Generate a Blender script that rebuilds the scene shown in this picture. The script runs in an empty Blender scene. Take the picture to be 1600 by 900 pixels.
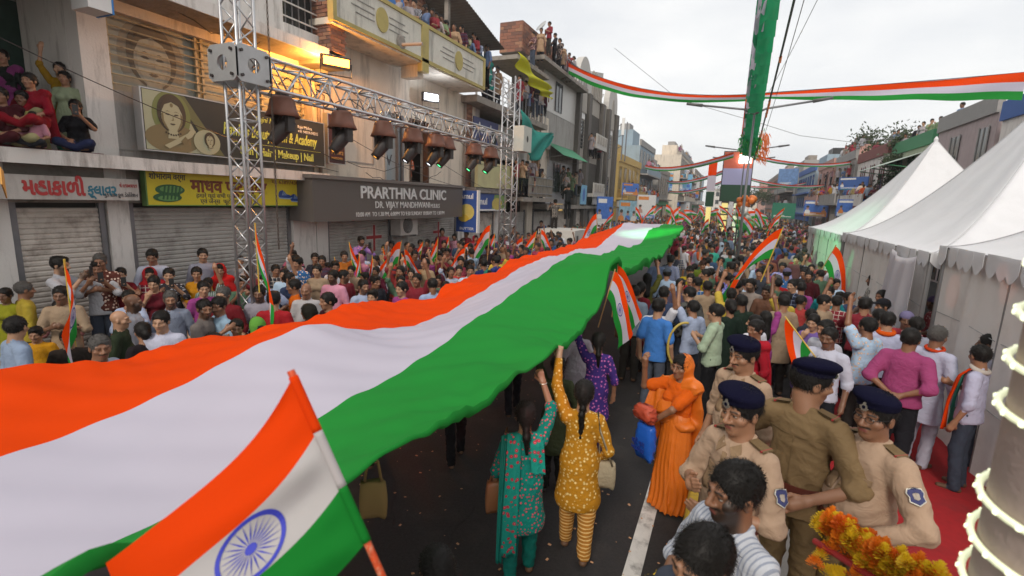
import bpy, bmesh, math, random
import numpy as np
from mathutils import Matrix, Vector
random.seed(7); RNG = np.random.default_rng(7)
SC = bpy.context.scene
COL = SC.collection
rad = math.radians

# ---------------------------------------------------------------- camera
# street runs along +Y, facades on the left at X = -10, camera stands on a 1.4 m stand (eye 3.1 m) and looks left of the street
CW, CH = 800.0, 450.0
VY = np.array([1145 - CW, 323 - CH]); VD = np.array([648 - CW, 4700 - CH])
FOC = math.sqrt(-(VY @ VD)); EYE = 3.1
_dY = np.array([*VY, FOC]); _dY /= np.linalg.norm(_dY)
_dZ = -np.array([*VD, FOC]); _dZ /= np.linalg.norm(_dZ)
WM = np.stack([np.cross(_dY, _dZ), _dY, _dZ])
def ray(px, py): return WM @ np.array([px - CW, py - CH, FOC])
def atz(px, py, z):
    d = ray(px, py); return d[0] * (z - EYE) / d[2], d[1] * (z - EYE) / d[2], z
def atx(px, py, x):
    d = ray(px, py); return x, d[1] * x / d[0], EYE + d[2] * x / d[0]
def aty(px, py, y):
    d = ray(px, py); return d[0] * y / d[1], y, EYE + d[2] * y / d[1]
def atd(px, py, depth):
    p = WM @ (np.array([px - CW, py - CH, FOC]) / FOC * depth); return p[0], p[1], p[2] + EYE
cam = bpy.data.cameras.new('camera'); camo = bpy.data.objects.new('camera', cam); COL.objects.link(camo)
cam.sensor_width = 36; cam.lens = FOC / 1600 * 36; cam.clip_start = .05; cam.clip_end = 3000
camo.matrix_world = Matrix(((WM[0][0], -WM[0][1], -WM[0][2], 0), (WM[1][0], -WM[1][1], -WM[1][2], 0), (WM[2][0], -WM[2][1], -WM[2][2], EYE), (0, 0, 0, 1)))
cam.dof.use_dof = True; cam.dof.focus_distance = 5.5; cam.dof.aperture_fstop = 2.4
SC.camera = camo

# ---------------------------------------------------------------- sky, sun, exposure
w = bpy.data.worlds.new('World'); SC.world = w; w.use_nodes = True
nt = w.node_tree; bgn = nt.nodes['Background']
sky = nt.nodes.new('ShaderNodeTexSky'); sky.sky_type = 'NISHITA'; sky.sun_disc = False
SUN_EL, SUN_AZ = rad(38), rad(176)
sky.sun_elevation = SUN_EL; sky.sun_rotation = SUN_AZ; sky.dust_density = 3; sky.air_density = 1.2
tc = nt.nodes.new('ShaderNodeTexCoord'); mp = nt.nodes.new('ShaderNodeMapping'); mp.inputs['Scale'].default_value = (1.2, 1.2, 3.2)
nz = nt.nodes.new('ShaderNodeTexNoise'); nz.inputs['Scale'].default_value = 1.7; nz.inputs['Detail'].default_value = 7; nz.inputs['Roughness'].default_value = .55
cr = nt.nodes.new('ShaderNodeValToRGB'); cr.color_ramp.elements[0].position = .35; cr.color_ramp.elements[1].position = .7
cr.color_ramp.elements[0].color = (5.5, 5.6, 5.75, 1); cr.color_ramp.elements[1].color = (7.3, 7.2, 7.0, 1)   # cloud deck luminance
mx = nt.nodes.new('ShaderNodeMixRGB'); mx.inputs[0].default_value = .93
nt.links.new(tc.outputs['Generated'], mp.inputs[0]); nt.links.new(mp.outputs[0], nz.inputs['Vector']); nt.links.new(nz.outputs['Fac'], cr.inputs[0])
nt.links.new(sky.outputs[0], mx.inputs[1]); nt.links.new(cr.outputs[0], mx.inputs[2]); nt.links.new(mx.outputs[0], bgn.inputs['Color'])
bgn.inputs['Strength'].default_value = .122
sl = bpy.data.lights.new('sun', 'SUN'); sl.energy = 1.5; sl.angle = rad(14); sl.color = (1, .91, .79)
so = bpy.data.objects.new('sun', sl); COL.objects.link(so)
so.rotation_euler = (rad(90) - SUN_EL, 0, math.pi - SUN_AZ)
SC.view_settings.view_transform = 'Standard'; SC.view_settings.look = 'None'; SC.view_settings.gamma = 1; SC.view_settings.use_curve_mapping = False
SC.view_settings.exposure = 0.36
SC.cycles.use_denoising = True; SC.cycles.max_bounces = 5; SC.cycles.diffuse_bounces = 3; SC.cycles.glossy_bounces = 2; SC.cycles.transmission_bounces = 3; SC.cycles.transparent_max_bounces = 6

# ---------------------------------------------------------------- materials
MATS = {}
def srgb(h):
    c = [int(h[i:i + 2], 16) / 255 for i in (0, 2, 4)]
    return tuple(v / 12.92 if v <= .04045 else ((v + .055) / 1.055) ** 2.4 for v in c)
def mat(name, col=(.5, .5, .5), rough=.7, metal=0, emis=None, estr=1, noise=0, nscale=6, bump=0, bscale=40, sss=0, trans=0, dirt=None, dirtamt=.5, dscale=1.5, streak=False):
    if name in MATS: return MATS[name]
    m = bpy.data.materials.new(name); m.use_nodes = True; t = m.node_tree; b = t.nodes['Principled BSDF']
    if isinstance(col, str): col = srgb(col)
    b.inputs['Base Color'].default_value = (*col, 1); b.inputs['Roughness'].default_value = rough; b.inputs['Metallic'].default_value = metal
    m.diffuse_color = (*col, 1)
    if emis: b.inputs['Emission Color'].default_value = (*emis, 1); b.inputs['Emission Strength'].default_value = estr
    co = t.nodes.new('ShaderNodeTexCoord').outputs['Object']
    out = None
    if noise:
        n = t.nodes.new('ShaderNodeTexNoise'); n.inputs['Scale'].default_value = nscale; n.inputs['Detail'].default_value = 5
        t.links.new(co, n.inputs['Vector'])
        h = t.nodes.new('ShaderNodeMixRGB'); h.blend_type = 'MIX'
        h.inputs[1].default_value = (*[c * (1 - noise) for c in col], 1); h.inputs[2].default_value = (*[min(1, c * (1 + noise)) for c in col], 1)
        t.links.new(n.outputs['Fac'], h.inputs[0]); out = h.outputs[0]
    if dirt:
        if isinstance(dirt, str): dirt = srgb(dirt)
        n2 = t.nodes.new('ShaderNodeTexNoise'); n2.inputs['Scale'].default_value = dscale; n2.inputs['Detail'].default_value = 9; n2.inputs['Roughness'].default_value = .68
        if streak:
            mpn = t.nodes.new('ShaderNodeMapping'); mpn.inputs['Scale'].default_value = (2.2, 2.2, .35); t.links.new(co, mpn.inputs[0]); t.links.new(mpn.outputs[0], n2.inputs['Vector'])
        else: t.links.new(co, n2.inputs['Vector'])
        r2 = t.nodes.new('ShaderNodeValToRGB'); r2.color_ramp.elements[0].position = .5; r2.color_ramp.elements[1].position = .72
        r2.color_ramp.elements[1].color = (dirtamt,) * 3 + (1,)
        t.links.new(n2.outputs['Fac'], r2.inputs[0])
        h2 = t.nodes.new('ShaderNodeMixRGB'); h2.inputs[1].default_value = (*col, 1); h2.inputs[2].default_value = (*dirt, 1)
        if out: t.links.new(out, h2.inputs[1])
        t.links.new(r2.outputs[0], h2.inputs[0]); out = h2.outputs[0]
    if out: t.links.new(out, b.inputs['Base Color'])
    if bump:
        n = t.nodes.new('ShaderNodeTexNoise'); n.inputs['Scale'].default_value = bscale; n.inputs['Detail'].default_value = 4; t.links.new(co, n.inputs['Vector'])
        bp = t.nodes.new('ShaderNodeBump'); bp.inputs['Strength'].default_value = bump; bp.inputs['Distance'].default_value = .02
        t.links.new(n.outputs['Fac'], bp.inputs['Height']); t.links.new(bp.outputs[0], b.inputs['Normal'])
    if sss: b.inputs['Subsurface Weight'].default_value = sss; b.inputs['Subsurface Radius'].default_value = (.02, .008, .004); b.inputs['Subsurface Scale'].default_value = .5
    if trans:
        tr = t.nodes.new('ShaderNodeBsdfTranslucent'); ms = t.nodes.new('ShaderNodeMixShader'); ms.inputs[0].default_value = trans
        tr.inputs['Color'].default_value = (*col, 1)
        if out: t.links.new(out, tr.inputs['Color'])
        o = t.nodes['Material Output']; t.links.new(b.outputs[0], ms.inputs[1]); t.links.new(tr.outputs[0], ms.inputs[2]); t.links.new(ms.outputs[0], o.inputs['Surface'])
    MATS[name] = m; return m
def cloth(hexcol, pat=None, c2='ffffff', scale=14, rough=.85):
    """woven cloth; prints: dots, floral, check, stripe, camo, vstripe"""
    name = 'cloth_%s_%s_%s_%g' % (hexcol, pat, c2 if pat else '', scale if pat else 0)
    if name in MATS: return MATS[name]
    c = srgb(hexcol); m = mat(name, c, rough, noise=.16, nscale=5, bump=.32, bscale=22); m.node_tree.nodes['Principled BSDF'].inputs['Specular IOR Level'].default_value = .2
    for n_ in m.node_tree.nodes:
        if n_.type == 'BUMP': n_.inputs['Distance'].default_value = .035
        if n_.type == 'TEX_NOISE' and abs(n_.inputs['Scale'].default_value - 22) < .1: n_.inputs['Distortion'].default_value = 2.2; n_.inputs['Roughness'].default_value = .45; n_.inputs['Scale'].default_value = 11
    if not pat: return m
    t = m.node_tree; b = t.nodes['Principled BSDF']; base = b.inputs['Base Color'].links[0].from_socket
    co = t.nodes.new('ShaderNodeTexCoord').outputs['Object']
    mixn = t.nodes.new('ShaderNodeMixRGB'); mixn.inputs[2].default_value = (*srgb(c2), 1); t.links.new(base, mixn.inputs[1])
    def math_(op, a, bb=None, v=None):
        n = t.nodes.new('ShaderNodeMath'); n.operation = op; t.links.new(a, n.inputs[0])
        if bb is not None: t.links.new(bb, n.inputs[1])
        elif v is not None: n.inputs[1].default_value = v
        return n.outputs[0]
    if pat in ('dots', 'floral'):
        v = t.nodes.new('ShaderNodeTexVoronoi'); v.inputs['Scale'].default_value = scale; v.inputs['Randomness'].default_value = .35 if pat == 'dots' else .85
        t.links.new(co, v.inputs['Vector']); fac = math_('LESS_THAN', v.outputs['Distance'], v=.33)
        if pat == 'floral':
            f2 = math_('LESS_THAN', v.outputs['Distance'], v=.14); mix0 = t.nodes.new('ShaderNodeMixRGB'); t.links.new(mixn.outputs[0], mix0.inputs[1]); mix0.inputs[2].default_value = (*[min(1, x * 1.6 + .08) for x in srgb(c2)], 1)
            t.links.new(f2, mix0.inputs[0]); t.links.new(mix0.outputs[0], b.inputs['Base Color'])
    elif pat == 'camo':
        n = t.nodes.new('ShaderNodeTexNoise'); n.inputs['Scale'].default_value = scale; n.inputs['Detail'].default_value = 3; t.links.new(co, n.inputs['Vector']); fac = math_('GREATER_THAN', n.outputs['Fac'], v=.52)
    else:
        s = t.nodes.new('ShaderNodeSeparateXYZ'); t.links.new(co, s.inputs[0])
        def band(o, wd): return math_('LESS_THAN', math_('FRACT', math_('MULTIPLY', o, v=scale)), v=wd)
        if pat == 'stripe': fac = band(s.outputs[2], .35)
        elif pat == 'vstripe': fac = band(s.outputs[0], .35)
        else: fac = math_('MAXIMUM', band(s.outputs[2], .14), band(s.outputs[0], .14))
    t.links.new(fac, mixn.inputs[0])
    if pat != 'floral': t.links.new(mixn.outputs[0], b.inputs['Base Color'])
    return m

# ---------------------------------------------------------------- object helpers
def tag(o, label=None, cat=None, group=None, kind=None):
    if label: o['label'] = label
    if cat: o['category'] = cat
    if group: o['group'] = group
    if kind: o['kind'] = kind
    return o
def thing(name, label, cat, loc=(0, 0, 0), rz=0, group=None, kind=None):
    o = bpy.data.objects.new(name, None); o.empty_display_size = .1; COL.objects.link(o); o.location = loc; o.rotation_euler = (0, 0, rz)
    return tag(o, label, cat, group, kind)
def link(name, me, parent=None, loc=None, rz=0):
    o = bpy.data.objects.new(name, me); COL.objects.link(o)
    if parent: o.parent = parent
    if loc is not None: o.location = loc
    if rz: o.rotation_euler = (0, 0, rz)
    return o
def copy_tree(o, parent=None):
    c = o.copy(); COL.objects.link(c); c.parent = parent
    for ch in o.children: copy_tree(ch, c)
    return c
def mesh_np(name, V, F, smooth=False, mats=None, midx=None):
    """V (n,3) array, F (m,k) array of faces all with k corners"""
    me = bpy.data.meshes.new(name); V = np.asarray(V, np.float32); F = np.asarray(F, np.int32); m, k = F.shape
    me.vertices.add(len(V)); me.vertices.foreach_set('co', V.ravel()); me.loops.add(m * k); me.loops.foreach_set('vertex_index', F.ravel())
    me.polygons.add(m); me.polygons.foreach_set('loop_start', np.arange(0, m * k, k, dtype=np.int32))
    if smooth: me.polygons.foreach_set('use_smooth', np.ones(m, bool))
    for x in mats or []: me.materials.append(x)
    if midx is not None: me.polygons.foreach_set('material_index', np.asarray(midx, np.int32))
    me.update(calc_edges=True); return me
class MB:
    """collects boxes, tubes, prisms and sheets in the local frame of the thing; build() links ONE mesh object"""
    def __init__(s): s.v = []; s.f = []; s.sm = False
    def add(s, V, F):
        o = len(s.v); s.v += [tuple(map(float, p)) for p in V]; s.f += [tuple(i + o for i in q) for q in F]; return s
    def box(s, x0, x1, y0, y1, z0, z1):
        return s.add([(x0, y0, z0), (x1, y0, z0), (x1, y1, z0), (x0, y1, z0), (x0, y0, z1), (x1, y0, z1), (x1, y1, z1), (x0, y1, z1)],
                     [(0, 3, 2, 1), (4, 5, 6, 7), (0, 1, 5, 4), (1, 2, 6, 5), (2, 3, 7, 6), (3, 0, 4, 7)])
    def tube(s, pts, r, n=8, cap=True, r2=None):
        P = [np.array(p, float) for p in pts]; V = []; N = len(P)
        for i, p in enumerate(P):
            d = P[min(i + 1, N - 1)] - P[max(i - 1, 0)]; d /= np.linalg.norm(d) + 1e-9
            a = np.cross(d, (0, 0, 1) if abs(d[2]) < .9 else (0, 1, 0)); a /= np.linalg.norm(a); b = np.cross(d, a)
            rr = r if r2 is None else r + (r2 - r) * i / (N - 1)
            V += [p + rr * (math.cos(2 * math.pi * k / n) * a + math.sin(2 * math.pi * k / n) * b) for k in range(n)]
        F = [(i * n + k, i * n + (k + 1) % n, (i + 1) * n + (k + 1) % n, (i + 1) * n + k) for i in range(N - 1) for k in range(n)]
        if cap: F += [tuple(range(n))[::-1], tuple((N - 1) * n + k for k in range(n))]
        return s.add(V, F)
    def lathe(s, prof, n=20, c=(0, 0, 0), M=None):
        V = []
        for r, z in prof:
            for k in range(n):
                p = np.array((r * math.cos(2 * math.pi * k / n), r * math.sin(2 * math.pi * k / n), z))
                if M is not None: p = M @ p
                V.append(p + c)
        F = [(i * n + k, i * n + (k + 1) % n, (i + 1) * n + (k + 1) % n, (i + 1) * n + k) for i in range(len(prof) - 1) for k in range(n)]
        F += [tuple(range(n))[::-1], tuple((len(prof) - 1) * n + k for k in range(n))]
        return s.add(V, F)
    def prism(s, poly, ax, a, b):
        """poly: 2-D outline, extruded along axis ax from a to b (ax 'x': poly in y,z; 'y': x,z; 'z': x,y)"""
        def P(u, v, t): return {'x': (t, u, v), 'y': (u, t, v), 'z': (u, v, t)}[ax]
        n = len(poly); V = [P(u, v, a) for u, v in poly] + [P(u, v, b) for u, v in poly]
        return s.add(V, [tuple(range(n))[::-1], tuple(range(n, 2 * n))] + [(i, (i + 1) % n, n + (i + 1) % n, n + i) for i in range(n)])
    def sheet(s, fn, nu, nv, thick=0):
        """grid of points fn(u,v), u,v in 0..1"""
        V = [fn(i / nu, j / nv) for j in range(nv + 1) for i in range(nu + 1)]
        F = [(j * (nu + 1) + i, j * (nu + 1) + i + 1, (j + 1) * (nu + 1) + i + 1, (j + 1) * (nu + 1) + i) for j in range(nv) for i in range(nu)]
        return s.add(V, F)
    def build(s, name, m, parent=None, smooth=False, kind=None, label=None, rot=None):
        me = bpy.data.meshes.new(name); me.from_pydata(s.v, [], s.f); me.materials.append(m); me.update()
        bm = bmesh.new(); bm.from_mesh(me); bmesh.ops.recalc_face_normals(bm, faces=bm.faces); bm.to_mesh(me); bm.free()
        if smooth: me.polygons.foreach_set('use_smooth', np.ones(len(me.polygons), bool))
        o = link(name, me, parent)
        if kind: o['kind'] = kind
        if label: o['label'] = label
        return o
def box(name, m, parent, x0, x1, y0, y1, z0, z1, **k): return MB().box(x0, x1, y0, y1, z0, z1).build(name, m, parent, **k)
BOLD = {}
def text(name, body, size, m, parent, loc, face='+x', width=None, bold=.0, depth=.004, shear=0, align='LEFT'):
    """flat lettering; face says which way it reads: '+x' letters run along +y on a plane facing +x; '-y' run along +x facing -y"""
    c = bpy.data.curves.new('t', 'FONT'); c.body = body; c.size = size; c.offset = bold; c.extrude = depth; c.shear = shear; c.align_x = align; c.resolution_u = 3
    o = bpy.data.objects.new('t', c); COL.objects.link(o); bpy.context.view_layer.update()
    me = bpy.data.meshes.new_from_object(o.evaluated_get(bpy.context.evaluated_depsgraph_get())); bpy.data.objects.remove(o)
    n = len(me.vertices); V = np.empty(n * 3, np.float32); me.vertices.foreach_get('co', V); V = V.reshape(-1, 3)
    if width and n:
        wd = V[:, 0].max() - V[:, 0].min(); V[:, 0] *= width / max(wd, 1e-6)
    R = {'+x': [[0, 0, 1], [1, 0, 0], [0, 1, 0]], '-y': [[1, 0, 0], [0, 0, -1], [0, 1, 0]], '-x': [[0, 0, -1], [-1, 0, 0], [0, 1, 0]]}[face]
    V = V @ np.array(R, np.float32).T; me.vertices.foreach_set('co', V.ravel()); me.materials.clear(); me.materials.append(m); me.update()
    o = link(name, me, parent, loc); return o
def disc_pts(cx, cy, rx, ry, n=28, a0=0, a1=2 * math.pi): return [(cx + rx * math.cos(a0 + (a1 - a0) * i / n), cy + ry * math.sin(a0 + (a1 - a0) * i / n)) for i in range(n)]
# ---------------------------------------------------------------- bodies: smooth blended solids, one continuous surface each
def rotm(yaw=0, pitch=0, roll=0):
    """yaw about z (left positive), pitch nods down when positive, roll tilts sideways; front is +y"""
    cy, sy, cp, sp, cr_, sr = math.cos(yaw), math.sin(yaw), math.cos(-pitch), math.sin(-pitch), math.cos(roll), math.sin(roll)
    Rz = np.array([[cy, -sy, 0], [sy, cy, 0], [0, 0, 1]]); Rx = np.array([[1, 0, 0], [0, cp, -sp], [0, sp, cp]]); Ry = np.array([[cr_, 0, sr], [0, 1, 0], [-sr, 0, cr_]])
    return Rz @ Rx @ Ry
def nets(F, xs, ys, zs):
    I = F < 0; nx, ny, nz_ = F.shape
    cnt = np.zeros((nx - 1, ny - 1, nz_ - 1), np.int8)
    for a in (0, 1):
        for b in (0, 1):
            for c in (0, 1): cnt += I[a:nx - 1 + a, b:ny - 1 + b, c:nz_ - 1 + c]
    msk = (cnt > 0) & (cnt < 8); id_ = np.full(msk.shape, -1, np.int32); ci = np.argwhere(msk); id_[msk] = np.arange(len(ci))
    P = np.zeros((len(ci), 3)); n = np.zeros(len(ci)); ax = (xs, ys, zs); i, j, k = ci.T
    for d in range(3):
        o = [e for e in range(3) if e != d]
        for a in (0, 1):
            for b in (0, 1):
                off = [0, 0, 0]; off[o[0]] = a; off[o[1]] = b; q = [i + off[0], j + off[1], k + off[2]]; r = list(q); r[d] = r[d] + 1
                v0 = F[tuple(q)]; v1 = F[tuple(r)]; s = (v0 < 0) != (v1 < 0); t = np.where(s, v0 / np.where(s, v0 - v1, 1), 0)
                for e in range(3):
                    A = ax[e]
                    P[:, e] += np.where(s, A[q[e]] + (t * (A[r[e]] - A[q[e]]) if e == d else 0), 0)
                n += s
    P /= n[:, None]; Q = []
    for d in range(3):
        o = [(d + 1) % 3, (d + 2) % 3]; sl0 = [slice(None)] * 3; sl1 = [slice(None)] * 3; sl0[d] = slice(0, -1); sl1[d] = slice(1, None)
        A, B = I[tuple(sl0)], I[tuple(sl1)]; e = np.argwhere(A != B); e = e[(e[:, o[0]] > 0) & (e[:, o[1]] > 0) & (e[:, o[0]] < F.shape[o[0]] - 1) & (e[:, o[1]] < F.shape[o[1]] - 1)]
        fl = A[tuple(e.T)]; c = []
        for da, db in ((-1, -1), (0, -1), (0, 0), (-1, 0)):
            q = e.copy(); q[:, o[0]] += da; q[:, o[1]] += db; c.append(id_[tuple(q.T)])
        c = np.stack(c, 1); c[~fl] = c[~fl][:, ::-1]; Q.append(c)
    return P, np.concatenate(Q)
class Fig:
    def __init__(s): s.g = {}; s.fine = []; s.head = None; s.hands = []
    def _a(s, g, *p): s.g.setdefault(g, []).append(p)
    def cap(s, g, a, b, ra, rb=None, sc=(1, 1, 1), k=.02, op='+', R=None): s._a(g, 'cap', np.array(a, float), np.array(b, float), ra, ra if rb is None else rb, np.array(sc, float), k, op, R)
    def ell(s, g, c, r, k=.02, op='+', R=None): s._a(g, 'ell', np.array(c, float), np.array(r, float), k, op, R)
    def cut(s, g, n, c, k=0): s._a(g, 'cut', np.array(n, float), c)
    def dist(s, p, X, Y, Z):
        if p[0] == 'cap':
            _, a, b, ra, rb, sc, k, op, R = p; m = (a + b) / 2; q = [X - m[0], Y - m[1], Z - m[2]]; A = a - m; B = b - m
            if R is not None: q = [R[0, e] * q[0] + R[1, e] * q[1] + R[2, e] * q[2] for e in range(3)]; A = R.T @ A; B = R.T @ B
            q = [q[e] / sc[e] for e in range(3)]; A = A / sc; B = B / sc; d = B - A; L = d @ d + 1e-12
            t = np.clip(((q[0] - A[0]) * d[0] + (q[1] - A[1]) * d[1] + (q[2] - A[2]) * d[2]) / L, 0, 1)
            D = np.sqrt((q[0] - A[0] - t * d[0]) ** 2 + (q[1] - A[1] - t * d[1]) ** 2 + (q[2] - A[2] - t * d[2]) ** 2) - (ra + t * (rb - ra))
            return D * sc.min()
        _, c, r, k, op, R = p; q = [X - c[0], Y - c[1], Z - c[2]]
        if R is not None: q = [R[0, e] * q[0] + R[1, e] * q[1] + R[2, e] * q[2] for e in range(3)]
        k0 = np.sqrt((q[0] / r[0]) ** 2 + (q[1] / r[1]) ** 2 + (q[2] / r[2]) ** 2)
        return (k0 - 1) * r.min() if False else k0 * (k0 - 1) / (np.sqrt((q[0] / r[0] ** 2) ** 2 + (q[1] / r[1] ** 2) ** 2 + (q[2] / r[2] ** 2) ** 2) + 1e-9)
    def bb(s, p):
        if p[0] == 'cap': r = max(p[3], p[4]) * (p[5].max() if p[8] is not None else 1) * (p[5] if p[8] is None else 1); return np.minimum(p[1], p[2]) - r, np.maximum(p[1], p[2]) + r
        r = p[2] if p[5] is None else p[2].max(); return p[1] - r, p[1] + r
    def axes(s, groups, h, hf):
        lo = np.full(3, 9.); hi = -lo
        for g in groups:
            for p in s.g[g]:
                if p[0] != 'cut' and p[6 if p[0] == 'cap' else 3] is not None and p[7 if p[0] == 'cap' else 4] == '+':
                    a, b = s.bb(p); lo = np.minimum(lo, a); hi = np.maximum(hi, b)
        lo -= 3 * h; hi += 3 * h; out = []
        for e in range(3):
            x = lo[e]; L = [x]
            iv = [(c[e] - r, c[e] + r) for c, r in s.fine]
            while x < hi[e]: x += hf if any(a - h < x < b for a, b in iv) else h; L.append(x)
            out.append(np.array(L))
        return out
    def field(s, groups, xs, ys, zs):
        T = None
        for g in groups:
            F = np.full((len(xs), len(ys), len(zs)), 1., np.float32)
            for p in s.g[g]:
                if p[0] == 'cut':
                    D = p[1][0] * xs[:, None, None] + p[1][1] * ys[None, :, None] + p[1][2] * zs[None, None, :] - p[2]; np.maximum(F, D, out=F); continue
                k, op = (p[6], p[7]) if p[0] == 'cap' else (p[3], p[4]); a, b = s.bb(p); mg = max(k, .03) + .02
                sl = tuple(slice(max(np.searchsorted(A, a[e] - mg) - 1, 0), np.searchsorted(A, b[e] + mg) + 1) for e, A in enumerate((xs, ys, zs)))
                D = s.dist(p, xs[sl[0]][:, None, None], ys[sl[1]][None, :, None], zs[sl[2]][None, None, :]); W_ = F[sl]
                if W_.size == 0: continue
                if op == '+':
                    if k > 0: hh = np.maximum(k - np.abs(W_ - D), 0) / k; F[sl] = np.minimum(W_, D) - hh * hh * k * .25
                    else: F[sl] = np.minimum(W_, D)
                else:
                    D = -D
                    if k > 0: hh = np.maximum(k - np.abs(W_ - D), 0) / k; F[sl] = np.maximum(W_, D) + hh * hh * k * .25
                    else: F[sl] = np.maximum(W_, D)
            T = F if T is None else np.minimum(T, F)
        return T
    def group_at(s, groups, V):
        best = np.full(len(V), 9.); lab = np.zeros(len(V), int); X, Y, Z = V.T
        for gi, g in enumerate(groups):
            F = np.full(len(V), 1.)
            for p in s.g[g]:
                if p[0] == 'cut': F = np.maximum(F, V @ p[1] - p[2]); continue
                k, op = (p[6], p[7]) if p[0] == 'cap' else (p[3], p[4]); D = s.dist(p, X, Y, Z)
                if op == '+':
                    if k > 0: hh = np.maximum(k - np.abs(F - D), 0) / k; F = np.minimum(F, D) - hh * hh * k * .25
                    else: F = np.minimum(F, D)
                else: F = np.maximum(F, -D)
            m = F < best - 1e-4; best[m] = F[m]; lab[m] = gi
        return lab
    def fval(s, g, V):
        F = np.full(len(V), 1.); X, Y, Z = V.T
        for p in s.g[g]:
            if p[0] == 'cut': F = np.maximum(F, V @ p[1] - p[2]); continue
            k, op = (p[6], p[7]) if p[0] == 'cap' else (p[3], p[4]); D = s.dist(p, X, Y, Z)
            if op == '+':
                if k > 0: hh = np.maximum(k - np.abs(F - D), 0) / k; F = np.minimum(F, D) - hh * hh * k * .25
                else: F = np.minimum(F, D)
            else: F = np.maximum(F, -D)
        return F
    def surf(s, g, x, z, side):
        ys_ = np.linspace(.42, -.25, 240) * side; V = np.stack([np.full(240, x), ys_, np.full(240, z)], 1); F = s.fval(g, V); i = np.argmax(F < 0); return ys_[i] if F[i] < 0 else None
    def feat(s, V, face):
        """R hair colour, G lip tint, B eye white painted where the face has them"""
        C = np.zeros((len(V), 4), np.float32); C[:, 3] = 1
        if s.head is None: return C
        c, R = s.head; q = (V - c) @ R; x, y, z = np.abs(q[:, 0]), q[:, 1], q[:, 2]; st = lambda a, w_: np.clip(.5 - a / w_, 0, 1); fr = st(.055 - y, .02)
        brow = st(np.abs(z - .029 - .10 * (x - .03) * (x < .03) + .16 * np.maximum(x - .035, 0)) - .0048, .005) * st(np.abs(x - .031) - .02, .006) * fr
        eye = st(np.sqrt(((x - .031) / .0135) ** 2 + ((z - .006) / .0068) ** 2) - 1, .35) * fr
        pup = st(np.sqrt(((x - .0305) / .0062) ** 2 + ((z - .006) / .0062) ** 2) - 1, .5) * fr
        lid = st(np.abs(z - .0115 + 7 * (x - .031) ** 2) - .0025, .004) * st(np.abs(x - .031) - .015, .005) * fr
        lo = face.get('lo', 0)
        C[:, 0] = np.maximum.reduce([brow * .95 * (1 - .35 * lo), pup * (1 - .4 * lo), lid * .8 * (1 - lo)]); C[:, 2] = eye * (1 - pup) * (1 - lid) * (1 - .8 * lo)
        C[:, 1] = st(np.abs(z + .063) - .0065, .005) * st(x - .021, .008) * st(.08 - y, .01)
        if face.get('mus'): C[:, 0] = np.maximum(C[:, 0], st(np.abs(z + .0445 + .25 * np.maximum(x - .015, 0)) - .0065, .005) * st(x - .034, .008) * st(.07 - y, .015) * face['mus'])
        if face.get('beard'):
            bd = np.clip(np.maximum(st(z + .05 - (x > .045) * .055, .02) * st(-.01 - y + .0, .03), st(np.abs(z + .045) - .01, .01) * st(.06 - y, .02) * st(x - .04, .01)), 0, 1) * st(-z - .16, .02)
            C[:, 0] = np.maximum(C[:, 0], bd * (1 - C[:, 1]) * face['beard'] * st(.0 - y + .0 * z, .04))
        if face.get('bindi'): C[:, 1] = np.maximum(C[:, 1], st(np.sqrt(x ** 2 + (z - .045) ** 2) - .006, .004) * fr)
        return C
    def strands(s, V, Q, isH, n, sw):
        """short combed strands growing out of the hair surface"""
        hv = np.where(isH)[0]; r = np.random.default_rng(len(V)); hc, R = s.head; p = V[r.choice(hv, n)] + r.normal(0, .004, (n, 3)); q = (p - hc) @ R
        nr = q / np.array((.075, .095, .09)) ** 2; nr /= np.linalg.norm(nr, axis=1)[:, None] + 1e-9; nr = nr @ R.T
        comb = np.stack([np.sign(q[:, 0]) * .5 + .25, .35 + .5 * (q[:, 2] > .05), -1.1 + 1.2 * (q[:, 2] > .06)], 1) @ R.T; comb += r.normal(0, .35, (n, 3)); comb -= nr * (comb * nr).sum(1)[:, None]; comb /= np.linalg.norm(comb, axis=1)[:, None] + 1e-9
        L = r.uniform(.008, .024, n)[:, None]; sd = np.cross(comb, nr) * sw; a = p - nr * .004; b = p + comb * L * .5 + nr * L * .28; c = p + comb * L + nr * L * .22
        return np.concatenate([a - sd, a + sd, b - sd * .8, b + sd * .8, c - sd * .15, c + sd * .15]), np.concatenate([np.stack([np.arange(n) + k * n for k in (0, 1, 3, 2)], 1), np.stack([np.arange(n) + k * n for k in (2, 3, 5, 4)], 1)])
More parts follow.
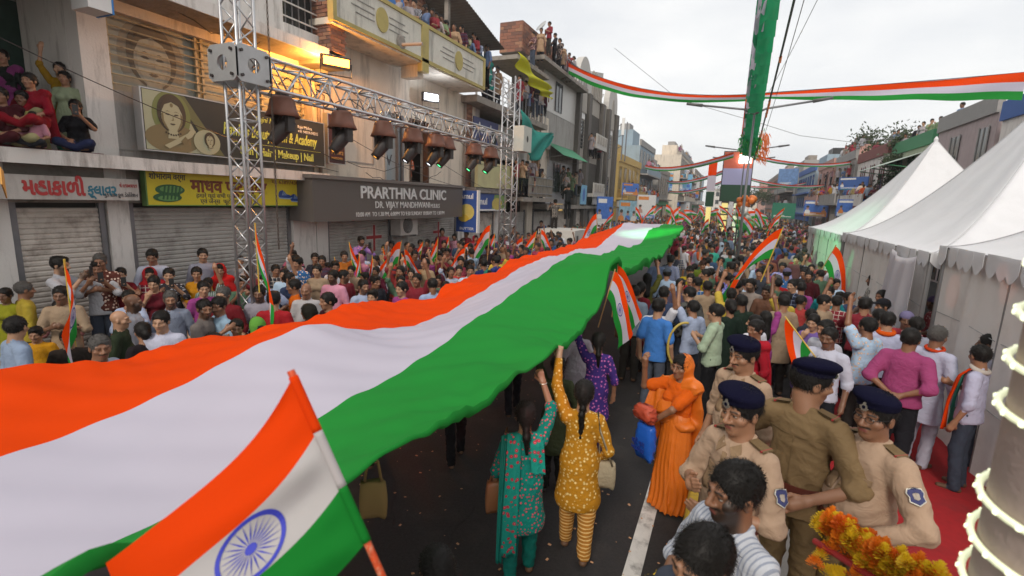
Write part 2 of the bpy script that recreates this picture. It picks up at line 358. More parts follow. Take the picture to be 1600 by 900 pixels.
    def mesh(s, name, groups, mats, h=.016, hf=.009, wr=.0, face={}, cloth_groups=('top', 'bottom', 'drape'), strands=0, sw=.0016):
        ax = s.axes(groups, h, hf); F = s.field(groups, *ax); V, Q = nets(F, *ax)
        lab = s.group_at(groups, V) if len(groups) > 1 else np.zeros(len(V), int)
        if wr:
            isC = np.isin(lab, [i for i, g in enumerate(groups) if g in cloth_groups])
            if isC.any():
                e1 = V[Q[:, 2]] - V[Q[:, 0]]; e2 = V[Q[:, 3]] - V[Q[:, 1]]; fn = np.cross(e1, e2); N = np.zeros_like(V)
                for c in range(4): np.add.at(N, Q[:, c], fn)
                N /= np.linalg.norm(N, axis=1)[:, None] + 1e-12; x, y, z = V.T; ph = hash(name) % 7 if False else len(V) % 7
                rg = lambda a: 1 - 2 * np.abs(np.sin(a)) ** .8; D = rg(17 * z + 11 * np.abs(x) + 3 * np.sin(8 * y + ph) + 2 * np.sin(5 * x)) * .5 + rg(25 * x + 13 * z + 2.5 * np.sin(11 * z) + ph) * .3 + rg(30 * y - 19 * z + 3 * np.sin(9 * x)) * .3 + .25 * np.sin(60 * z + 20 * x + 4 * np.sin(17 * y)) + .45 * rg(37 * z - 29 * x + 21 * y + 3 * np.sin(15 * x + 9 * z) + ph)
                mk = np.full(len(V), .42)      # folds gather at elbows, armpits, waist and knees, the rest hangs smooth
                for i_, (W_, E_) in enumerate(s.hands):
                    sh_ = np.array(((-1, 1)[i_] * .15, 0, 1.33)); mk = np.maximum(mk, np.exp(-(np.linalg.norm(V - E_, axis=1) / .11) ** 2)); mk = np.maximum(mk, .8 * np.exp(-(np.linalg.norm(V - sh_, axis=1) / .10) ** 2))
                mk = np.maximum(mk, .85 * np.exp(-((z - 1.0) / .09) ** 2)); mk = np.maximum(mk, .8 * np.exp(-((z - .48) / .1) ** 2)); mk = np.maximum(mk, np.exp(-((z - .1) / .08) ** 2)); mk = np.maximum(mk, np.clip((.95 - z) * 1.2, 0, .7))
                if getattr(s, 'pleat', False):
                    ib = lab == groups.index('bottom') if 'bottom' in groups else np.zeros(len(V), bool); th = np.arctan2(x, y + .001); D = np.where(ib, rg(11 * th + 1.2 * np.sin(5 * z) + .8 * np.sin(9 * z + 3 * x)) * np.clip(1.15 - z, .2, 1) * 1.0, D); mk = np.where(ib, 1, mk)
                    idr = lab == groups.index('drape') if 'drape' in groups else np.zeros(len(V), bool); D = np.where(idr, rg(22 * (x * .55 + z * .75) + 2 * np.sin(7 * y + 4 * z) + 6 * np.abs(y)) * 1.1, D); mk = np.where(idr, np.where(z > 1.42, .25, .9), mk)
                V[isC] += N[isC] * (D[isC] * wr * mk[isC])[:, None]
        if 'hair' in groups:
            isH = lab == groups.index('hair')
            if isH.any():
                x, y, z = V[isH].T; c = V[isH] - V[isH].mean(0); c /= np.linalg.norm(c, axis=1)[:, None] + 1e-9; V[isH] += c * ((np.sin(95 * x + 40 * z + 5 * np.sin(31 * y)) * .4 + np.sin(130 * y - 60 * x + 4 * np.sin(47 * z)) * .35 + np.sin(55 * z + 60 * y) * .4) * (.0022 if hf < .02 else 0))[:, None]
        fl = lab[Q[:, 0]]
        nb = len(V)
        if 'hair' in groups and strands:
            SV, SQ = s.strands(V, Q, lab == groups.index('hair'), strands, sw); Q = np.concatenate([Q, SQ + nb]); V = np.concatenate([V, SV]); fl = np.concatenate([fl, np.full(len(SQ), groups.index('hair'))]); lab = np.concatenate([lab, np.full(len(SV), groups.index('hair'))])
        me = mesh_np(name, V, Q, True, mats, fl)
        if 'skin' in groups:
            at = me.attributes.new('feat', 'FLOAT_COLOR', 'POINT'); C = s.feat(V, face); C[lab != groups.index('skin'), :3] = 0; at.data.foreach_set('color', C.ravel())
        return me
ARM = {'down': ((.235, -.03, 1.11), (.25, .05, .87)), 'up': ((.25, .07, 1.61), (.2, .13, 1.86)), 'phone': ((.24, .19, 1.22), (.06, .33, 1.46)), 'chest': ((.245, .05, 1.13), (.05, .25, 1.2)),
       'behind': ((.27, -.13, 1.12), (.04, -.19, .98)), 'hip': ((.36, -.06, 1.17), (.18, .08, 1.02)), 'fwd': ((.23, .12, 1.13), (.17, .36, 1.1)), 'shade': ((.33, .15, 1.45), (.11, .17, 1.62)),
       'chin': ((.2, .14, 1.15), (.06, .16, 1.4)), 'wave': ((.36, .1, 1.28), (.38, .2, 1.55)), 'fold': ((.24, .07, 1.13), (-.06, .19, 1.17)), 'lap': ((.24, .06, 1.12), (.1, .26, 1.0))}
def skin_mat(i):
    name = 'skin_%d' % i
    if name in MATS: return MATS[name]
    c = [(.31, .155, .088), (.235, .11, .06), (.40, .225, .138), (.165, .078, .043)][i]
    m = mat(name, c, .48, noise=.12, nscale=9, sss=.08); t = m.node_tree; b = t.nodes['Principled BSDF']; src = b.inputs['Base Color'].links[0].from_socket
    a = t.nodes.new('ShaderNodeAttribute'); a.attribute_name = 'feat'; s = t.nodes.new('ShaderNodeSeparateColor'); t.links.new(a.outputs['Color'], s.inputs[0])
    for ch, c2 in (('Blue', (.5, .46, .42)), ('Green', (.22, .06, .05)), ('Red', (.012, .01, .009))):
        x = t.nodes.new('ShaderNodeMixRGB'); x.inputs[2].default_value = (*c2, 1); t.links.new(src, x.inputs[1]); t.links.new(s.outputs[ch], x.inputs[0]); src = x.outputs[0]
    t.links.new(src, b.inputs['Base Color']); return m
def hand(f, W_, E, curl=.5, g='skin', palm=None, fine=False):
    d = (W_ - E) / np.linalg.norm(W_ - E); n = np.array(palm if palm is not None else (0, 0, -1.)); n = n - d * (n @ d)
    if np.linalg.norm(n) < .2: n = np.array((0, 1., 0)) - d * d[1]
    n /= np.linalg.norm(n); s = np.cross(d, n); pc = W_ + d * .05
    f.cap(g, W_ + d * .01, W_ + d * .075, .03, .036, sc=(1, 1, 1), k=.02); f.ell(g, pc - n * .055, (.06, .06, .03), k=.01, op='-', R=np.stack([d, s, n], 1))
    for i, L in enumerate((.036, .042, .04, .03)):
        b = W_ + d * .085 + s * (.027 - .018 * i); m1 = b + (d * math.cos(curl * .6) + n * math.sin(curl * .6)) * L; e = m1 + (d * math.cos(curl * 1.7) + n * math.sin(curl * 1.7)) * L * .95
        f.cap(g, b, m1, .0095, .009, k=.008); f.cap(g, m1, e, .009, .0075, k=.006)
    t0 = W_ + d * .03 + s * .03; t1 = t0 + d * .03 + s * .02 + n * .015; f.cap(g, t0, t1, .012, .011, k=.012); f.cap(g, t1, t1 + d * .028 + n * .02 - s * .003, .0105, .0085, k=.006)
    if fine: f.fine.append((W_ + d * .08, .085))
def person_fig(sex='m', outfit='shirt', arms=('down', 'down'), yaw=0., pitch=.05, roll=0, hair='short', build=1., lean=0., stride=.0, sleeve=None, curl=(.5, .5), palm=(None, None), hem=.84, legs='stand', fine=False, cover=False, cap=None, belly=0., tyaw=0.):
    """figure 1.70 m tall, front towards +y, feet at z = 0; groups: skin, top, bottom, shoes, hair, (drape), (cap)"""
    f = Fig(); f.pleat = outfit == 'sari' or cover; fem = sex == 'f'; sw = (.142 if fem else .163) * (.5 + .5 * build); B = build
    def T(p):   # lean the trunk forward about the pelvis and twist it
        p = np.array(p, float); z = p[2] - .95
        if z > 0: p = p + np.array((0, lean * z, -.5 * lean * lean * z)); a = tyaw * min(z / .35, 1); p = np.array((p[0] * math.cos(a) - p[1] * math.sin(a), p[0] * math.sin(a) + p[1] * math.cos(a), p[2]))
        return p
    # head
    hc = T((0, .015 + .02 * lean, 1.583)); R = rotm(yaw + tyaw, pitch, roll); f.head = (hc, R); Hh = lambda p: hc + R @ np.array(p, float)
    if fine or True: f.fine.append((hc, .15))
    S = 'skin'
    f.ell(S, Hh((0, -.014, .03)), (.074, .094, .088), R=R); f.ell(S, Hh((0, .022, -.045)), (.057, .068, .074), k=.03, R=R); f.ell(S, Hh((0, .06, -.096)), (.027, .026, .022), k=.025, R=R)
    for x in (-1, 1):
        f.ell(S, Hh((x * .042, .052, -.022)), (.028, .03, .026), k=.02, R=R); f.ell(S, Hh((x * .034, .096, .006)), (.021, .02, .014), k=.012, op='-', R=R)
        f.ell(S, Hh((x * .031, .072, .006)), (.0165, .0165, .0135), k=.004, R=R); f.ell(S, Hh((x * .077, -.008, -.006)), (.011, .021, .033), k=.008, R=R)
        f.cap(S, Hh((x * .018, .085, .026)), Hh((x * .046, .074, .025)), .0115, k=.012); f.cap(S, Hh((x * .011, .098, -.034)), Hh((x * .013, .09, -.034)), .0105, k=.008)
    f.cap(S, Hh((0, .088, .016)), Hh((0, .113, -.028)), .0085, .0125, k=.012); f.cap(S, Hh((-.017, .083, -.058)), Hh((.017, .083, -.058)), .0085, k=.008); f.cap(S, Hh((-.014, .083, -.07)), Hh((.014, .083, -.07)), .009, k=.008)
    nb = T((0, -.012, 1.425)); f.cap(S, Hh((0, -.02, -.07)), nb, .05 if fem else .057, .056 if fem else .064, k=.03)
    # trunk under the clothes
    P_, C_ = (T((0, 0, .95)), T((0, 0, 1.28))); f.cap(S, P_, C_, .115 * B, .12 * B, sc=(1, .7, 1)); f.cap(S, T((-sw * .8, -.01, 1.36)), T((sw * .8, -.01, 1.36)), .04, k=.04); f.cap(S, T((0, -.012, 1.3)), T((0, -.005, 1.40)), .09, .06, sc=(1, .75, 1), k=.03)
    # arms
    sl = sleeve if sleeve is not None else ('long' if outfit in ('kurta_m', 'shirtl') else ('elbow' if outfit in ('kurta', 'shirt', 'police', 'sari') else 'half'))
    for sd, x in ((0, -1), (1, 1)):
        A = arms[sd]; E, W_ = ARM[A] if isinstance(A, str) else A
        if isinstance(A, str): E = (E[0] * x, E[1], E[2]); W_ = (W_[0] * x, W_[1], W_[2])
        sh = T((x * sw, -.012, 1.362)); E = T(E); W_ = T(W_)
        # keep bone lengths human
        v = E - sh; E = sh + v / np.linalg.norm(v) * .285; v = W_ - E; W_ = E + v / np.linalg.norm(v) * .255
        ar = (.039 if fem else .045) * B; f.cap(S, sh, E, ar, ar * .8, k=.02); f.cap(S, E, W_, ar * .82, .026, k=.02)
        hand(f, W_, E, curl[sd], palm=palm[sd] if palm[sd] is not None else (0, .3, -.9) if isinstance(A, str) and A in ('fwd',) else (-x, .2, 0) if A in ('down',) else (0, -1., 0), fine=fine); f.hands.append((W_, E))
        lp = lambda a, b, t: a + (b - a) * t; sr = ar + .014
        f.cap('top', sh, lp(sh, E, .55), sr, sr, k=.03)
        if sl == 'half': f.cap('top', sh, lp(sh, E, .72), sr + .004, sr + .011, k=.03)
        elif sl == 'elbow': f.cap('top', sh, E, sr + .002, sr - .002, k=.03); f.cap('top', E, lp(E, W_, .12), sr - .002, sr + .002, k=.02)
        elif sl == 'long': f.cap('top', sh, E, sr + .002, sr - .003, k=.03); f.cap('top', E, lp(E, W_, .93), sr - .002, .037, k=.02)
    # upper garment
    d = .70 + .05 * belly
    f.cap('top', T((0, -.004, 1.06)), T((0, .0, 1.30)), (.132 if fem else .142) * B, (.136 if fem else .152) * B, sc=(1, d, 1), k=.035)
    [f.cap('top', T((x * .03, -.022, 1.408)), T((x * sw * .9, -.014, 1.366)), .042, .052, k=.035) for x in (-1, 1)]
    if belly: f.ell('top', T((0, .05 + .05 * belly, 1.08)), (.15 * B, .10 + .06 * belly, .15), k=.08)
    if fem: f.ell('top', T((-.07, .085, 1.245)), (.066, .055, .062), k=.05); f.ell('top', T((.07, .085, 1.245)), (.066, .055, .062), k=.05)
    if outfit in ('shirt', 'shirtl', 'police', 'tee', 'kurta_m'):
        low = hem if outfit != 'kurta_m' else .58
        f.cap('top', T((0, 0, 1.08)), (0, 0, low + .02), .145 * B, (.178 if outfit != 'kurta_m' else .205) * B, sc=(1, d + .03, 1), k=.035); f.cut('top', (0, 0, -1), -low)
        if outfit in ('shirt', 'shirtl', 'police', 'kurta_m'):      # collar
            for x in (-1, 1): f.cap('top', T((x * .06, -.03, 1.448)), T((x * .03, .058, 1.405)), .014, .012, k=.012)
            f.cap('top', T((-.055, -.045, 1.452)), T((.055, -.045, 1.452)), .015, k=.01)
    elif outfit == 'kurta':
        f.cap('top', T((0, 0, 1.06)), (0, .0, .60), .135 * B, .205 * B, sc=(1, .8, 1), k=.035); f.cap('top', (-.055, 0, .95), (.055, 0, .95), .118 * B, sc=(1, .95, 1.2), k=.05); f.cut('top', (0, 0, -1), -.52)
    elif outfit == 'sari': f.cut('top', (0, 0, -1), -1.02)
    # legs
    if legs == 'stand':
        for sd, x in ((0, -1), (1, 1)):
            off = stride * (1 if sd else -1); hip = np.array((x * .082, 0, .92)); kn = np.array((x * .092, .03 + .5 * off, .49)); an = np.array((x * .098, off - .02, .09 + max(-off, 0) * .15))
            if outfit == 'sari': pass
            elif outfit == 'kurta': f.cap('bottom', hip, kn, .082, .085, k=.02); f.cap('bottom', kn, an, .085, .062, k=.03)
            else: f.cap('bottom', hip, kn, .085 * B, .07 * B, k=.03); f.cap('bottom', kn, an + (0, 0, -.03), .070 * B, .062, k=.03)
            f.cap(S, kn, an, .04, .032); f.cap('shoes', an + (0, -.035, -.05), an + (x * .012, .13, -.062), .038, .036, sc=(1, 1, .75), k=.02); f.cap(S, an, an + (0, .05, -.045), .034, .03)
        if outfit == 'sari':
            f.cap('bottom', (0, 0, 1.0), (0, .01, .08), .15 * B, .225, sc=(1, .78, 1), k=.05); f.cut('bottom', (0, 0, -1), -.025)
            for a in range(7): x = -.10 + .033 * a; f.cap('bottom', (x * .5, .105, .98), (x * 1.2, .19, .06), .012, .02, k=.02)
        else: f.cap('bottom', (-.05, 0, .93), (.05, 0, .93), .098 * B, sc=(1, .9, 1), k=.03)
    elif legs == 'seat':        # sitting, thighs forward, shins hanging or folded
        for x in (-1, 1):
            hip = np.array((x * .085, 0, .93)); kn = np.array((x * .2, .4, .96)); an = np.array((x * -.02, .33, .86))
            f.cap('bottom', hip, kn, .1, .07, k=.03); f.cap('bottom', kn, an, .068, .05, k=.03); f.cap('shoes', an, an + (-x * .12, .02, 0), .035, .03)
        f.cap('bottom', (-.05, 0, .93), (.05, 0, .93), .12, k=.05)
    elif legs == 'none': pass
    # hair
    G = 'hair'
    if hair != 'bald':
        th = .012 if hair in ('short', 'grey') else .014
        f.ell(G, Hh((0, -.017, .036)), (.074 + th, .095 + th, .087 + th), k=.01, R=R)
        if hair == 'tuft': f.ell(G, Hh((0, .03, .095)), (.065, .07, .038), k=.02, R=R); f.ell(G, Hh((0, -.04, .09)), (.07, .075, .045), k=.02, R=R)
        f.ell(G, Hh((0, .12, -.045)), (.075, .092, .117), k=.012, op='-', R=R)
        if not fem:
            f.ell(G, Hh((.1, .02, -.06)), (.06, .085, .05), k=.01, op='-', R=R); f.ell(G, Hh((-.1, .02, -.06)), (.06, .085, .05), k=.01, op='-', R=R); n = -R[:, 2]; f.cut(G, n, n @ hc + .072)
        else:
            n = -R[:, 2]; f.cap(G, Hh((0, -.075, .0)), Hh((0, -.075, -.06)), .045, .035, k=.03)
        if hair == 'bun': f.ell(G, Hh((0, -.125, -.01)), (.045, .04, .045), k=.02, R=R)
        if hair == 'pony':
            a = Hh((0, -.09, -.045)); p1 = a + (0, -.04, -.1); f.cap(G, a, p1, .03, .03, k=.02); f.cap(G, p1, p1 + (0.01, .015, -.16), .03, .012, k=.02)
        if hair == 'braid':
            a = Hh((0, -.085, -.05))
            for i in range(9):
                b_ = a + np.array((.004 * math.sin(i * 2.), -.052 * min(i / 2, 1) + .008 * i, -.052 * i)); f.ell(G, b_, (.03 - .001 * i, .026, .036), k=.012)
            f.ell(G, a + (0, .01, -.052 * 9.6), (.042, .036, .06), k=.01)
        if hair == 'long': f.cap(G, Hh((0, -.06, 0)), T((0, -.11, 1.28)), .075, .06, sc=(1, .6, 1), k=.03)
    if outfit == 'sari' or cover:
        Dg = 'drape'
        if cover:
            f.ell(Dg, Hh((0, -.03, .022)), (.102, .118, .118), k=.02, R=R); f.cap(Dg, Hh((0, -.05, -.05)), T((0, -.07, 1.33)), .098, .125, sc=(1, .75, 1), k=.05)
            f.ell(Dg, Hh((0, .125, -.035)), (.083, .12, .135), k=.015, op='-', R=R); f.cap(Dg, T((-sw * .8, -.03, 1.385)), T((sw * .8, -.03, 1.385)), .068, k=.05)
        if outfit == 'sari':
            f.cap(Dg, T((-.15, .0, 1.40)), T((.08, .115, 1.12)), .07, .085, sc=(1, .62, 1), k=.04); f.cap(Dg, T((.1, .1, 1.12)), (.16, .03, .96), .08, .06, sc=(1, .7, 1), k=.04)
            f.cap(Dg, T((-.15, -.06, 1.40)), (-.13, -.16, .72), .07, .11, sc=(1, .4, 1), k=.04); f.cap(Dg, T((-.17, .0, 1.41)), T((-.17, -.05, 1.41)), .055, k=.03)
            f.cap(Dg, (-.06, 0, .99), (.06, 0, .99), .145 * B, sc=(1, .8, .5), k=.04)
    if cap == 'beret':
        Rb = R @ rotm(0, -.12, -.16); f.ell('cap', Hh((.012, -.008, .098)), (.109, .121, .043), k=.02, R=Rb); f.ell('cap', Hh((0, -.012, .058)), (.091, .111, .03), k=.02, R=R @ rotm(0, -.1, 0)); f.ell('cap', Hh((0, .0, .02)), (.075, .1, .04), k=.0, op='-', R=R)
    elif cap == 'cap':
        f.ell('cap', Hh((0, -.012, .05)), (.09, .11, .09), R=R); n = -R[:, 2]; f.cut('cap', n, n @ hc - .05); f.ell('cap', Hh((0, .115, .058)), (.07, .07, .009), k=.01, R=R @ rotm(0, .2, 0))
    elif cap == 'wrap': f.ell('cap', Hh((0, -.018, .052)), (.093, .113, .085), R=R); n = -R[:, 2]; f.cut('cap', n, n @ hc - .035)
    return f
# ---------------------------------------------------------------- ground, road, carpet
def ground_sheet(name, m, x0, x1, y0, y1, z, nx=1, ny=1):
    o = MB().add([(x0, y0, z), (x1, y0, z), (x1, y1, z), (x0, y1, z)], [(0, 1, 2, 3)]).build(name, m); o['kind'] = 'structure'; return o
M_ASPH = mat('asphalt', (.036, .033, .034), .72, noise=.55, nscale=38, bump=.9, bscale=190, dirt=(.085, .074, .066), dirtamt=.6, dscale=1.4)
ground_sheet('ground', mat('earth', (.16, .14, .12), .95, noise=.3), -900, 900, -400, 1500, -.03)
ground_sheet('road', M_ASPH, -8.3, 9, -12, 400, 0)
pv = MB().box(-10.2, -8.3, -12, 60, -.02, .14).build('pavement', mat('paving', (.2, .18, .165), .9, noise=.3, nscale=3, bump=.3, dirt=(.07, .06, .05)))
pv['kind'] = 'structure'
lw = MB()
for a, b in ((-6, 40),):
    lw.add([(-.53, a, .004), (-.385, a, .004), (-.40, b, .004), (-.545, b, .004)], [(0, 1, 2, 3)])
o = lw.build('lane_marking', mat('road_paint', (.62, .6, .57), .7, noise=.2, nscale=9, dirt=(.1, .09, .085), dirtamt=.85, dscale=5)); o['kind'] = 'structure'
# raised median where the officers stand, yellow kerb stones along it
md = MB().box(.02, 1.3, .2, 4.9, -.02, .37).build('median', mat('median_conc', (.23, .21, .19), .9, noise=.25, bump=.3, dirt=(.08, .07, .06))); md['kind'] = 'structure'
kb = thing('median_kerb', 'yellow and black painted kerb stones edging the raised median', 'kerb', (0, 0, 0), kind='structure')
M_KY = mat('kerb_yellow', (.5, .33, .03), .75, noise=.25, nscale=9, dirt=(.08, .06, .04), dirtamt=.8, dscale=6); M_KB = mat('kerb_black', (.03, .03, .032), .8, noise=.3)
y = .2; i = 0
while y < 4.9:
    L = .62; q = MB().prism([(-.13, 0), (.017, 0), (.017, .38), (-.085, .38), (-.105, .36)], 'y', y + .006, y + L - .006).build('kerb_stone', M_KY if i % 4 else M_KB, kb); y += L; i += 1
kf = thing('median_kerb', 'low yellow kerb running on down the street', 'kerb', (0, 0, 0), kind='structure')
for k in range(14): MB().prism([(-.05, 0), (.3, 0), (.3, .2), (-.02, .2)], 'y', 5.2 + k * 1.9, 5.2 + k * 1.9 + 1.86).build('kerb_stone', M_KY if k % 2 else M_KB, kf)
# red carpet, slightly rumpled
def cfn(u, v):
    x, yy = 1.32 + u * 4.4, 1.2 + v * 13.2
    return x, yy, .016 + .006 * math.sin(5 * x + 2 * math.sin(1.7 * yy)) * math.sin(2.3 * yy + x)
cp = MB().sheet(cfn, 60, 140).build('red_carpet', mat('carpet', (.38, .008, .012), .9, noise=.25, nscale=14, bump=.5, bscale=300, dirt=(.16, .02, .02), dirtamt=.5, dscale=2), smooth=True)
tag(cp, 'bright red carpet laid beside the raised median in front of the white tents', 'carpet')
# petals and paper scraps on the asphalt near the women
lit = MB(); rr = random.Random(3)
for _ in range(320):
    x, yy = rr.uniform(-5, -.1), rr.uniform(1, 8); s = rr.uniform(.006, .02); a = rr.uniform(0, 6)
    lit.add([(x + s * math.cos(a + t), yy + s * math.sin(a + t), .006 + .004 * (t > 2)) for t in (0, 1.3, 3, 4.4)], [(0, 1, 2, 3)])
o = lit.build('litter', mat('petal_scraps', (.55, .3, .16), .8, noise=.6, nscale=30)); tag(o, 'petals and paper scraps strewn on the dark asphalt', 'litter', kind='stuff')

M_TAR = mat('tar', (.02, .019, .02), .55, noise=.3, bump=.4, bscale=90); rt = random.Random(12)
for k in range(7):
    P = [np.array((rt.uniform(-4.5, -.6), rt.uniform(.8, 5), .003))]; a = rt.uniform(0, 6.28)
    for _ in range(16): a += rt.uniform(-.5, .5); P.append(P[-1] + np.array((.12 * math.cos(a), .12 * math.sin(a), 0)))
    q = MB(); V = []
    for i, p in enumerate(P):
        d = P[min(i + 1, 16)] - P[max(i - 1, 0)]; n_ = np.array((-d[1], d[0], 0)) / (np.linalg.norm(d) + 1e-6) * rt.uniform(.004, .012); V += [p - n_, p + n_]
    q.add(V, [(2 * i, 2 * i + 1, 2 * i + 3, 2 * i + 2) for i in range(16)]); o = q.build('tar_seam', M_TAR); o['kind'] = 'structure'
# ---------------------------------------------------------------- left row of buildings (facades at X = -10, local x = distance towards the street)
FX = -10.0
M_CREAM = mat('wall_cream', (.66, .58, .48), .9, noise=.12, nscale=2, bump=.25, bscale=30, dirt=(.12, .1, .08), dirtamt=.6, dscale=1.6, streak=True)
M_WHITEW = mat('wall_white', (.70, .66, .62), .9, noise=.1, nscale=2, bump=.25, bscale=30, dirt=(.13, .1, .08), dirtamt=.75, dscale=1.8, streak=True)
M_GREYW = mat('wall_grey', (.33, .31, .29), .9, noise=.15, nscale=2, bump=.3, bscale=24, dirt=(.08, .07, .06), dirtamt=.7, streak=True)
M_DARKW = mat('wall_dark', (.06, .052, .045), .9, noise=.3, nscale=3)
M_CONC = mat('concrete', (.27, .24, .21), .92, noise=.25, nscale=4, bump=.5, bscale=20, dirt=(.07, .06, .05), dirtamt=.8, dscale=2.5)
M_PARA = mat('parapet_white', (.6, .57, .5), .9, noise=.12, bump=.25, bscale=25, dirt=(.09, .085, .075), dirtamt=.85, dscale=1.3, streak=True)
M_TRIM = mat('trim_olive', (.42, .34, .12), .85, noise=.15, dirt=(.15, .11, .06), dirtamt=.6)
M_SHUT = mat('shutter_paint', (.6, .54, .48), .6, metal=.1, noise=.2, nscale=3, dirt=(.12, .07, .045), dirtamt=.75, dscale=2.5)
M_SHUT2 = mat('shutter_grey', (.44, .42, .39), .55, metal=.12, noise=.2, nscale=3, dirt=(.09, .06, .045), dirtamt=.6, dscale=2.5)
M_STEEL = mat('steel_paint', (.2, .2, .21), .5, metal=.6, noise=.2)
M_GRILL = mat('grille_paint', (.40, .34, .22), .6, noise=.2, nscale=12, dirt=(.12, .06, .03), dirtamt=.6, dscale=8)
M_BRICK = [mat('brick_%d' % i, c, .95, noise=.25, nscale=14, bump=.4) for i, c in enumerate([(.27, .12, .08), (.22, .1, .07), (.31, .16, .1), (.17, .09, .07)])]
M_MORT = mat('mortar', (.2, .18, .16), .95, noise=.2)
M_GLASSD = mat('glass_dark', (.035, .042, .045), .12, noise=.2)
M_BLACK = mat('black_paint', (.012, .012, .013), .5); M_WHITE = mat('white_paint', (.75, .74, .72), .6, noise=.05)
def shutter(parent, y0, y1, z0, z1, m, pitch=.085, x=.0):
    n = int((z1 - z0) / pitch); prof = []
    for i in range(n):
        z = z0 + i * pitch; prof += [(x + .012, z), (x + .03, z + pitch * .25), (x + .03, z + pitch * .7), (x + .012, z + pitch * .94)]
    V = [(a, yy, b) for yy in (y0, y1) for a, b in prof]; k = len(prof)
    o = MB().add(V, [(i, i + 1, k + i + 1, k + i) for i in range(k - 1)]).build('shutter_slats', m, parent, kind='stuff')
    s = MB(); s.box(x, x + .07, y0 - .08, y0, z0, z1 + .05); s.build('shutter_guide', M_STEEL, parent); MB().box(x, x + .07, y1, y1 + .08, z0, z1 + .05).build('shutter_guide', M_STEEL, parent)
    box('bottom_bar', M_STEEL, parent, x + .003, x + .05, y0, y1, z0 - .01, z0 + .07); return o
def brick_panel(parent, ax, fixed, u0, u1, z0, z1, seed=0, bl=.23, bh=.085, dep=.05, ragged=0, n_max=300):
    """courses of single bricks standing proud of the mortar bed; ax 'x': face at x = fixed running along y; 'y': face at y = fixed running along x"""
    r = random.Random(seed); c = 0; z = z0; row = 0
    while z < z1 - .01:
        u = u0 - (bl / 2 if row % 2 else 0)
        while u < u1 - .01:
            a, b = max(u, u0), min(u + bl - .014, u1)
            if b - a > .04 and c < n_max and not (ragged and r.random() < ragged):
                d = r.uniform(-.008, .008)
                q = MB()
                if ax == 'x': q.box(fixed - dep, fixed + d, a, b, z, min(z + bh - .014, z1))
                else: q.box(a, b, fixed - d, fixed + dep, z, min(z + bh - .014, z1))
                q.build('brick', M_BRICK[r.randrange(4)], parent); c += 1
            u += bl
        z += bh; row += 1
def sign_box(name, label, m, x0, x1, y0, y1, z0, z1, edge=None, group=None):
    t = thing(name, label, 'sign', (FX, (y0 + y1) / 2, z0), group=group); h = (y1 - y0) / 2; H_ = z1 - z0
    box('sign_panel', m, t, x0, x1, -h, h, 0, H_)
    if edge:
        e = MB(); e.box(x0 - .01, x1 + .012, -h - .025, -h, -.02, H_ + .02); e.box(x0 - .01, x1 + .012, h, h + .025, -.02, H_ + .02); e.box(x0 - .01, x1 + .012, -h, h, H_, H_ + .02); e.box(x0 - .01, x1 + .012, -h, h, -.02, 0); e.build('sign_frame', edge, t)
    return t
def flatp(name, m, parent, poly, x, t=.003): return MB().prism(poly, 'x', x, x + t).build(name, m, parent)

# ---- building with the shuttered shops and the salon upstairs
b1 = thing('shop_house', 'two storey house with shuttered shops below and a salon behind a barred window', 'building', (FX, 0, 0))
box('wall', M_WHITEW, b1, -.35, 0, 2.0, 3.82, 0, 3.38); box('wall', M_WHITEW, b1, -.35, 0.01, 5.12, 5.46, 0, 3.38); box('wall', M_WHITEW, b1, -.35, 0.02, 9.12, 9.86, 0, 3.38)
box('wall', M_DARKW, b1, -.6, -.36, -4, 9.9, 0, 3.38); box('lintel', M_CONC, b1, -.35, .005, 3.82, 5.12, 2.78, 3.38); box('lintel', M_CONC, b1, -.35, .012, 5.46, 9.12, 2.78, 3.38)
box('floor_slab', M_CONC, b1, -2.2, .52, -4, 9.86, 3.385, 3.55)
MB().prism([(-4, 3.36), (9.86, 3.36), (9.86, 3.56), (8.2, 3.575), (6, 3.56), (4.6, 3.58), (2, 3.56), (-4, 3.57)], 'x', .522, .56).build('slab_edge', M_WHITEW, b1)
for a, b, m in ((3.92, 5.02, M_SHUT), (5.56, 9.02, M_SHUT2)): shutter(b1, a, b, .15, 2.76, m, x=-.12)
box('meter_box', mat('rust', (.16, .08, .04), .9, noise=.4, nscale=12), b1, .0, .07, 3.5, 3.6, 2.1, 2.5)
# upper floor: balcony recess at the near end, pillar, barred window
box('upper_wall', M_WHITEW, b1, -.35, 0, 4.98, 5.40, 3.56, 6.2, label='white plastered pillar beside the barred window')
box('upper_wall', M_WHITEW, b1, -1.75, -.36, 4.98, 5.1, 3.56, 6.2)
box('upper_wall', mat('curtain_green', (.018, .05, .036), .9, noise=.4, nscale=6, bump=.6, bscale=9), b1, -2.1, -1.9, -4, 5.3, 3.56, 6.2, label='dark green curtain behind the people on the balcony')
box('upper_wall', M_GREYW, b1, -.35, -.02, 5.4, 9.86, 3.56, 3.72); box('upper_wall', M_GREYW, b1, -.35, 0, 5.4, 9.86, 3.72, 4.72); box('upper_wall', M_CREAM, b1, -.35, .003, 5.4, 9.86, 6.02, 6.2)
box('upper_wall', M_DARKW, b1, -1.2, -1.0, 5.4, 9.86, 3.6, 6.2)
w1 = box('window', mat('pane_poster', (.3, .31, .26), .35, noise=.3, nscale=3), b1, -.2, -.17, 5.44, 9.7, 4.72, 6.02, label='window pane covered by a faded bridal poster behind horizontal bars')
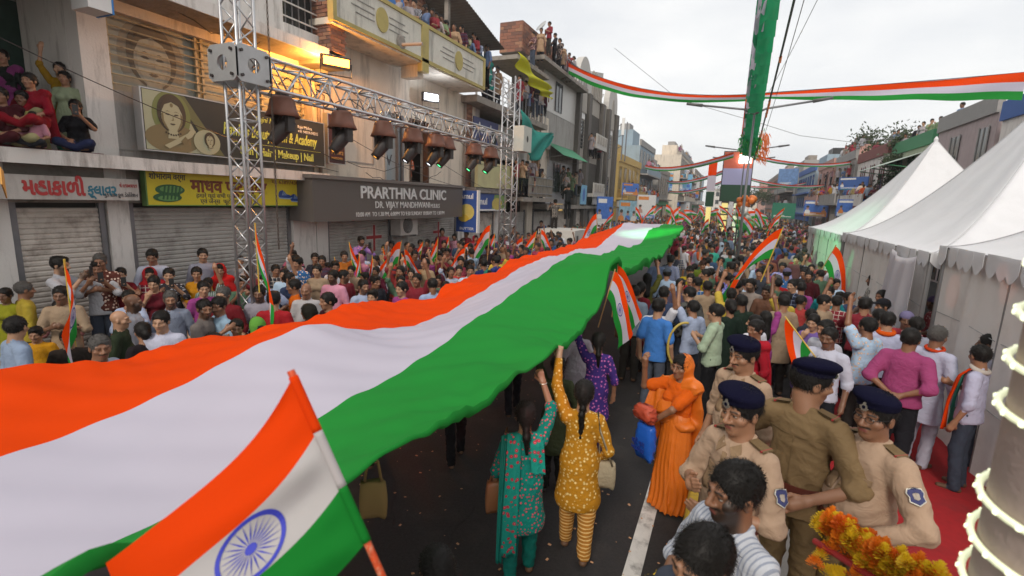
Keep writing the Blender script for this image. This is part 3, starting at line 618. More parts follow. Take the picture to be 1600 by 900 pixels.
# faded poster of a bride behind the bars (flat print)
M_PR = [mat('print_%d' % i, c, .8, noise=.15, nscale=8) for i, c in enumerate([(.36, .35, .29), (.25, .24, .2), (.14, .125, .1), (.31, .3, .25)])]
def portrait(parent, x, cy, cz, s, tones=M_PR, veil=True):
    if veil: flatp('print', tones[1], parent, disc_pts(cy, cz + .05 * s, .56 * s, .68 * s), x, .002); flatp('print', tones[3], parent, disc_pts(cy, cz - .62 * s, .8 * s, .42 * s), x + .0025, .002)
    flatp('print', tones[2], parent, disc_pts(cy, cz + .1 * s, .42 * s, .55 * s), x + .005, .002); flatp('print', tones[0], parent, disc_pts(cy, cz, .31 * s, .42 * s), x + .0075, .002)
    flatp('print', tones[0], parent, [(cy - .12 * s, cz - .3 * s), (cy + .12 * s, cz - .3 * s), (cy + .16 * s, cz - .62 * s), (cy - .16 * s, cz - .62 * s)], x + .0076, .002)
    for sg in (-1, 1):
        flatp('print', tones[2], parent, [(cy + sg * a * s, cz + b * s) for a, b in ((.05, .055), (.09, .085), (.15, .09), (.205, .065), (.15, .045), (.09, .04))], x + .01, .002); flatp('print', tones[2], parent, [(cy + sg * a * s, cz + b * s) for a, b in ((.045, .135), (.12, .168), (.22, .125), (.12, .152))], x + .01, .002)
        flatp('print', tones[3], parent, [(cy + sg * a * s, cz + b * s) for a, b in ((.25, .12), (.31, .05), (.29, -.18), (.2, -.32), (.1, -.41), (.17, -.28), (.245, -.12))], x + .0098, .002); flatp('print', tones[2], parent, disc_pts(cy + sg * .33 * s, cz - .14 * s, .035 * s, .07 * s, 10), x + .0125, .002)
    flatp('print', tones[3], parent, [(cy + a * s, cz + b * s) for a, b in ((.02, .08), (.035, -.06), (.05, -.09), (0, -.11), (-.045, -.09), (-.01, -.085), (.015, -.06))], x + .01, .002); flatp('print', tones[2], parent, [(cy + a * s, cz + b * s) for a, b in ((-.085, -.2), (-.03, -.18), (0, -.19), (.03, -.18), (.085, -.2), (.03, -.235), (-.03, -.235))], x + .01, .002)
    flatp('print', tones[2], parent, [(cy + a * s, cz + b * s) for a, b in ((-.31, .1), (-.2, .33), (0, .42), (.2, .33), (.31, .1), (.33, .25), (.2, .5), (0, .56), (-.2, .5), (-.33, .25))], x + .0099, .002)
    for k in range(7): flatp('print', tones[2], parent, disc_pts(cy + (k - 3) * .07 * s, cz - .47 * s - .05 * s * math.cos((k - 3) * .6), .03 * s, .03 * s, 8), x + .01, .002)
    flatp('print', tones[3], parent, disc_pts(cy, cz + .33 * s, .045 * s, .06 * s, 10), x + .0105, .002)
portrait(w1, -.169, 6.2, 5.35, 1.05); portrait(w1, -.169, 8.1, 5.25, .9)
for z in np.linspace(4.84, 5.94, 8): MB().tube([(-.06, 5.42, z), (-.06, 9.7, z)], .014, 6).build('window_bar', M_GRILL, w1)
for yy in (5.44, 7.0, 7.12, 8.5, 9.68): box('mullion', M_GRILL, w1, -.14, -.085, yy - .025, yy + .025, 4.72, 6.02)
box('upper_slab', M_CONC, b1, -2.2, .95, -4, 9.5, 6.2, 6.36); box('upper_slab_edge', M_WHITEW, b1, .952, .99, -4, 9.5, 6.18, 6.4)
box('second_floor_wall', M_WHITEW, b1, -.3, .55, 2, 8.6, 6.36, 9.2); box('second_floor_wall', M_WHITEW, b1, -.3, .56, 8.6, 10.2, 6.36, 6.75); box('second_floor_wall', M_WHITEW, b1, -.3, .57, 9.75, 10.2, 6.75, 9.2)
w2 = box('window', M_GLASSD, b1, .3, .34, 8.6, 9.75, 6.75, 8.4)
for yy in np.linspace(8.7, 9.65, 6): box('window_bar', M_STEEL, w2, .5, .52, yy - .012, yy + .012, 6.75, 8.4)
for zz in (6.9, 7.2, 7.5): box('window_bar', M_WHITEW, w2, .525, .545, 8.6, 9.75, zz - .015, zz + .015)
box('broken_slab', M_CONC, b1, -.3, .9, 9.5, 10.3, 6.12, 6.34)
bb = thing('broken_brick_balcony', 'broken brick stub at the corner of the salon house balcony', 'masonry', (FX, 0, 0))
box('core', M_MORT, bb, .25, .93, 9.62, 10.12, 6.42, 8.2); brick_panel(bb, 'x', .95, 9.62, 10.12, 6.4, 8.2, 3, ragged=.06); brick_panel(bb, 'y', 9.6, .25, .94, 6.4, 8.2, 4, ragged=.06)
ab = thing('lamp_box', 'blue and white box unit fixed high on the pillar of the salon house', 'unit', (FX + .62, 4.95, 5.72))
box('casing', M_WHITE, ab, -.22, .22, -.22, .1, 0, .55); box('side_panel', mat('unit_blue', (.02, .2, .55), .5), ab, -.221, .221, .102, .13, -.01, .55); MB().prism(disc_pts(.0, .3, .12, .1, 14), 'y', -.235, -.222).build('stain', mat('rust', ()), ab)

# ---- signs of the salon house
s1 = sign_box('shop_sign', 'white shutter-box sign with red and blue Gujarati lettering over the first shutter', mat('sign_white_dirty', (.5, .46, .42), .7, noise=.12, dirt=(.16, .11, .09), dirtamt=.6, streak=True), .02, .42, 3.3, 5.42, 2.84, 3.2)
text('lettering', 'મહાકાળી', .33, mat('paint_red', (.42, .03, .03), .6), s1, (.425, -.52, .075), width=.78, bold=.012)
text('lettering', 'ફ્લાવર', .24, mat('paint_teal', (.03, .17, .24), .6), s1, (.425, .29, .08), width=.42, bold=.006)
text('lettering', 'મો. ૯૮૧૩૦૯૫૯૧૮૧', .09, mat('paint_red', ()), s1, (.425, .76, .22), width=.27); text('lettering', 'બુકે હાર ફુલ ડેકોરેશન', .09, mat('ink', (.06, .055, .06), .6), s1, (.425, .5, .06), width=.53)
M_YEL = mat('sign_yellow', (.62, .50, .02), .5, noise=.08, nscale=1.5); M_MAR = mat('sign_maroon', (.20, .045, .015), .5); M_INK = mat('ink', ())
s2 = sign_box('shop_sign', 'yellow footwear shop sign in Hindi with a green sandal and blue shoes', M_YEL, .18, .3, 5.62, 9.28, 2.76, 3.37, edge=mat('sign_green_edge', (.1, .2, .05), .6))
text('lettering', 'शोभाराम वर्मा', .15, M_INK, s2, (.303, -1.78, .47), width=.66, bold=.002)
text('lettering', 'माधव फूट वेयर', .34, M_MAR, s2, (.303, -1.02, .26), width=1.75, bold=.012)
text('lettering', 'हमारे यहां सभी प्रकार के लेडिज', .12, M_INK, s2, (.303, -.93, .145), width=1.35); text('lettering', 'एवं जेन्स  फूट वेयर मिलते हैं।', .12, M_INK, s2, (.303, -.85, .035), width=1.3)
text('lettering', 'मो. 6389743865', .12, M_MAR, s2, (.303, .85, .49), width=.9)
M_SG = [mat('sandal_green', (.02, .10, .03), .4), mat('sandal_light', (.12, .28, .08), .4), mat('shoe_blue', (.02, .06, .25), .4), mat('shoe_light', (.3, .42, .6), .4)]
def shoe2d(parent, y, z, s, m1, m2, flip=1):
    P = lambda pts: [(y + flip * a * s, z + b * s) for a, b in pts]
    flatp('print', m1, parent, P([(0, .1), (.1, .0), (.75, -.02), (1, .04), (1.0, .13), (.8, .2), (.6, .24), (.45, .4), (.3, .48), (.12, .42), (.02, .3)]), .303); flatp('print', m2, parent, P([(.02, .02), (.1, -.04), (.78, -.07), (1.02, .0), (1.02, .05), (.75, -.01), (.1, .02)]), .306)
    for k in range(4): flatp('print', m2, parent, P([(.36 + .09 * k, .40 - .06 * k), (.40 + .09 * k, .40 - .06 * k), (.30 + .09 * k, .16), (.26 + .09 * k, .16)]), .307)
flatp('print', M_SG[0], s2, disc_pts(-1.42, .28, .27, .1), .303); flatp('print', M_SG[1], s2, disc_pts(-1.4, .29, .21, .065), .306); flatp('print', M_SG[0], s2, disc_pts(-1.48, .14, .26, .085), .309); flatp('print', M_SG[1], s2, disc_pts(-1.46, .125, .2, .05), .312)
for k in range(5): flatp('print', M_SG[0], s2, [(-1.58 + .07 * k, .1), (-1.55 + .07 * k, .1), (-1.5 + .07 * k, .36), (-1.53 + .07 * k, .36)], .315)
shoe2d(s2, 1.02, .17, .38, M_SG[2], M_SG[3]); shoe2d(s2, 1.36, .1, .36, M_SG[2], M_SG[3])
M_OLV = mat('sign_olive', (.035, .032, .024), .4, noise=.1); M_CRM = mat('sign_cream', (.42, .42, .27), .5, noise=.06); M_LIME = mat('letter_lime', (.62, .66, .12), .5)
s3 = sign_box('salon_sign', 'dark olive beauty salon sign with a jewelled bride and lime lettering', M_OLV, .2, .38, 5.62, 9.86, 3.74, 4.78, edge=mat('alu', (.5, .5, .5), .4, metal=.8))
flatp('print', M_CRM, s3, [(-2.1, .01), (-.98, .01), (-1.52, 1.03), (-2.1, 1.03)], .382); flatp('print', mat('sign_olive2', (.15, .15, .06), .5), s3, [(-1.62, 1.03), (-1.36, 1.03), (-.62, .01), (-.86, .01), (-1.2, .55)], .3835, .002)
PT2 = [mat('print_skin', (.46, .43, .27), .6), mat('print_veil', (.2, .22, .07), .6), mat('print_dark', (.07, .05, .03), .6), mat('print_gold', (.22, .17, .08), .6)]
portrait(s3, .386, -1.62, .62, .62, PT2)
flatp('print', PT2[2], s3, disc_pts(-1.66, .08, .36, .3, 24, 0, math.pi), .384, .002); flatp('print', PT2[0], s3, [(-1.8, .1), (-1.72, .05), (-1.28, .3), (-1.2, .42), (-1.28, .46), (-1.36, .36)], .402); flatp('print', PT2[3], s3, [(-1.5, .2), (-1.45, .15), (-1.36, .24), (-1.41, .3)], .406)
flatp('print', M_CRM, s3, disc_pts(-.98, .24, .27, .235), .4); portrait(s3, .404, -.93, .27, .26, PT2, False)
text('lettering', 'Flawless Beauty Salon & Academy', .33, M_LIME, s3, (.384, -.62, .46), width=2.5, bold=.006, shear=.25)
text('lettering', 'Skin | Hair | Makeup | Nail', .24, M_LIME, s3, (.384, -.25, .1), width=2.0, bold=.006); box('rule', M_LIME, s3, .381, .385, -.45, 2.0, .33, .337)
text('lettering', 'Rajni Mishra', .16, M_LIME, s3, (.384, .15, .82), width=.75, shear=.3); text('lettering', 'Rajni Mishra\n+91 94014-94215', .1, M_WHITE, s3, (.384, 1.3, .83), width=.62)
s4 = sign_box('hanging_sign', 'maroon upright makeover sign beside the olive salon sign', mat('sign_maroon_dark', (.05, .012, .012), .45), .28, .42, 9.98, 10.55, 3.85, 5.05, edge=mat('alu', ()))
text('lettering', 'Rajni\nMishra', .2, mat('letter_gold', (.4, .25, .08), .4), s4, (.424, -.2, .42), width=.42, shear=.2); text('lettering', 'MAKEOVER', .08, mat('letter_gold', ()), s4, (.424, -.2, .1), width=.4)
for k in range(4): flatp('print', mat('letter_gold', ()), s4, disc_pts(-.02 + .03 * math.sin(k), .75 + k * .1, .05 - .006 * k, .035, 8), .424)

# ---- clinic building
b2 = thing('clinic_building', 'cream two storey building with a clinic below and a trimmed terrace parapet', 'building', (FX, 0, 0))
box('wall', M_WHITEW, b2, -.35, 0, 9.9, 10.3, 0, 3.5); box('wall', M_GREYW, b2, -.35, .01, 13.1, 13.9, 0, 3.5); box('wall', M_WHITEW, b2, -.35, .02, 17.3, 17.8, 0, 3.5); box('wall', M_DARKW, b2, -.6, -.37, 9.9, 17.8, 0, 3.5)
shutter(b2, 10.4, 13.0, .15, 2.5, M_SHUT2, x=-.12); shutter(b2, 14.0, 17.2, .15, 2.5, M_SHUT2, x=-.12)
M_RC = mat('cross_red', (.35, .03, .03), .6, noise=.2); M_RW = mat('cross_white', (.55, .5, .47), .6)
for yc in (12.3, 16.0):
    for e, m in ((.09, M_RW), (.05, M_RC)):
        x = -.082 if m is M_RW else -.078; q = MB(); q.box(x, x + .004, yc - e, yc + e, 1.35, 2.15); q.box(x, x + .0035, yc - .36, yc - e, 1.78 - e, 1.78 + e); q.box(x, x + .0035, yc + e, yc + .36, 1.78 - e, 1.78 + e); q.build('red_cross', m, b2)
box('wall', M_CREAM, b2, -.35, 0, 9.9, 12.75, 3.5, 7.0); box('wall', M_CREAM, b2, -.35, 0, 12.75, 15.2, 5.6, 7.0); box('wall', M_CREAM, b2, -.35, 0, 13.72, 14.05, 3.5, 5.6); box('wall', M_CREAM, b2, -.35, 0, 15.2, 18.6, 3.5, 7.0); box('wall', M_DARKW, b2, -1.6, -1.4, 9.9, 18.6, 3.5, 7)
box('door', mat('door_glass', (.3, .34, .36), .25, noise=.1), b2, -.12, -.08, 12.8, 13.7, 3.55, 5.6, label='frosted glass door with an emblem'); box('door_frame', mat('alu', ()), b2, -.12, .02, 12.75, 12.83, 3.5, 5.6); box('door_frame', M_STEEL, b2, -.12, .02, 13.4, 13.46, 3.5, 5.6); box('door_frame', M_STEEL, b2, -.12, .02, 13.64, 13.72, 3.5, 5.6)
text('lettering', 'V', .5, mat('ink', ()), b2, (-.076, 12.92, 4.0), width=.3); box('door_frame', mat('wood_dark', (.1, .05, .03), .6), b2, -.2, .02, 14.05, 14.12, 3.5, 5.6); box('door_frame', mat('wood_dark', ()), b2, -.2, .02, 15.13, 15.2, 3.5, 5.6)
box('door', mat('wood_dark', ()), b2, -.9, -.86, 14.4, 15.0, 3.5, 5.5); box('wall_outline', M_GREYW, b2, .002, .02, 11.1, 12.2, 3.95, 3.99); box('wall_outline', M_GREYW, b2, .002, .02, 12.2, 12.24, 3.95, 4.9)
box('terrace_slab', M_CREAM, b2, -2, 1.08, 9.55, 17.15, 6.98, 7.12); MB().box(.3, .9, 13.2, 13.5, 6.62, 6.975).build('beam', M_CREAM, b2)
box('parapet', M_PARA, b2, .98, 1.1, 9.55, 17.15, 7.12, 8.02)
for a, b, c, d in ((9.5, 17.2, 7.03, 7.13), (9.5, 17.2, 8.02, 8.12), (9.5, 9.62, 7.13, 8.02), (13.1, 13.45, 6.75, 8.02), (17.08, 17.2, 7.13, 8.02)): box('parapet_trim', M_TRIM, b2, .97, 1.14, a, b, c, d)
for yc in (11.3, 15.3):
    flatp('parapet_medallion', M_TRIM, b2, disc_pts(yc, 7.58, .24, .3), 1.101, .03)
    for k, (l, z) in enumerate(((1.0, 7.75), (1.15, 7.6), (1.0, 7.45))):
        for sg in (-1, 1): box('parapet_groove', M_GREYW, b2, 1.101, 1.118, yc + sg * .3 if sg > 0 else yc - l, yc + l if sg > 0 else yc - .3, z - .012, z + .012)
MB().tube([(1.1, 12.1, 7.2), (1.75, 12.2, 7.2)], .045, 10).build('drain_pipe', mat('pipe', (.3, .24, .2), .6), b2); MB().lathe([(.16, 0), (.2, .03), (.15, .05), (0.01, .05)], 12, (1.1, 12.1, 7.26), np.array([[0, 0, 1], [1, 0, 0], [0, 1, 0]])).build('drain_patch', M_CONC, b2)
s5 = sign_box('clinic_sign', 'large grey clinic sign with raised white capital letters', mat('sign_taupe', (.115, .098, .088), .5, noise=.08, nscale=1.2), .02, .8, 9.02, 16.25, 2.38, 3.42)
box('sign_cap', mat('sign_taupe_dark', (.16, .14, .13), .6), s5, .0, .86, -3.68, 3.66, 1.042, 1.13)
M_LET = mat('letter_white', (.68, .67, .66), .5)
text('lettering', 'PRARTHNA CLINIC', .46, M_LET, s5, (.805, -1.96, .60), width=4.35, bold=.008, depth=.02); text('lettering', 'DR. VIJAY MANDHWANI', .27, M_LET, s5, (.805, -1.35, .33), width=2.75, bold=.001, depth=.006); text('lettering', 'M.B.B.S', .19, M_LET, s5, (.805, 1.46, .33), width=.55, bold=0, depth=.006)
text('lettering', '10:00 AM  TO 1.30 PM, 6:00PM TO 9:30 SUNDAY 10:00AM TO 1:30 PM', .17, M_LET, s5, (.805, -2.15, .1), width=4.45, bold=0, depth=.004)
ac = thing('air_conditioner', 'white outdoor air conditioner unit hanging under the clinic sign', 'air conditioner', (FX, 13.45, 1.82))
box('casing', mat('ac_white', (.5, .47, .44), .6, noise=.1, dirt=(.2, .16, .13)), ac, .03, .42, -.47, .47, 0, .64); flatp('fan_grille', mat('ac_dark', (.05, .05, .05), .6), ac, disc_pts(-.08, .32, .26, .26), .421, .012)
for k in range(5): r_ = .05 + .045 * k; MB().tube([(.436, -.08 + r_ * math.cos(a), .32 + r_ * math.sin(a)) for a in np.linspace(0, 6.283, 25)], .004, 4, False).build('grille_ring', mat('ac_white', ()), ac)
box('bracket', M_STEEL, ac, .0, .42, -.4, -.36, -.05, 0); box('bracket', M_STEEL, ac, .0, .42, .36, .4, -.05, 0)
# terrace room and tin roof behind the parapet
tr = thing('terrace_shed', 'brick room with a corrugated tin roof on the clinic terrace', 'shed', (FX, 0, 0))
box('wall', M_MORT, tr, -.85, -.45, 13.6, 15.6, 8.0, 9.75); brick_panel(tr, 'x', -.42, 13.6, 15.6, 8.0, 9.75, 8, bl=.3, bh=.12); brick_panel(tr, 'y', 13.58, -.85, -.44, 8.6, 9.75, 9, bl=.3, bh=.12)
for yy in (15.65, 18.6): box('post', M_CONC, tr, .35, .5, yy - .07, yy + .07, 8.0, 9.65 - (yy - 15.65) * .24)
def roof_fn(u, v): yy = 15.2 + u * 3.9; return (-.9 + v * 1.9, yy, 9.86 - (yy - 15.2) * .22 - .02 * v + .018 * math.sin(u * 3.9 * 40))
MB().sheet(roof_fn, 156, 1).build('tin_roof', mat('tin', (.17, .15, .14), .5, metal=.4, noise=.25, dirt=(.1, .06, .04)), tr)
box('back_wall', M_DARKW, tr, -1.2, -1.0, 15.6, 19, 8, 9.3); box('parapet', M_PARA, tr, -1.2, .98, 17.0, 17.15, 7.12, 7.9)
bt = MB().sheet(lambda u, v: (.3 + .2 * u, 12.0 + u * 2.0, 8.6 + .55 * v + .06 * math.sin(7 * u + 3 * v)), 12, 5).build('blue_tarpaulin', mat('tarp_blue', (.02, .14, .42), .5, noise=.2), None, smooth=True); bt.location = (FX - .6, 0, .25); tag(bt, 'blue tarpaulin stretched over the people on the terrace', 'tarpaulin')

# ---- dairy shop building
b3 = thing('dairy_shop_building', 'weathered building with dairy shop signs, brick pier and a white railed balcony', 'building', (FX, 0, 0))
box('wall', M_DARKW, b3, -1.3, -1.0, 17.8, 25.4, 0, 7); box('wall', M_GREYW, b3, -.4, 0, 18.6, 19.0, 3.51, 6.69); box('wall', M_WHITEW, b3, -.4, -.1, 19.0, 25.3, 4.9, 6.4); box('wall', M_CREAM, b3, -.4, .0, 24.6, 25.39, 0, 9.9)
shutter(b3, 18.0, 20.6, .15, 2.5, M_SHUT, x=-.12); shutter(b3, 21.2, 24.4, .15, 2.5, M_SHUT2, x=-.12); box('wall', M_WHITEW, b3, -.35, 0, 20.68, 21.12, 0, 3.3)
box('floor_slab', M_CONC, b3, -1.2, .5, 17.8, 25.3, 3.3, 3.5); box('floor_slab', M_CONC, b3, -1.2, .7, 17.4, 25.3, 6.7, 6.95); box('floor_slab', M_CONC, b3, -1, .65, 21.2, 25.35, 9.2, 9.38)
bp = thing('brick_pier', 'exposed brick pier between the clinic and the dairy shop', 'masonry', (FX, 0, 0)); box('core', M_MORT, bp, -.3, .05, 17.75, 18.2, 3.52, 6.7); brick_panel(bp, 'x', .08, 17.75, 18.2, 3.52, 6.7, 5, bl=.24, bh=.1); brick_panel(bp, 'y', 17.73, -.3, .07, 3.52, 6.7, 6, bl=.24, bh=.1)
for z in np.linspace(7.15, 7.95, 5): MB().tube([(.62, 17.5, z), (.62, 20.6, z)], .022, 6).build('railing_bar', M_WHITE, b3)
for yy in (17.5, 19.0, 20.6): box('railing_post', M_WHITE, b3, .59, .65, yy - .03, yy + .03, 6.95, 8.0)
for yy in np.linspace(20.9, 25.1, 12): box('railing_post', M_STEEL, b3, .6, .63, yy - .015, yy + .015, 6.95, 7.9)
box('railing_rail', M_STEEL, b3, .59, .64, 20.8, 25.2, 7.9, 7.96)
M_AB = mat('sign_blue', (.03, .08, .3), .4); M_AY = mat('butter', (.55, .45, .12), .5, noise=.2)
s6 = sign_box('shop_sign', 'faded navy dairy sign high on the weathered wall', mat('sign_navy', (.07, .08, .2), .6, noise=.2), -.09, .05, 18.4, 20.7, 5.35, 6.35); text('lettering', 'Amul', .6, M_WHITE, s6, (.053, -.85, .42), width=1.3, bold=.012); flatp('print', M_BLACK, s6, disc_pts(.72, .35, .3, .3), .052)
s7 = sign_box('shop_sign', 'pale yellow cloth sign below the lamps', mat('sign_pale', (.5, .47, .25), .7, noise=.12, dirt=(.3, .25, .15)), .4, .55, 17.9, 22.6, 3.52, 4.55); text('lettering', 'દૂધ અને ઘી', .14, M_CREAM, s7, (.553, -.6, .12), width=1.1)
s8 = thing('hanging_sign', 'upright blue butter sign with yellow frame at the clinic corner', 'sign', (FX + .85, 16.6, 2.3)); box('sign_panel', M_AB, s8, -.45, .42, -.1, .06, -.5, 1.05); box('sign_frame', M_WHITE, s8, .42, .47, -.11, .07, -.52, 1.07); text('lettering', 'Amul', .28, M_WHITE, s8, (-.33, -.103, .75), face='-y', width=.6, bold=.005)
MB().prism(disc_pts(0, .25, .32, .3, 20), 'y', -.115, -.101).build('print', M_AY, s8); MB().prism(disc_pts(-.12, .02, .22, .14, 16), 'y', -.122, -.117).build('print', mat('butter2', (.5, .35, .04), .5), s8); text('lettering', 'BUTTER', .14, M_WHITE, s8, (-.3, -.105, -.42), face='-y', width=.6)
s9 = sign_box('shop_sign', 'blue and green dairy sign with a yellow pack beside the upright butter sign', M_AB, .3, .42, 17.5, 21.0, 2.55, 3.28); flatp('print', mat('sign_green2', (.2, .32, .1), .5), s9, [(.2, .01), (1.74, .01), (1.74, .7), (.5, .7)], .4215); flatp('print', M_AY, s9, disc_pts(.75, .3, .5, .26), .426); text('lettering', 'Amul', .38, M_WHITE, s9, (.424, -1.5, .28), width=1.3, bold=.008); flatp('print', M_WHITE, s9, [(-1.74, .01), (1.74, .01), (1.74, .08), (-1.74, .08)], .4265, .002)
# ---- tiled building with cloths
b4 = thing('tiled_building', 'narrow building with a brick penthouse, patterned tiles and cloth draped balconies', 'building', (FX, 0, 0))
M_TILE = mat('tile_white', (.45, .43, .4), .35, noise=.15, nscale=20, bump=.5, bscale=14); M_TILE2 = mat('tile_grey', (.3, .3, .31), .3, noise=.5, nscale=16)
box('wall', M_GREYW, b4, -.4, 0, 26.3, 32.2, 5.4, 8.0); box('wall', M_TILE, b4, -.4, .02, 26.3, 32.2, 8.0, 10.0); box('wall', M_TILE2, b4, -.4, .01, 27.4, 32.2, 2.9, 5.4); box('wall', M_CREAM, b4, -.4, .03, 25.4, 27.3, 3.0, 7.6); box('wall', M_DARKW, b4, -1.5, -1.2, 25.4, 32.2, 0, 10)
shutter(b4, 25.8, 28.6, .15, 2.5, M_SHUT2, x=-.12); shutter(b4, 29, 31.8, .15, 2.5, M_SHUT, x=-.12)
for a, b, c, d in ((28.2, 29.3, 8.2, 9.8), (28.5, 29.6, 3.6, 5.3)):
    wb4 = box('window', M_GLASSD, b4, .025, .05, a, b, c, d); box('window_frame', M_BLACK, wb4, .05, .07, (a + b) / 2 - .04, (a + b) / 2 + .04, c, d)
    for e in (a, b): box('window_frame', M_BLACK, wb4, .05, .075, e - .05, e + .05, c, d)
box('balcony_slab', M_CONC, b4, -1, 1.0, 21.6, 26.0, 3.0, 3.2); box('balcony_slab', M_CONC, b4, -1.4, .7, 24.4, 32.6, 10.0, 10.2); box('floor_slab', M_CONC, b4, -.4, .6, 26, 32.2, 2.6, 2.85)
box('penthouse_wall', M_MORT, b4, -1.4, -.2, 23.6, 28.2, 10.2, 11.6); brick_panel(b4, 'x', -.17, 23.6, 28.2, 10.22, 11.6, 11, bl=.42, bh=.15); brick_panel(b4, 'y', 23.58, -1.4, -.2, 10.22, 11.6, 12, bl=.42, bh=.15, n_max=60)
for yy in np.linspace(28.6, 32.5, 8): box('railing_post', M_STEEL, b4, .55, .6, yy - .02, yy + .02, 10.2, 11.0)
box('railing_rail', M_STEEL, b4, .54, .61, 28.5, 32.6, 11.0, 11.06)
bal = thing('balcony_sheet', 'rough sheet metal balcony front wrapped with rope', 'balcony front', (FX, 0, 0)); MB().sheet(lambda u, v: (1.0 + .04 * math.sin(u * 30), 22.2 + u * 3.6, 3.25 + v * .95), 60, 2).build('metal_sheet', mat('sheet_grey', (.2, .17, .14), .7, noise=.4, nscale=4), bal); [MB().tube([(1.05, 22.2, z), (1.05, 25.8, z)], .02, 5).build('rail', M_STEEL, bal) for z in (3.4, 3.8, 4.18)]
def drape(name, label, P, sag, m, nu=26, nv=10, amp=.08):
    P = [np.array(p) for p in P]
    def fn(u, v):
        top = P[0] * (1 - u) + P[1] * u; bot = P[2] * (1 - u) + P[3] * u; p = top * (1 - v) + bot * v; s = math.sin(math.pi * u) * sag
        return p + np.array((amp * math.sin(9 * u * (1 + v) + 4 * v), 0, -s * (.4 + .6 * v)))
    o = MB().sheet(fn, nu, nv).build(name, m, None, smooth=True); o.modifiers.new('thickness', 'SOLIDIFY').thickness = .006; return tag(o, label, 'cloth')
M_TEAL = mat('cloth_teal', (.01, .27, .22), .7, noise=.12, trans=.25)
drape('draped_cloth', 'teal cloth swagged under a balcony beyond the far truss tower', [(-9.0, 20.9, 7.0), (-9.0, 25.2, 6.6), (-9.0, 20.9, 5.6), (-9.0, 25.2, 6.35)], 1.0, M_TEAL, amp=.12)
drape('draped_cloth', 'bright yellow cloth hanging over a balcony above the far truss tower', [(-9.1, 20.6, 9.3), (-9.1, 25.0, 8.7), (-9.1, 20.6, 8.75), (-9.1, 25.0, 8.15)], .2, mat('cloth_yellow', (.62, .6, .01), .7, trans=.3), amp=.15)
drape('draped_cloth', 'teal cloth hung beside the tin roof of the clinic terrace', [(-9.4, 17.4, 8.75), (-9.4, 18.9, 8.35), (-9.4, 17.5, 7.5), (-9.4, 18.9, 7.4)], .1, M_TEAL)
aw = thing('awning', 'green corrugated awning over the tiled wall', 'awning', (FX, 0, 0)); MB().sheet(lambda u, v: (.0 + v * 1.1, 27.0 + u * 5.2, 6.35 - v * .75 + .02 * math.sin(u * 5.2 * 30)), 150, 2).build('sheet', mat('awning_green', (.03, .2, .1), .5, noise=.2), aw); [MB().tube([(.0, yy, 5.5), (1.05, yy, 5.6)], .02, 5).build('strut', M_STEEL, aw) for yy in (27.2, 29.6, 32)]
# ---- arched grey building
b5 = thing('arched_building', 'tall grey building with dark pilasters, arched gables and recessed balconies', 'building', (FX, 0, 0))
M_AR = mat('wall_taupe', (.36, .33, .29), .9, noise=.1, dirt=(.2, .17, .14), dirtamt=.4, streak=True); M_PIL = mat('pilaster', (.10, .09, .08), .8, noise=.15); M_ARW = mat('gable', (.5, .48, .45), .9, noise=.08)
box('wall', M_AR, b5, -.5, 0, 32.2, 44.2, 0, 10.6)
for a, b in ((32.3, 32.8), (34.6, 35.3), (38.5, 39.1), (40.6, 41.2), (43.5, 44.2)): box('pilaster', M_PIL, b5, .0, .3, a, b, 0, 10.4)
for c, hw in ((33.7, 1.5), (42.2, 1.6)):
    flatp('gable', M_ARW, b5, [(c - hw, 10.4)] + disc_pts(c, 10.6, hw, 1.9, 16, math.pi, 0) + [(c + hw, 10.4)], -.3, .45); flatp('arch', M_AR, b5, disc_pts(c, 9.2, .62, 2.2, 20, math.pi, 0) + [(c + .62, 9.0), (c - .62, 9.0)], .152, .03)
    flatp('arch_panel', M_WHITE, b5, disc_pts(c, 8.6, .55, 1.1, 16, math.pi, 0) + [(c + .55, 8.6), (c - .55, 8.6)], .002, .1)
    for z0, z1 in ((6.7, 8.5), (3.4, 5.2)):
        wn = box('window', M_GLASSD, b5, .004, .06, c - .5, c + .5, z0, z1)
        for k in range(7): box('louvre', M_PIL, wn, .06, .09, c - .5, c + .5, z0 + .12 + k * .25, z0 + .18 + k * .25)
MB().prism([(35.3, 10.4), (38.5, 10.4), (38.5, 12.6), (35.3, 12.0)], 'x', -.3, .1).build('gable', M_ARW, b5); [box('gable_rib', M_AR, b5, .1, .18, 35.6 + k * .5, 35.75 + k * .5, 10.4, 12.1) for k in range(6)]
for z in (7.4, 4.0):
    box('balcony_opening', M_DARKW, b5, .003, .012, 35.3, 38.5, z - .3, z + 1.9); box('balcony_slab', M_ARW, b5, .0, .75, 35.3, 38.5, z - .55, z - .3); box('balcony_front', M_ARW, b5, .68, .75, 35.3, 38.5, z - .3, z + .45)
    for k in range(4): box('balcony_panel', M_AR, b5, .752, .78, 35.5 + k * .75, 36.0 + k * .75, z - .2, z + .35)
box('shop_lintel', M_CONC, b5, .0, .5, 32.2, 44.2, 2.6, 2.8); shutter(b5, 33, 36, .15, 2.4, M_SHUT, x=.02); shutter(b5, 37, 40.2, .15, 2.4, M_SHUT2, x=.02)
M_PB = [mat('poster_blue', (.06, .16, .5), .6, noise=.4, nscale=5), mat('poster_sky', (.2, .45, .65), .6, noise=.3, nscale=4), mat('poster_orange', (.6, .22, .05), .6, noise=.3, nscale=5), mat('poster_white', (.6, .6, .6), .6, noise=.15), mat('poster_green', (.05, .3, .12), .6)]
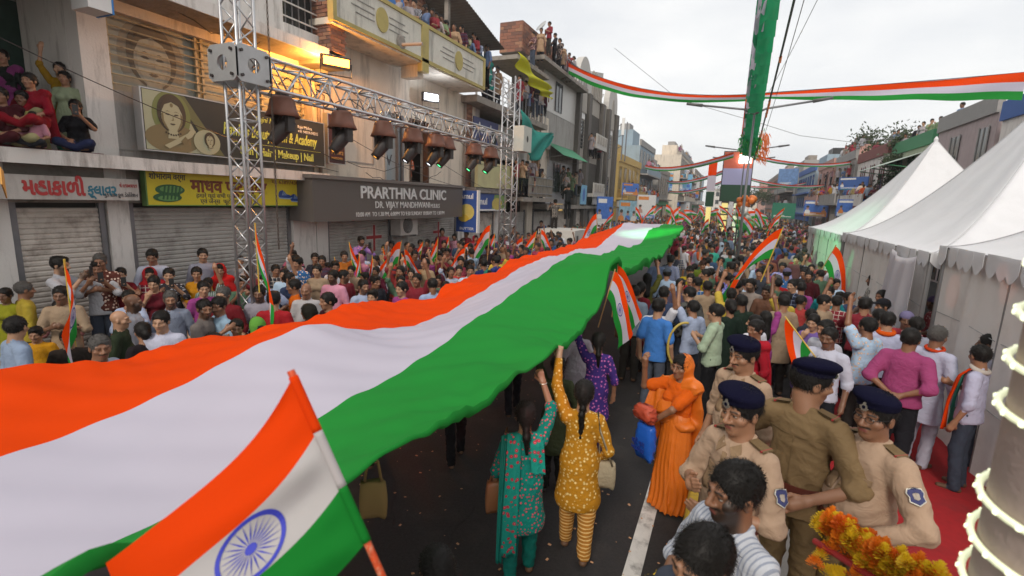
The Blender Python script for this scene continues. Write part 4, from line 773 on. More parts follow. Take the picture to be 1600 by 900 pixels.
for a, b, z0, z1, i in ((32.8, 34.2, 2.9, 4.2, 1), (36, 39.4, 2.9, 4.2, 3)):
    t = sign_box('poster_board', 'pale blue poster board on the ledge of the arched building' if i == 1 else 'white poster board with blue print on the arched building', M_PB[i], .5, .56, a, b, z0, z1); flatp('print', M_PB[0], t, disc_pts(0, .65, .8 if i == 3 else .3, .45, 18), .562)

# clutter on the left fronts: small boxes, pipes, dishes, cable tangles
for k, (yy, z, lab) in enumerate(((18.3, 4.7, 'grey junction box on the brick pier'), (27.0, 5.9, 'small junction box on the tiled building'), (10.05, 5.75, 'small junction box on the cream wall under the parapet'))):
    t = thing('junction_box', lab, 'box', (FX + .12, yy, z)); box('casing', M_ALUJ if False else mat('jbox', (.3, .29, .27), .6, noise=.15), t, 0, .16, -.14, .14, 0, .36); box('lid', mat('jbox', ()), t, .161, .175, -.12, .12, .03, .33); MB().tube([(.08, 0, 0), (.08, .02, -.9)], .016, 6).build('conduit', mat('pipe', (.3, .24, .2), .6), t)
for k, (x, yy, z, lab) in enumerate(((-.5, 27.0, 11.6, 'satellite dish on the brick penthouse'), (-.6, 41.0, 10.6, 'satellite dish on the arched building'), (-.3, 16.8, 9.3, 'satellite dish near the tin roof'))):
    t = thing('satellite_dish', lab, 'satellite dish', (FX + x, yy, z)); Md = rotm(-.6) @ np.array([[1, 0, 0], [0, math.cos(.9), -math.sin(.9)], [0, math.sin(.9), math.cos(.9)]]); MB().lathe([(.02, 0), (.2, .03), (.34, .1), (.345, .11), (.2, .045), (.02, .012)], 18, (0, 0, .75), Md).build('dish', mat('dish_grey', (.45, .45, .45), .5), t, smooth=True); MB().tube([(0, 0, 0), (0, 0, .75)], .025, 6).build('mount', M_STEEL, t)
for k in range(9):
    r_ = random.Random(40 + k); y0 = 6 + k * 2.6; a = np.array((FX + .25 + r_.uniform(0, .5), y0, r_.uniform(3.6, 6.6))); b = a + np.array((r_.uniform(-.1, .3), r_.uniform(3, 7), r_.uniform(-1.2, .8))); P = [a * (1 - u) + b * u - np.array((0, 0, (.25 + .3 * r_.random()) * 4 * u * (1 - u))) for u in np.linspace(0, 1, 14)]
    o = MB().tube(P, .009, 5).build('facade_cable', mat('cable_black', (.02, .02, .02), .6)); tag(o, '%s thin cable slung along the left fronts counted from the salon' % ('first', 'second', 'third', 'fourth', 'fifth', 'sixth', 'seventh', 'eighth', 'ninth')[k], 'cable')
for yy, z0, z1 in ((10.02, 3.5, 6.95), (17.62, 3.5, 6.95), (25.9, 3, 9.9)): MB().tube([(.09, yy, z0), (.09, yy, z1)], .045, 8).build('drain_pipe', mat('pipe', ()), b2 if yy < 20 else b4, smooth=True)
# ---------------------------------------------------------------- lighting truss on two towers, moving heads, floodlights
M_ALU = mat('truss_alu', (.52, .52, .53), .38, metal=.85, noise=.1, nscale=12); M_ALUP = mat('alu_plate', (.42, .42, .42), .5, metal=.55, noise=.15, nscale=9)
M_DARKM = mat('fixture_black', (.035, .028, .026), .45, noise=.2); M_HOUS = mat('rain_cover', (.2, .08, .05), .5, noise=.35, nscale=7, trans=.15)
def truss(parent, A, B, w, nbay, rt=.025, rd=.013):
    """four chords from A to B with zig-zag diagonals; parts are chords and diagonals"""
    A = np.array(A, float); B = np.array(B, float); d = (B - A); L = np.linalg.norm(d); d /= L
    s = np.cross(d, (0, 0, 1) if abs(d[2]) < .9 else (1, 0, 0)); s /= np.linalg.norm(s); u = np.cross(s, d); c = [(-1, -1), (1, -1), (1, 1), (-1, 1)]; P = lambda k, t: A + d * L * t + (s * c[k][0] + u * c[k][1]) * w / 2
    for k in range(4): MB().tube([P(k, 0), P(k, 1)], rt, 8).build('chord', M_ALU, parent, smooth=True)
    for k in range(4):
        for i in range(nbay):
            a, b = (k, (k + 1) % 4) if i % 2 else ((k + 1) % 4, k); MB().tube([P(a, i / nbay), P(b, (i + 1) / nbay)], rd, 6).build('diagonal', M_ALU, parent, smooth=True)
            if i % 4 == 0: MB().tube([P(k, i / nbay), P((k + 1) % 4, i / nbay)], rd, 6).build('brace', M_ALU, parent, smooth=True)
TX = -6.6; TY1 = atx(381, 200, TX)[1]; TY2 = atx(796, 250, TX)[1]; TZ = 4.78
t1 = thing('truss_tower', 'near upright aluminium truss tower passing through a steel corner block', 'truss tower', (TX, TY1, 0)); truss(t1, (0, 0, .05), (0, 0, 7.6), .29, 30, .021, .011)
t2 = thing('truss_tower', 'far upright aluminium truss tower with a winch box at the end of the beam', 'truss tower', (TX, TY2, 0)); truss(t2, (0, 0, .05), (0, 0, 6.75), .4, 24, .024, .012)
for t in (t1, t2): box('base_plate', M_ALUP, t, -.45, .45, -.45, .45, .0, .03)
cbm = [((-.34, -.31), 0), ((.31, .34), 0)]
def corner_block(t, z0, h, w):
    def plate(ax, s):
        q = MB(); n = 24
        # square plate with a round hole: ring of quads
        out = []; inn = []
        for i in range(n):
            a = 2 * math.pi * i / n + math.pi / n; ca, sa = math.cos(a), math.sin(a); m_ = max(abs(ca), abs(sa)); out.append((ca / m_ * w, sa / m_ * h / 2)); inn.append((ca * .1, sa * .1))
        V = [];
        for t_ in (s * w, s * (w - .03)):
            for (p, r_) in (out, None), (inn, None):
                for u, v in p: V.append((t_, u, z0 + h / 2 + v) if ax == 'x' else (u, t_, z0 + h / 2 + v))
        F = []
        for i in range(n):
            j = (i + 1) % n; F += [(i, j, n + j, n + i), (2 * n + i, 2 * n + j, 3 * n + j, 3 * n + i), (i, j, 2 * n + j, 2 * n + i), (n + i, n + j, 3 * n + j, 3 * n + i)]
        q.add(V, F).build('block_plate', M_ALUP, t)
    for ax in 'xy':
        for s in (-1, 1): plate(ax, s if ax == 'x' else s * .998)
    for sx in (-1, 1):
        for sz in (.08, h - .08):
            for sy in (-1, 1): MB().tube([(w * sx, sy * w * .72, z0 + sz), (w * sx + .03 * sx, sy * w * .72, z0 + sz)], .022, 8).build('bolt', M_DARKM, t); MB().tube([(sy * w * .72, w * sx, z0 + sz), (sy * w * .72, w * sx + .03 * sx, z0 + sz)], .022, 8).build('bolt', M_DARKM, t)
corner_block(t1, TZ - .22, .48, .28)
hb = thing('winch_box', 'pale winch box with a round hole on the far truss tower', 'box', (TX + .28, TY2 + .02, 4.55)); box('casing', mat('box_pale', (.45, .46, .42), .6, noise=.1), hb, -.03, .3, -.3, .34, 0, .75); flatp('hole', M_BLACK, hb, disc_pts(0, .38, .07, .1, 14), .301)
bm_ = thing('truss_beam', 'horizontal aluminium lighting beam between the two towers', 'truss beam', (TX, 0, TZ)); truss(bm_, (0, TY1 + .34, 0), (0, TY2 - .3, 0), .42, 30)
rc = random.Random(5)
for k in range(10):
    y0 = TY1 + .6 + k * .85; P = [(rc.uniform(-.15, .15), y0 + i * .14, -.1 + .12 * math.sin(i * 1.3 + k) + rc.uniform(-.03, .03)) for i in range(9)]; MB().tube(P, .009, 5).build('cable', M_DARKM, bm_, smooth=True)
ch = thing('hoist_chain', 'rusty hoist chain hanging beside the near tower', 'chain', (TX + .1, TY1 + .42, 0))
cm = MB()
for i in range(70): z = 7.4 - i * .075; cm.tube([(.012 * math.cos(a) * (i % 2) , .012 * math.cos(a) * ((i + 1) % 2) + (i > 90) * .1, z + .045 * math.sin(a)) for a in np.linspace(0, 6.283, 9)], .007, 4, False)
cm.build('chain_links', mat('chain_steel', (.12, .09, .07), .6, metal=.5), ch, kind='stuff')
ORG, WHT, GRN = (1, .42, .05), (.9, .95, 1), (.1, 1, .3)
def moving_head(px, label, col, e, s=.72, fac=.0):
    y = atx(px, 200, TX)[1]; t = thing('moving_head_light', label, 'stage light', (TX, y, TZ - .21), group='moving lights hung under the truss')
    MB().lathe([(.02 * s, -.02), (.2 * s, -.03), (.25 * s, -.08), (.3 * s, -.24), (.36 * s, -.33), (.34 * s, -.335), (.27 * s, -.25), (.02, -.2)], 22).build('rain_cover', M_HOUS, t, smooth=True)
    MB().lathe([(.1, .03), (.1, -.04)], 12).build('clamp', M_DARKM, t)
    for sx in (-1, 1): box('yoke_arm', M_DARKM, t, sx * .2 * s - .035, sx * .2 * s + .035, -.07, .07, -.56, -.3)
    R = rotm(0, .55 + fac, 0) @ np.diag([1, 1, 1.]); Mx = np.array([[1, 0, 0], [0, math.cos(2.5), -math.sin(2.5)], [0, math.sin(2.5), math.cos(2.5)]])
    Mz = rotm(-.7 + fac) @ Mx; c = (0, 0, -.5)
    lh = MB().lathe([(.06, -.2), (.15 * s, -.17), (.165 * s, .0), (.15 * s, .16), (.125 * s, .24), (.125 * s, .30), (.105 * s, .30), (.1 * s, .26)], 20, c, Mz).build('lamp_head', M_DARKM, t, smooth=True)
    MB().lathe([(.1 * s, .262), (.07 * s, .285), (.02, .295)], 18, c, Mz).build('lens', mat('lens_%d%d%d' % tuple(int(v * 99) for v in col), col, .2, emis=col, estr=e), lh, smooth=True)
for a in ((443, 'nearest stage light under the truss beside the near tower, amber lens', ORG, 2.2), (535, 'large hooded stage light glowing amber below the orange floodlight', ORG, 2.2), (599, 'amber stage light third along the truss', ORG, 2.0), (645, 'dark hooded stage light with a white lens in front of the open doorway', WHT, 3),
          (681, 'stage light with white lens just right of the doorway', WHT, 3), (697, 'stage light with green lens close behind another', GRN, 3), (742, 'green lens stage light in front of the brick pier', GRN, 3), (768, 'last green stage light before the far tower', GRN, 3)): moving_head(*a)
def flood(px, py, label, col, e, w_, h_, X=TX + .1):
    p = atx(px, py, X); t = thing('floodlight', label, 'floodlight', p, rz=-.5)
    box('housing', M_DARKM, t, -.1, .03, -w_ / 2 - .04, w_ / 2 + .04, -h_ / 2 - .04, h_ / 2 + .04); box('lamp_panel', mat('flood_%d' % int(e * 10), col, .3, emis=col, estr=e), t, .031, .04, -w_ / 2, w_ / 2, -h_ / 2, h_ / 2)
    q = MB(); q.tube([(0, -w_ / 2 - .06, 0), (0, -w_ / 2 - .06, -h_ - .12), (0, w_ / 2 + .06, -h_ - .12), (0, w_ / 2 + .06, 0)], .014, 6); q.build('bracket', M_DARKM, t); return t, p
f1, p1 = flood(525, 97, 'glowing orange floodlight hanging under the clinic balcony', (1, .36, .04), 9, .58, .17, -8.55)
f2, p2 = flood(673, 152, 'white floodlight clamped on the cream wall above the open doorway', (.85, .92, 1), 5, .5, .2, -9.5)
def spot_area(p, col, e, sz, dx): 
    l = bpy.data.lights.new('flood_glow', 'POINT'); l.energy = e; l.color = col; l.shadow_soft_size = sz; o = bpy.data.objects.new('flood_glow', l); COL.objects.link(o); o.location = (p[0] + dx, p[1], p[2])
spot_area(p1, (1, .40, .07), 230, .12, -.45); spot_area(p2, (.8, .88, 1), 20, .1, .3)
# overhead wires along the facades
for k, (a, b, sag) in enumerate((((-9.2, 2, 5.6), (-9.3, 10, 3.62), .3), ((-9.0, 10.2, 5.6), (-9.1, 22, 3.0), .5), ((-8.5, 9.5, 4.4), (-8.6, 18, 3.4), .35))):
    P = [np.array(a) * (1 - t) + np.array(b) * t - np.array((0, 0, sag * 4 * t * (1 - t))) for t in np.linspace(0, 1, 16)]; o = MB().tube(P, .008, 5).build('cable', M_DARKM); tag(o, ('thin black cable crossing the salon house front', 'thin black cable sagging past the open doorway', 'thin black cable along the clinic sign')[k], 'cable')
# ---------------------------------------------------------------- white peaked tents on the right
M_TENT = mat('tent_white', (.8, .8, .82), .45, noise=.05, nscale=3, trans=.18, dirt=(.62, .62, .62), dirtamt=.35, dscale=1.2)
M_TWALL = mat('tent_wall', (.82, .8, .76), .7, noise=.06, nscale=2, bump=.35, bscale=3, trans=.3, dirt=(.55, .5, .45), dirtamt=.45)
M_POLE = mat('pole_steel', (.3, .3, .3), .4, metal=.7)
def tent(label, x0, x1, y0, y1, ze, zp, scal=.16, panels=()):
    t = thing('peaked_tent', label, 'tent', ((x0 + x1) / 2, (y0 + y1) / 2, 0)); a, b = (x1 - x0) / 2, (y1 - y0) / 2
    N, Mr = 96, 26
    def fn(u, v):      # u round the square, v from eave (0) to peak (1); the cloth curves up steeply to the peak
        q = u * 4; k = int(q) % 4; f_ = q - int(q); c = [(-a, -b), (-a, b), (a, b), (a, -b)]; p0, p1_ = np.array(c[k]), np.array(c[(k + 1) % 4]); p = p0 * (1 - f_) + p1_ * f_
        s = 1 - v; z = ze + (zp - ze) * (v ** 1.62) ; sg = .12 * math.sin(math.pi * f_) * s * v * 2
        wr = .012 * math.sin(f_ * 60) * (1 - v) ** 3 + .02 * math.sin(f_ * 21 + 2.0 * k) * math.sin(math.pi * v) ** 2 + .012 * math.sin(f_ * 47 + 5 * v) * v * (1 - v)
        return p[0] * s, p[1] * s, z - sg + wr
    V = [fn(i / N, (j / Mr) * .985) for j in range(Mr + 1) for i in range(N)]; F = [(j * N + i, j * N + (i + 1) % N, (j + 1) * N + (i + 1) % N, (j + 1) * N + i) for j in range(Mr) for i in range(N)]
    o = MB().add(V, F).build('canopy', M_TENT, t, smooth=True); o.modifiers.new('thickness', 'SOLIDIFY').thickness = .006
    for k in range(4): MB().tube([np.array(fn(k / 4, j / 20 * .98)) + np.array((0, 0, .006)) for j in range(21)], .008, 5).build('seam', mat('seam_grey', (.5, .5, .52), .6), t)
    MB().lathe([(.05, zp - .14), (.06, zp), (.02, zp + .08)], 10).build('peak_cap', M_TENT, t)
    val = MB()
    for (ax, c0, lo, hi) in (('x', -a - .02, -b, b), ('y', -b - .02, -a, a), ('y', b + .02, -a, a)):
        n = int((hi - lo) / .28)
        for i in range(n):
            u0, u1 = lo + (hi - lo) * i / n, lo + (hi - lo) * (i + 1) / n; w_ = u1 - u0; P = [(u0, ze + .02), (u1, ze + .02)] + [(u1 - w_ * k / 8, ze - scal - .11 * math.sin(math.pi * k / 8)) for k in range(9)]; ph = .02 * math.sin(i * 1.7)
            val.prism(P, ax, c0 + ph, c0 + ph + .004)
    val.build('scalloped_valance', mat('valance_white', (.86, .86, .87), .5, noise=.05, trans=.4), t)
    for sx in (-1, 1):
        for sy in (-1, 1): MB().tube([(sx * a * .985, sy * b * .985, 0), (sx * a * .985, sy * b * .985, ze)], .035, 8).build('pole', M_POLE, t)
    for (p, q) in panels:
        def wf(u, v, p=p, q=q): yy = p + (q - p) * u; fold = .035 * math.sin(u * (q - p) * 5.2) * (1 - v * .6) + .012 * math.sin(u * (q - p) * 17 + 2 * v); return -a + .05 + fold, yy, .02 + v * (ze - .05)
        w_ = MB().sheet(wf, int((q - p) * 26), 14).build('wall_panel', M_TWALL, t, smooth=True)
        MB().tube([(-a + .02, q - .01, .02), (-a + .02, q - .01, ze)], .012, 6).build('seam_rope', M_POLE, t)
        [MB().tube([(-a + .03 + .0 * k, p + .03, z), (-a + .05, (p + q) / 2, z + .02 * (k % 2)), (-a + .03, q - .03, z)], .005, 4).build('seam', M_POLE, t) for k, z in enumerate((.85, 1.65))]
    return t
X0, X1 = 2.85, 8.1
ta = tent('farthest white peaked tent with green tinted walls', X0, X1, 16.15, 22.9, 2.42, 5.35, .1, panels=((-3.3, -1.2), (-1.15, .6), (.65, 2.2), (2.25, 3.3)))
tb = tent('middle white peaked tent with a hanging white curtain', X0, X1, 9.5, 16.05, 2.5, 5.75, .12, panels=((-3.25, -1.25), (-1.2, .9), (.95, 3.2)))
tc_ = tent('nearest white peaked tent with a deep scalloped edge beside the lounge sign', X0 + .1, X1 + .2, 3.0, 9.4, 2.62, 5.9, .16, panels=((1.2, 3.15), (-.9, 1.15), (-3.1, -.95)))
# white curtain tied across the gap of the middle tent
cu = MB().sheet(lambda u, v: (2.72 + .05 * math.sin(u * 16) * (1 - .5 * v) - .1 * (1 - v) * math.sin(3 * u), 9.62 + u * (1.3 + .55 * (1 - v)), .03 + v * (2.42 - .10 * math.sin(math.pi * u))), 40, 24).build('hanging_curtain', mat('curtain_white', (.68, .66, .7), .6, noise=.04, trans=.3), None, smooth=True)
cu.modifiers.new('thickness', 'SOLIDIFY').thickness = .004; tag(cu, 'sheer white curtain hanging across the entrance of the middle tent', 'curtain')
lb = thing('lounge_sign', 'lilac upright board reading CM LOUNGE leaning on the tent wall', 'sign', (*atz(1535, 505, 1.2)[:2], 0), rz=rad(26)); 
_p = atd(1537, 490, 6.6); lb.location = (_p[0], _p[1], 0); z0 = _p[2]
box('board', mat('board_lilac', (.42, .39, .5), .6, noise=.06), lb, -.19, .19, -.012, .012, z0 - .5, z0 + .27); text('lettering', 'CM', .15, M_INK, lb, (-.10, -.015, z0 + .05), face='-y', width=.19, bold=.004); text('lettering', 'LOUNGE', .13, M_INK, lb, (-.155, -.015, z0 - .13), face='-y', width=.31, bold=.003)
box('post', M_POLE, lb, -.03, .03, .012, .05, 0, z0 + .1); box('foot', M_POLE, lb, -.2, .2, -.1, .15, 0.02, .05)
# green and red stage light on the tent walls comes from the moving lights
def stage_spot(frm, to, col, e, ang, blend=.3):
    l = bpy.data.lights.new('stage_beam', 'SPOT'); l.energy = e; l.color = col; l.spot_size = rad(ang); l.spot_blend = blend; l.shadow_soft_size = .03; o = bpy.data.objects.new('stage_beam', l); COL.objects.link(o); o.location = frm
    o.rotation_euler = (Vector(to) - Vector(frm)).to_track_quat('-Z', 'Y').to_euler()
for px, py in ((1325, 420), (1300, 400), (1290, 440)):
    q = atx(px, py, X0); stage_spot((TX + .1, TY2 - 1.2, 4.0), q, (.1, 1, .35), 900, 6)
stage_spot((TX + .1, TY2 - 1.5, 4.0), atx(1285, 415, X0), (.3, 1, .45), 2600, 26, .6)
for q in (atz(640, 690, 0), atz(600, 745, 0), atz(690, 655, 0)): stage_spot((2.4, .2, 4.2), q, (1, .05, .02), 190, 8)  # red pools on the road: spots added out of view, right of the camera
for px, py in ((1470, 450), (1550, 440)): q = atx(px, py, X0); stage_spot((TX + .1, TY1 + 1.6, 4.0), q, (1, .25, .12), 300, 3)

# ---------------------------------------------------------------- LED wound column close to the camera
cx, cy, cz = atd(1662, 850, 1.0); CR = .125
lc = thing('led_column', 'round lavender column wound with a glowing LED rope close to the camera', 'column', (cx, cy, 0)); MB().lathe([(CR + .06, .0), (CR + .06, .05), (CR, .06), (CR, 3.3), (CR + .02, 3.32), (.01, 3.33)], 48).build('shaft', mat('column_lilac', (.36, .28, .25), .7, noise=.2, nscale=4, bump=.2, bscale=50), lc, smooth=True)
def coil(z0, z1, pitch, name, col, e):
    n = int((z1 - z0) / pitch * 40); P = []; L = MB(); tb_ = []
    for i in range(n + 1):
        z = z0 + (z1 - z0) * i / n; a = -(z / pitch) * 2 * math.pi + 1.0; tb_.append(((CR + .012) * math.cos(a), (CR + .012) * math.sin(a), z))
    MB().tube(tb_, .0072, 8).build(name, mat('led_tube_%s' % name, col, .3, emis=col, estr=e), lc, smooth=True)
    m_ = mat('led_dot_%s' % name, col, .3, emis=col, estr=e * 3.4); d = MB()
    for i in range(0, n + 1, 2):
        q = np.array(tb_[i]); r_ = np.array((q[0], q[1], 0)); r_ /= np.linalg.norm(r_); c = q + r_ * .0045; d.lathe([(.001, -.006), (.005, -.0035), (.0056, .0), (.005, .0035), (.001, .006)], 8, c)
    d.build('led_beads', m_, lc, kind='stuff')
coil(.2, 2.60, .098, 'led_rope', (.85, .9, .6), .42); coil(2.66, 3.2, .098, 'led_rope', (1, .42, .04), .8)

# ---------------------------------------------------------------- barricade heaped with marigold garlands
mg = thing('flower_barricade', 'steel barricade heaped with orange and yellow marigold garlands in front of the officers', 'barricade')
A0, A1 = np.array(atd(1275, 835, 1.95)), np.array(atd(1455, 945, 1.5)); 
for k, (off, r_) in enumerate(((0, .016),)): MB().tube([A0 + (0, 0, off - .03), A1 + (0, 0, off - .03)], r_ * .8, 8).build('rail', mat('rail_red', (.3, .02, .02), .6), mg)
for t_ in (1,): q = A0 * (1 - t_) + A1 * t_; MB().tube([q + (0, 0, -.02), (q[0], q[1], .37)], .012, 8).build('post', mat('rail_red', ()), mg)
def marigold(m, seed):
    r_ = random.Random(seed); q = MB()
    for ring, (n, ra, z, tl) in enumerate(((15, .024, .0, .2), (14, .021, .005, .5), (12, .017, .010, .8), (9, .012, .014, 1.1), (6, .007, .018, 1.3), (4, .003, .02, 1.5))):
        for i in range(n):
            a = 6.283 * i / n + ring * .4 + r_.uniform(-.1, .1); c, s = math.cos(a), math.sin(a); w_ = .0048; o_ = np.array((ra * c * .35, ra * s * .35, z - .002)); tip = np.array((ra * c, ra * s, z + .010 * tl + r_.uniform(-.003, .003))); sd = np.array((-s, c, 0)) * w_
            q.add([o_, tip - sd, tip + np.array((c, s, .2)) * .003, tip + sd], [(0, 1, 2, 3)])
    me = bpy.data.meshes.new('marigold'); me.from_pydata(q.v, [], q.f); me.materials.append(m); me.update(); return me
MG = [marigold(mat('petal_orange', (.85, .24, .008), .7, noise=.2, trans=.2), 1), marigold(mat('petal_yellow', (.88, .6, .02), .7, noise=.2, trans=.2), 2), marigold(mat('petal_deep', (.75, .15, .006), .7, noise=.2, trans=.2), 3)]
rm = random.Random(9)
for i in range(298):
    t_ = rm.random() ** .9; ang = rm.uniform(-2.6, .9); rr_ = rm.uniform(.02, .08); ax_ = (A1 - A0) / np.linalg.norm(A1 - A0); sd = np.cross(ax_, (0, 0, 1)); sd /= np.linalg.norm(sd); up = np.cross(sd, ax_)
    n_ = -sd * math.cos(ang + .9) + up * abs(math.sin(ang + .9) + .25); n_ /= np.linalg.norm(n_); p = A0 * (1 - t_) + A1 * t_ + n_ * rr_ + np.array((0, 0, rm.uniform(-.012, .012)))
    if i % 5 == 0: p = p - np.array((0, 0, rm.uniform(.05, .36)))
    band = int(t_ * 9 + (0 if i % 3 else 2)) % 3
    o = bpy.data.objects.new('marigold', MG[(1 if band == 0 else 0 if band == 1 else rm.randrange(3))]); COL.objects.link(o); o.parent = mg; o.location = p; q_ = Vector(n_).to_track_quat('Z', 'Y').to_euler(); o.rotation_euler = q_; o.scale = (rm.uniform(1.0, 1.45),) * 3
# ---------------------------------------------------------------- the giant tricolour carried down the street
SAF, WHI, GRE, NAVY = (.80, .06, .002), (.56, .525, .62), (.02, .26, .04), (.02, .025, .28)
def flagcloth(name, c, tr=.2, rough=.8):
    m = mat(name, c, rough, noise=.06, nscale=1.5, trans=tr, bump=.12, bscale=5); m.node_tree.nodes['Principled BSDF'].inputs['Specular IOR Level'].default_value = .08; return m
M_SAF, M_WHI, M_GRE = flagcloth('flag_saffron', SAF), flagcloth('flag_white', WHI), flagcloth('flag_green', GRE)
M_NAVY = mat('flag_navy', NAVY, .8)
def line(X, pts, ext):
    P = np.array([atx(px, py, x if isinstance(x, float) else X) for px, py, x in [(p + (X,))[:3] if len(p) == 2 else p for p in pts]] + ext); P = P[np.argsort(P[:, 1])]; return P
L0 = line(-4.2, [(0, 578), (110, 566), (225, 549), (340, 527), (440, 510), (490, 491), (600, 467), (640, 468), (665, 475), (700, 445), (730, 432), (760, 433), (800, 405), (825, 400)], [(-4.2, -3, 1.9), (-4.2, .2, 1.9)])
L1 = line(-3.25, [(0, 712), (110, 672), (225, 625), (350, 570), (480, 505), (545, 513), (640, 510), (705, 487), (745, 460), (800, 425), (850, 403), (905, 390)], [(-3.25, -3, 1.75), (-3.25, .2, 1.72)])
L2 = line(-2.25, [(180, 850), (300, 790), (420, 715), (500, 655), (560, 612), (640, 570), (700, 530), (760, 490), (820, 445), (870, 410), (905, 395)], [(-2.25, -3, 1.6), (-2.25, .2, 1.6)])
L3 = line(-1.3, [(90, 900), (300, 840), (540, 745), (640, 695), (740, 630), (830, 570), (880, 535), (930, 490)], [(-1.3, -3, 2.0), (-1.3, .0, 2.1), (-1.32, 5.85, 2.06), (-1.36, 6.3, 2.34)])
# beyond the crossing hands the cloth dips and rises again: stations given in metres
FAR = {0: [(13.84, -4.2, 1.83), (15.8, -4.2, 1.99), (19.6, -4.2, 2.06), (25, -4.2, 2.0)],
       1: [(12.8, -3.3, 1.81), (14.7, -3.3, 2.05), (16.9, -3.3, 2.44), (20.6, -3.3, 2.28), (22.7, -3.3, 2.07), (25, -3.3, 2.0)],
       2: [(8.1, -2.3, 2.24), (9.7, -2.3, 2.06), (10.9, -2.3, 2.04), (11.3, -2.3, 2.16), (12.4, -2.3, 1.99), (14.3, -2.3, 1.95), (15.65, -2.3, 2.27), (16.7, -2.3, 2.31), (20.8, -2.4, 2.33), (25, -2.6, 2.2)],
       3: [(6.56, -1.3, 2.39), (7.0, -1.36, 2.12), (8.2, -1.3, 2.17), (10.75, -1.3, 2.02), (11.2, -1.3, 2.03), (13.3, -1.3, 2.25), (15.7, -1.3, 2.39), (19, -1.6, 2.3), (25, -2.1, 2.2)]}
LN = []
for i, L in enumerate((L0, L1, L2, L3)):
    P = np.concatenate([L, np.array([(x, y, z) for y, x, z in FAR[i]])]); LN.append(P[np.argsort(P[:, 1])])
def smooth_interp(P, ys):
    X = np.interp(ys, P[:, 1], P[:, 0]); Z = np.interp(ys, P[:, 1], P[:, 2]); k = np.array([1, 4, 6, 4, 1.]); k /= k.sum()
    for _ in range(2):
        Z = np.convolve(np.pad(Z, 2, 'edge'), k, 'valid'); X = np.convolve(np.pad(X, 2, 'edge'), k, 'valid')
    return X, Z
ys = np.concatenate([np.arange(-3, 12, .045), np.arange(12, 21.5, .07)]); S = [smooth_interp(P, ys) for P in LN]; NS = 14
def giant_band(i, m, name, label):
    (xa, za), (xb, zb) = S[i], S[i + 1]; V = []
    for j in range(NS + 1):
        t_ = j / NS; g = i + t_; x = xa * (1 - t_) + xb * t_
        # slope continuity across the seams: mix in a little of the neighbouring curvature; folds fan out from the hands that hold the edges
        z = za * (1 - t_) + zb * t_ - .03 * math.sin(math.pi * t_) * (1 if i == 1 else .4)
        near = abs(g - 1.5) / 1.5
        z = z + (.010 + .022 * near ** 3) * np.sin(ys * 5.6 + 1.3 * g + 1.2 * np.sin(ys * 1.9)) + .009 * np.sin(ys * 11.3 - g * 6) * near ** 2 + .008 * np.sin(ys * 23 + 5 * np.sin(ys * 2.7) + g * 9) * near ** 3 + .006 * np.sin(g * 17 + ys * 3 + 2 * np.sin(ys * 1.3)) * (.3 + near) + .005 * np.sin(ys * 17 - g * 11) + .02 * np.sin(ys * 2.1 + g * 2.3) * math.sin(math.pi * g / 3)
        V.append(np.stack([x + .012 * np.sin(ys * 7) * near, ys, z], 1))
    if i == 2: EDGE.append(V[-1])
    n = len(ys); V = np.concatenate(V); F = [(j * n + k, j * n + k + 1, (j + 1) * n + k + 1, (j + 1) * n + k) for j in range(NS) for k in range(n - 1)]
    o = link(name, mesh_np(name, V, F, True, [m]), GF); o['label'] = label; return o
EDGE = []; GF = thing('giant_flag', 'enormous saffron, white and green flag carried flat above the crowd along the street', 'flag')
giant_band(0, M_SAF, 'saffron_band', 'saffron band of the giant flag'); giant_band(1, M_WHI, 'white_band', 'white band of the giant flag'); giant_band(2, M_GRE, 'green_band', 'green band of the giant flag')
# the green hem hangs a little below the hands
(xg, zg) = S[3]; ze_ = zg + .032 * np.sin(ys * 5.6 + 3.9 + 1.2 * np.sin(ys * 1.9)) + .009 * np.sin(ys * 11.3 - 18); hang = .05 + .03 * np.sin(ys * 3.1) + np.where((ys > 6.7) & (ys < 9.8), .1, 0)
E0 = EDGE[0]; V = np.concatenate([E0, E0 + np.stack([.02 + 0 * ys, 0 * ys, -hang * .5], 1), E0 + np.stack([-.02 + .02 * np.sin(ys * 9), 0 * ys, -hang], 1)]); n = len(ys)
link('green_hem', mesh_np('hem', V, [(j * n + k, j * n + k + 1, (j + 1) * n + k + 1, (j + 1) * n + k) for j in range(2) for k in range(n - 1)], True, [M_GRE]), GF)

# ---------------------------------------------------------------- hand flags: cloth of three bands, wheel, stick
def chakra_parts(parent, pos, r, nrm_sign=1, spokes=24, fn=None, lift=.003):
    """wheel drawn on the cloth surface fn(u,v)->point; pos = centre in (u,v), r = radius in v units (already scaled) """
    q = MB()
    def P(a, rr_): return np.array(fn(pos[0] + rr_[0] * math.cos(a), pos[1] + rr_[1] * math.sin(a)))
    for (ra, rb) in ((.86, 1.0), (.0, .17)):
        n = 36; V = []
        for k in range(n):
            a = 2 * math.pi * k / n; V += [P(a, (r[0] * ra, r[1] * ra)), P(a, (r[0] * rb, r[1] * rb))]
        q.add(V, [(2 * k, 2 * k + 1, (2 * k + 3) % (2 * n), (2 * k + 2) % (2 * n)) for k in range(n)])
    for k in range(spokes):
        a = 2 * math.pi * k / spokes; w_ = .055; q.add([P(a - .001, (r[0] * .12, r[1] * .12)), P(a - w_, (r[0] * .42, r[1] * .42)), P(a, (r[0] * .88, r[1] * .88)), P(a + w_, (r[0] * .42, r[1] * .42))], [(0, 1, 2, 3)])
    return q
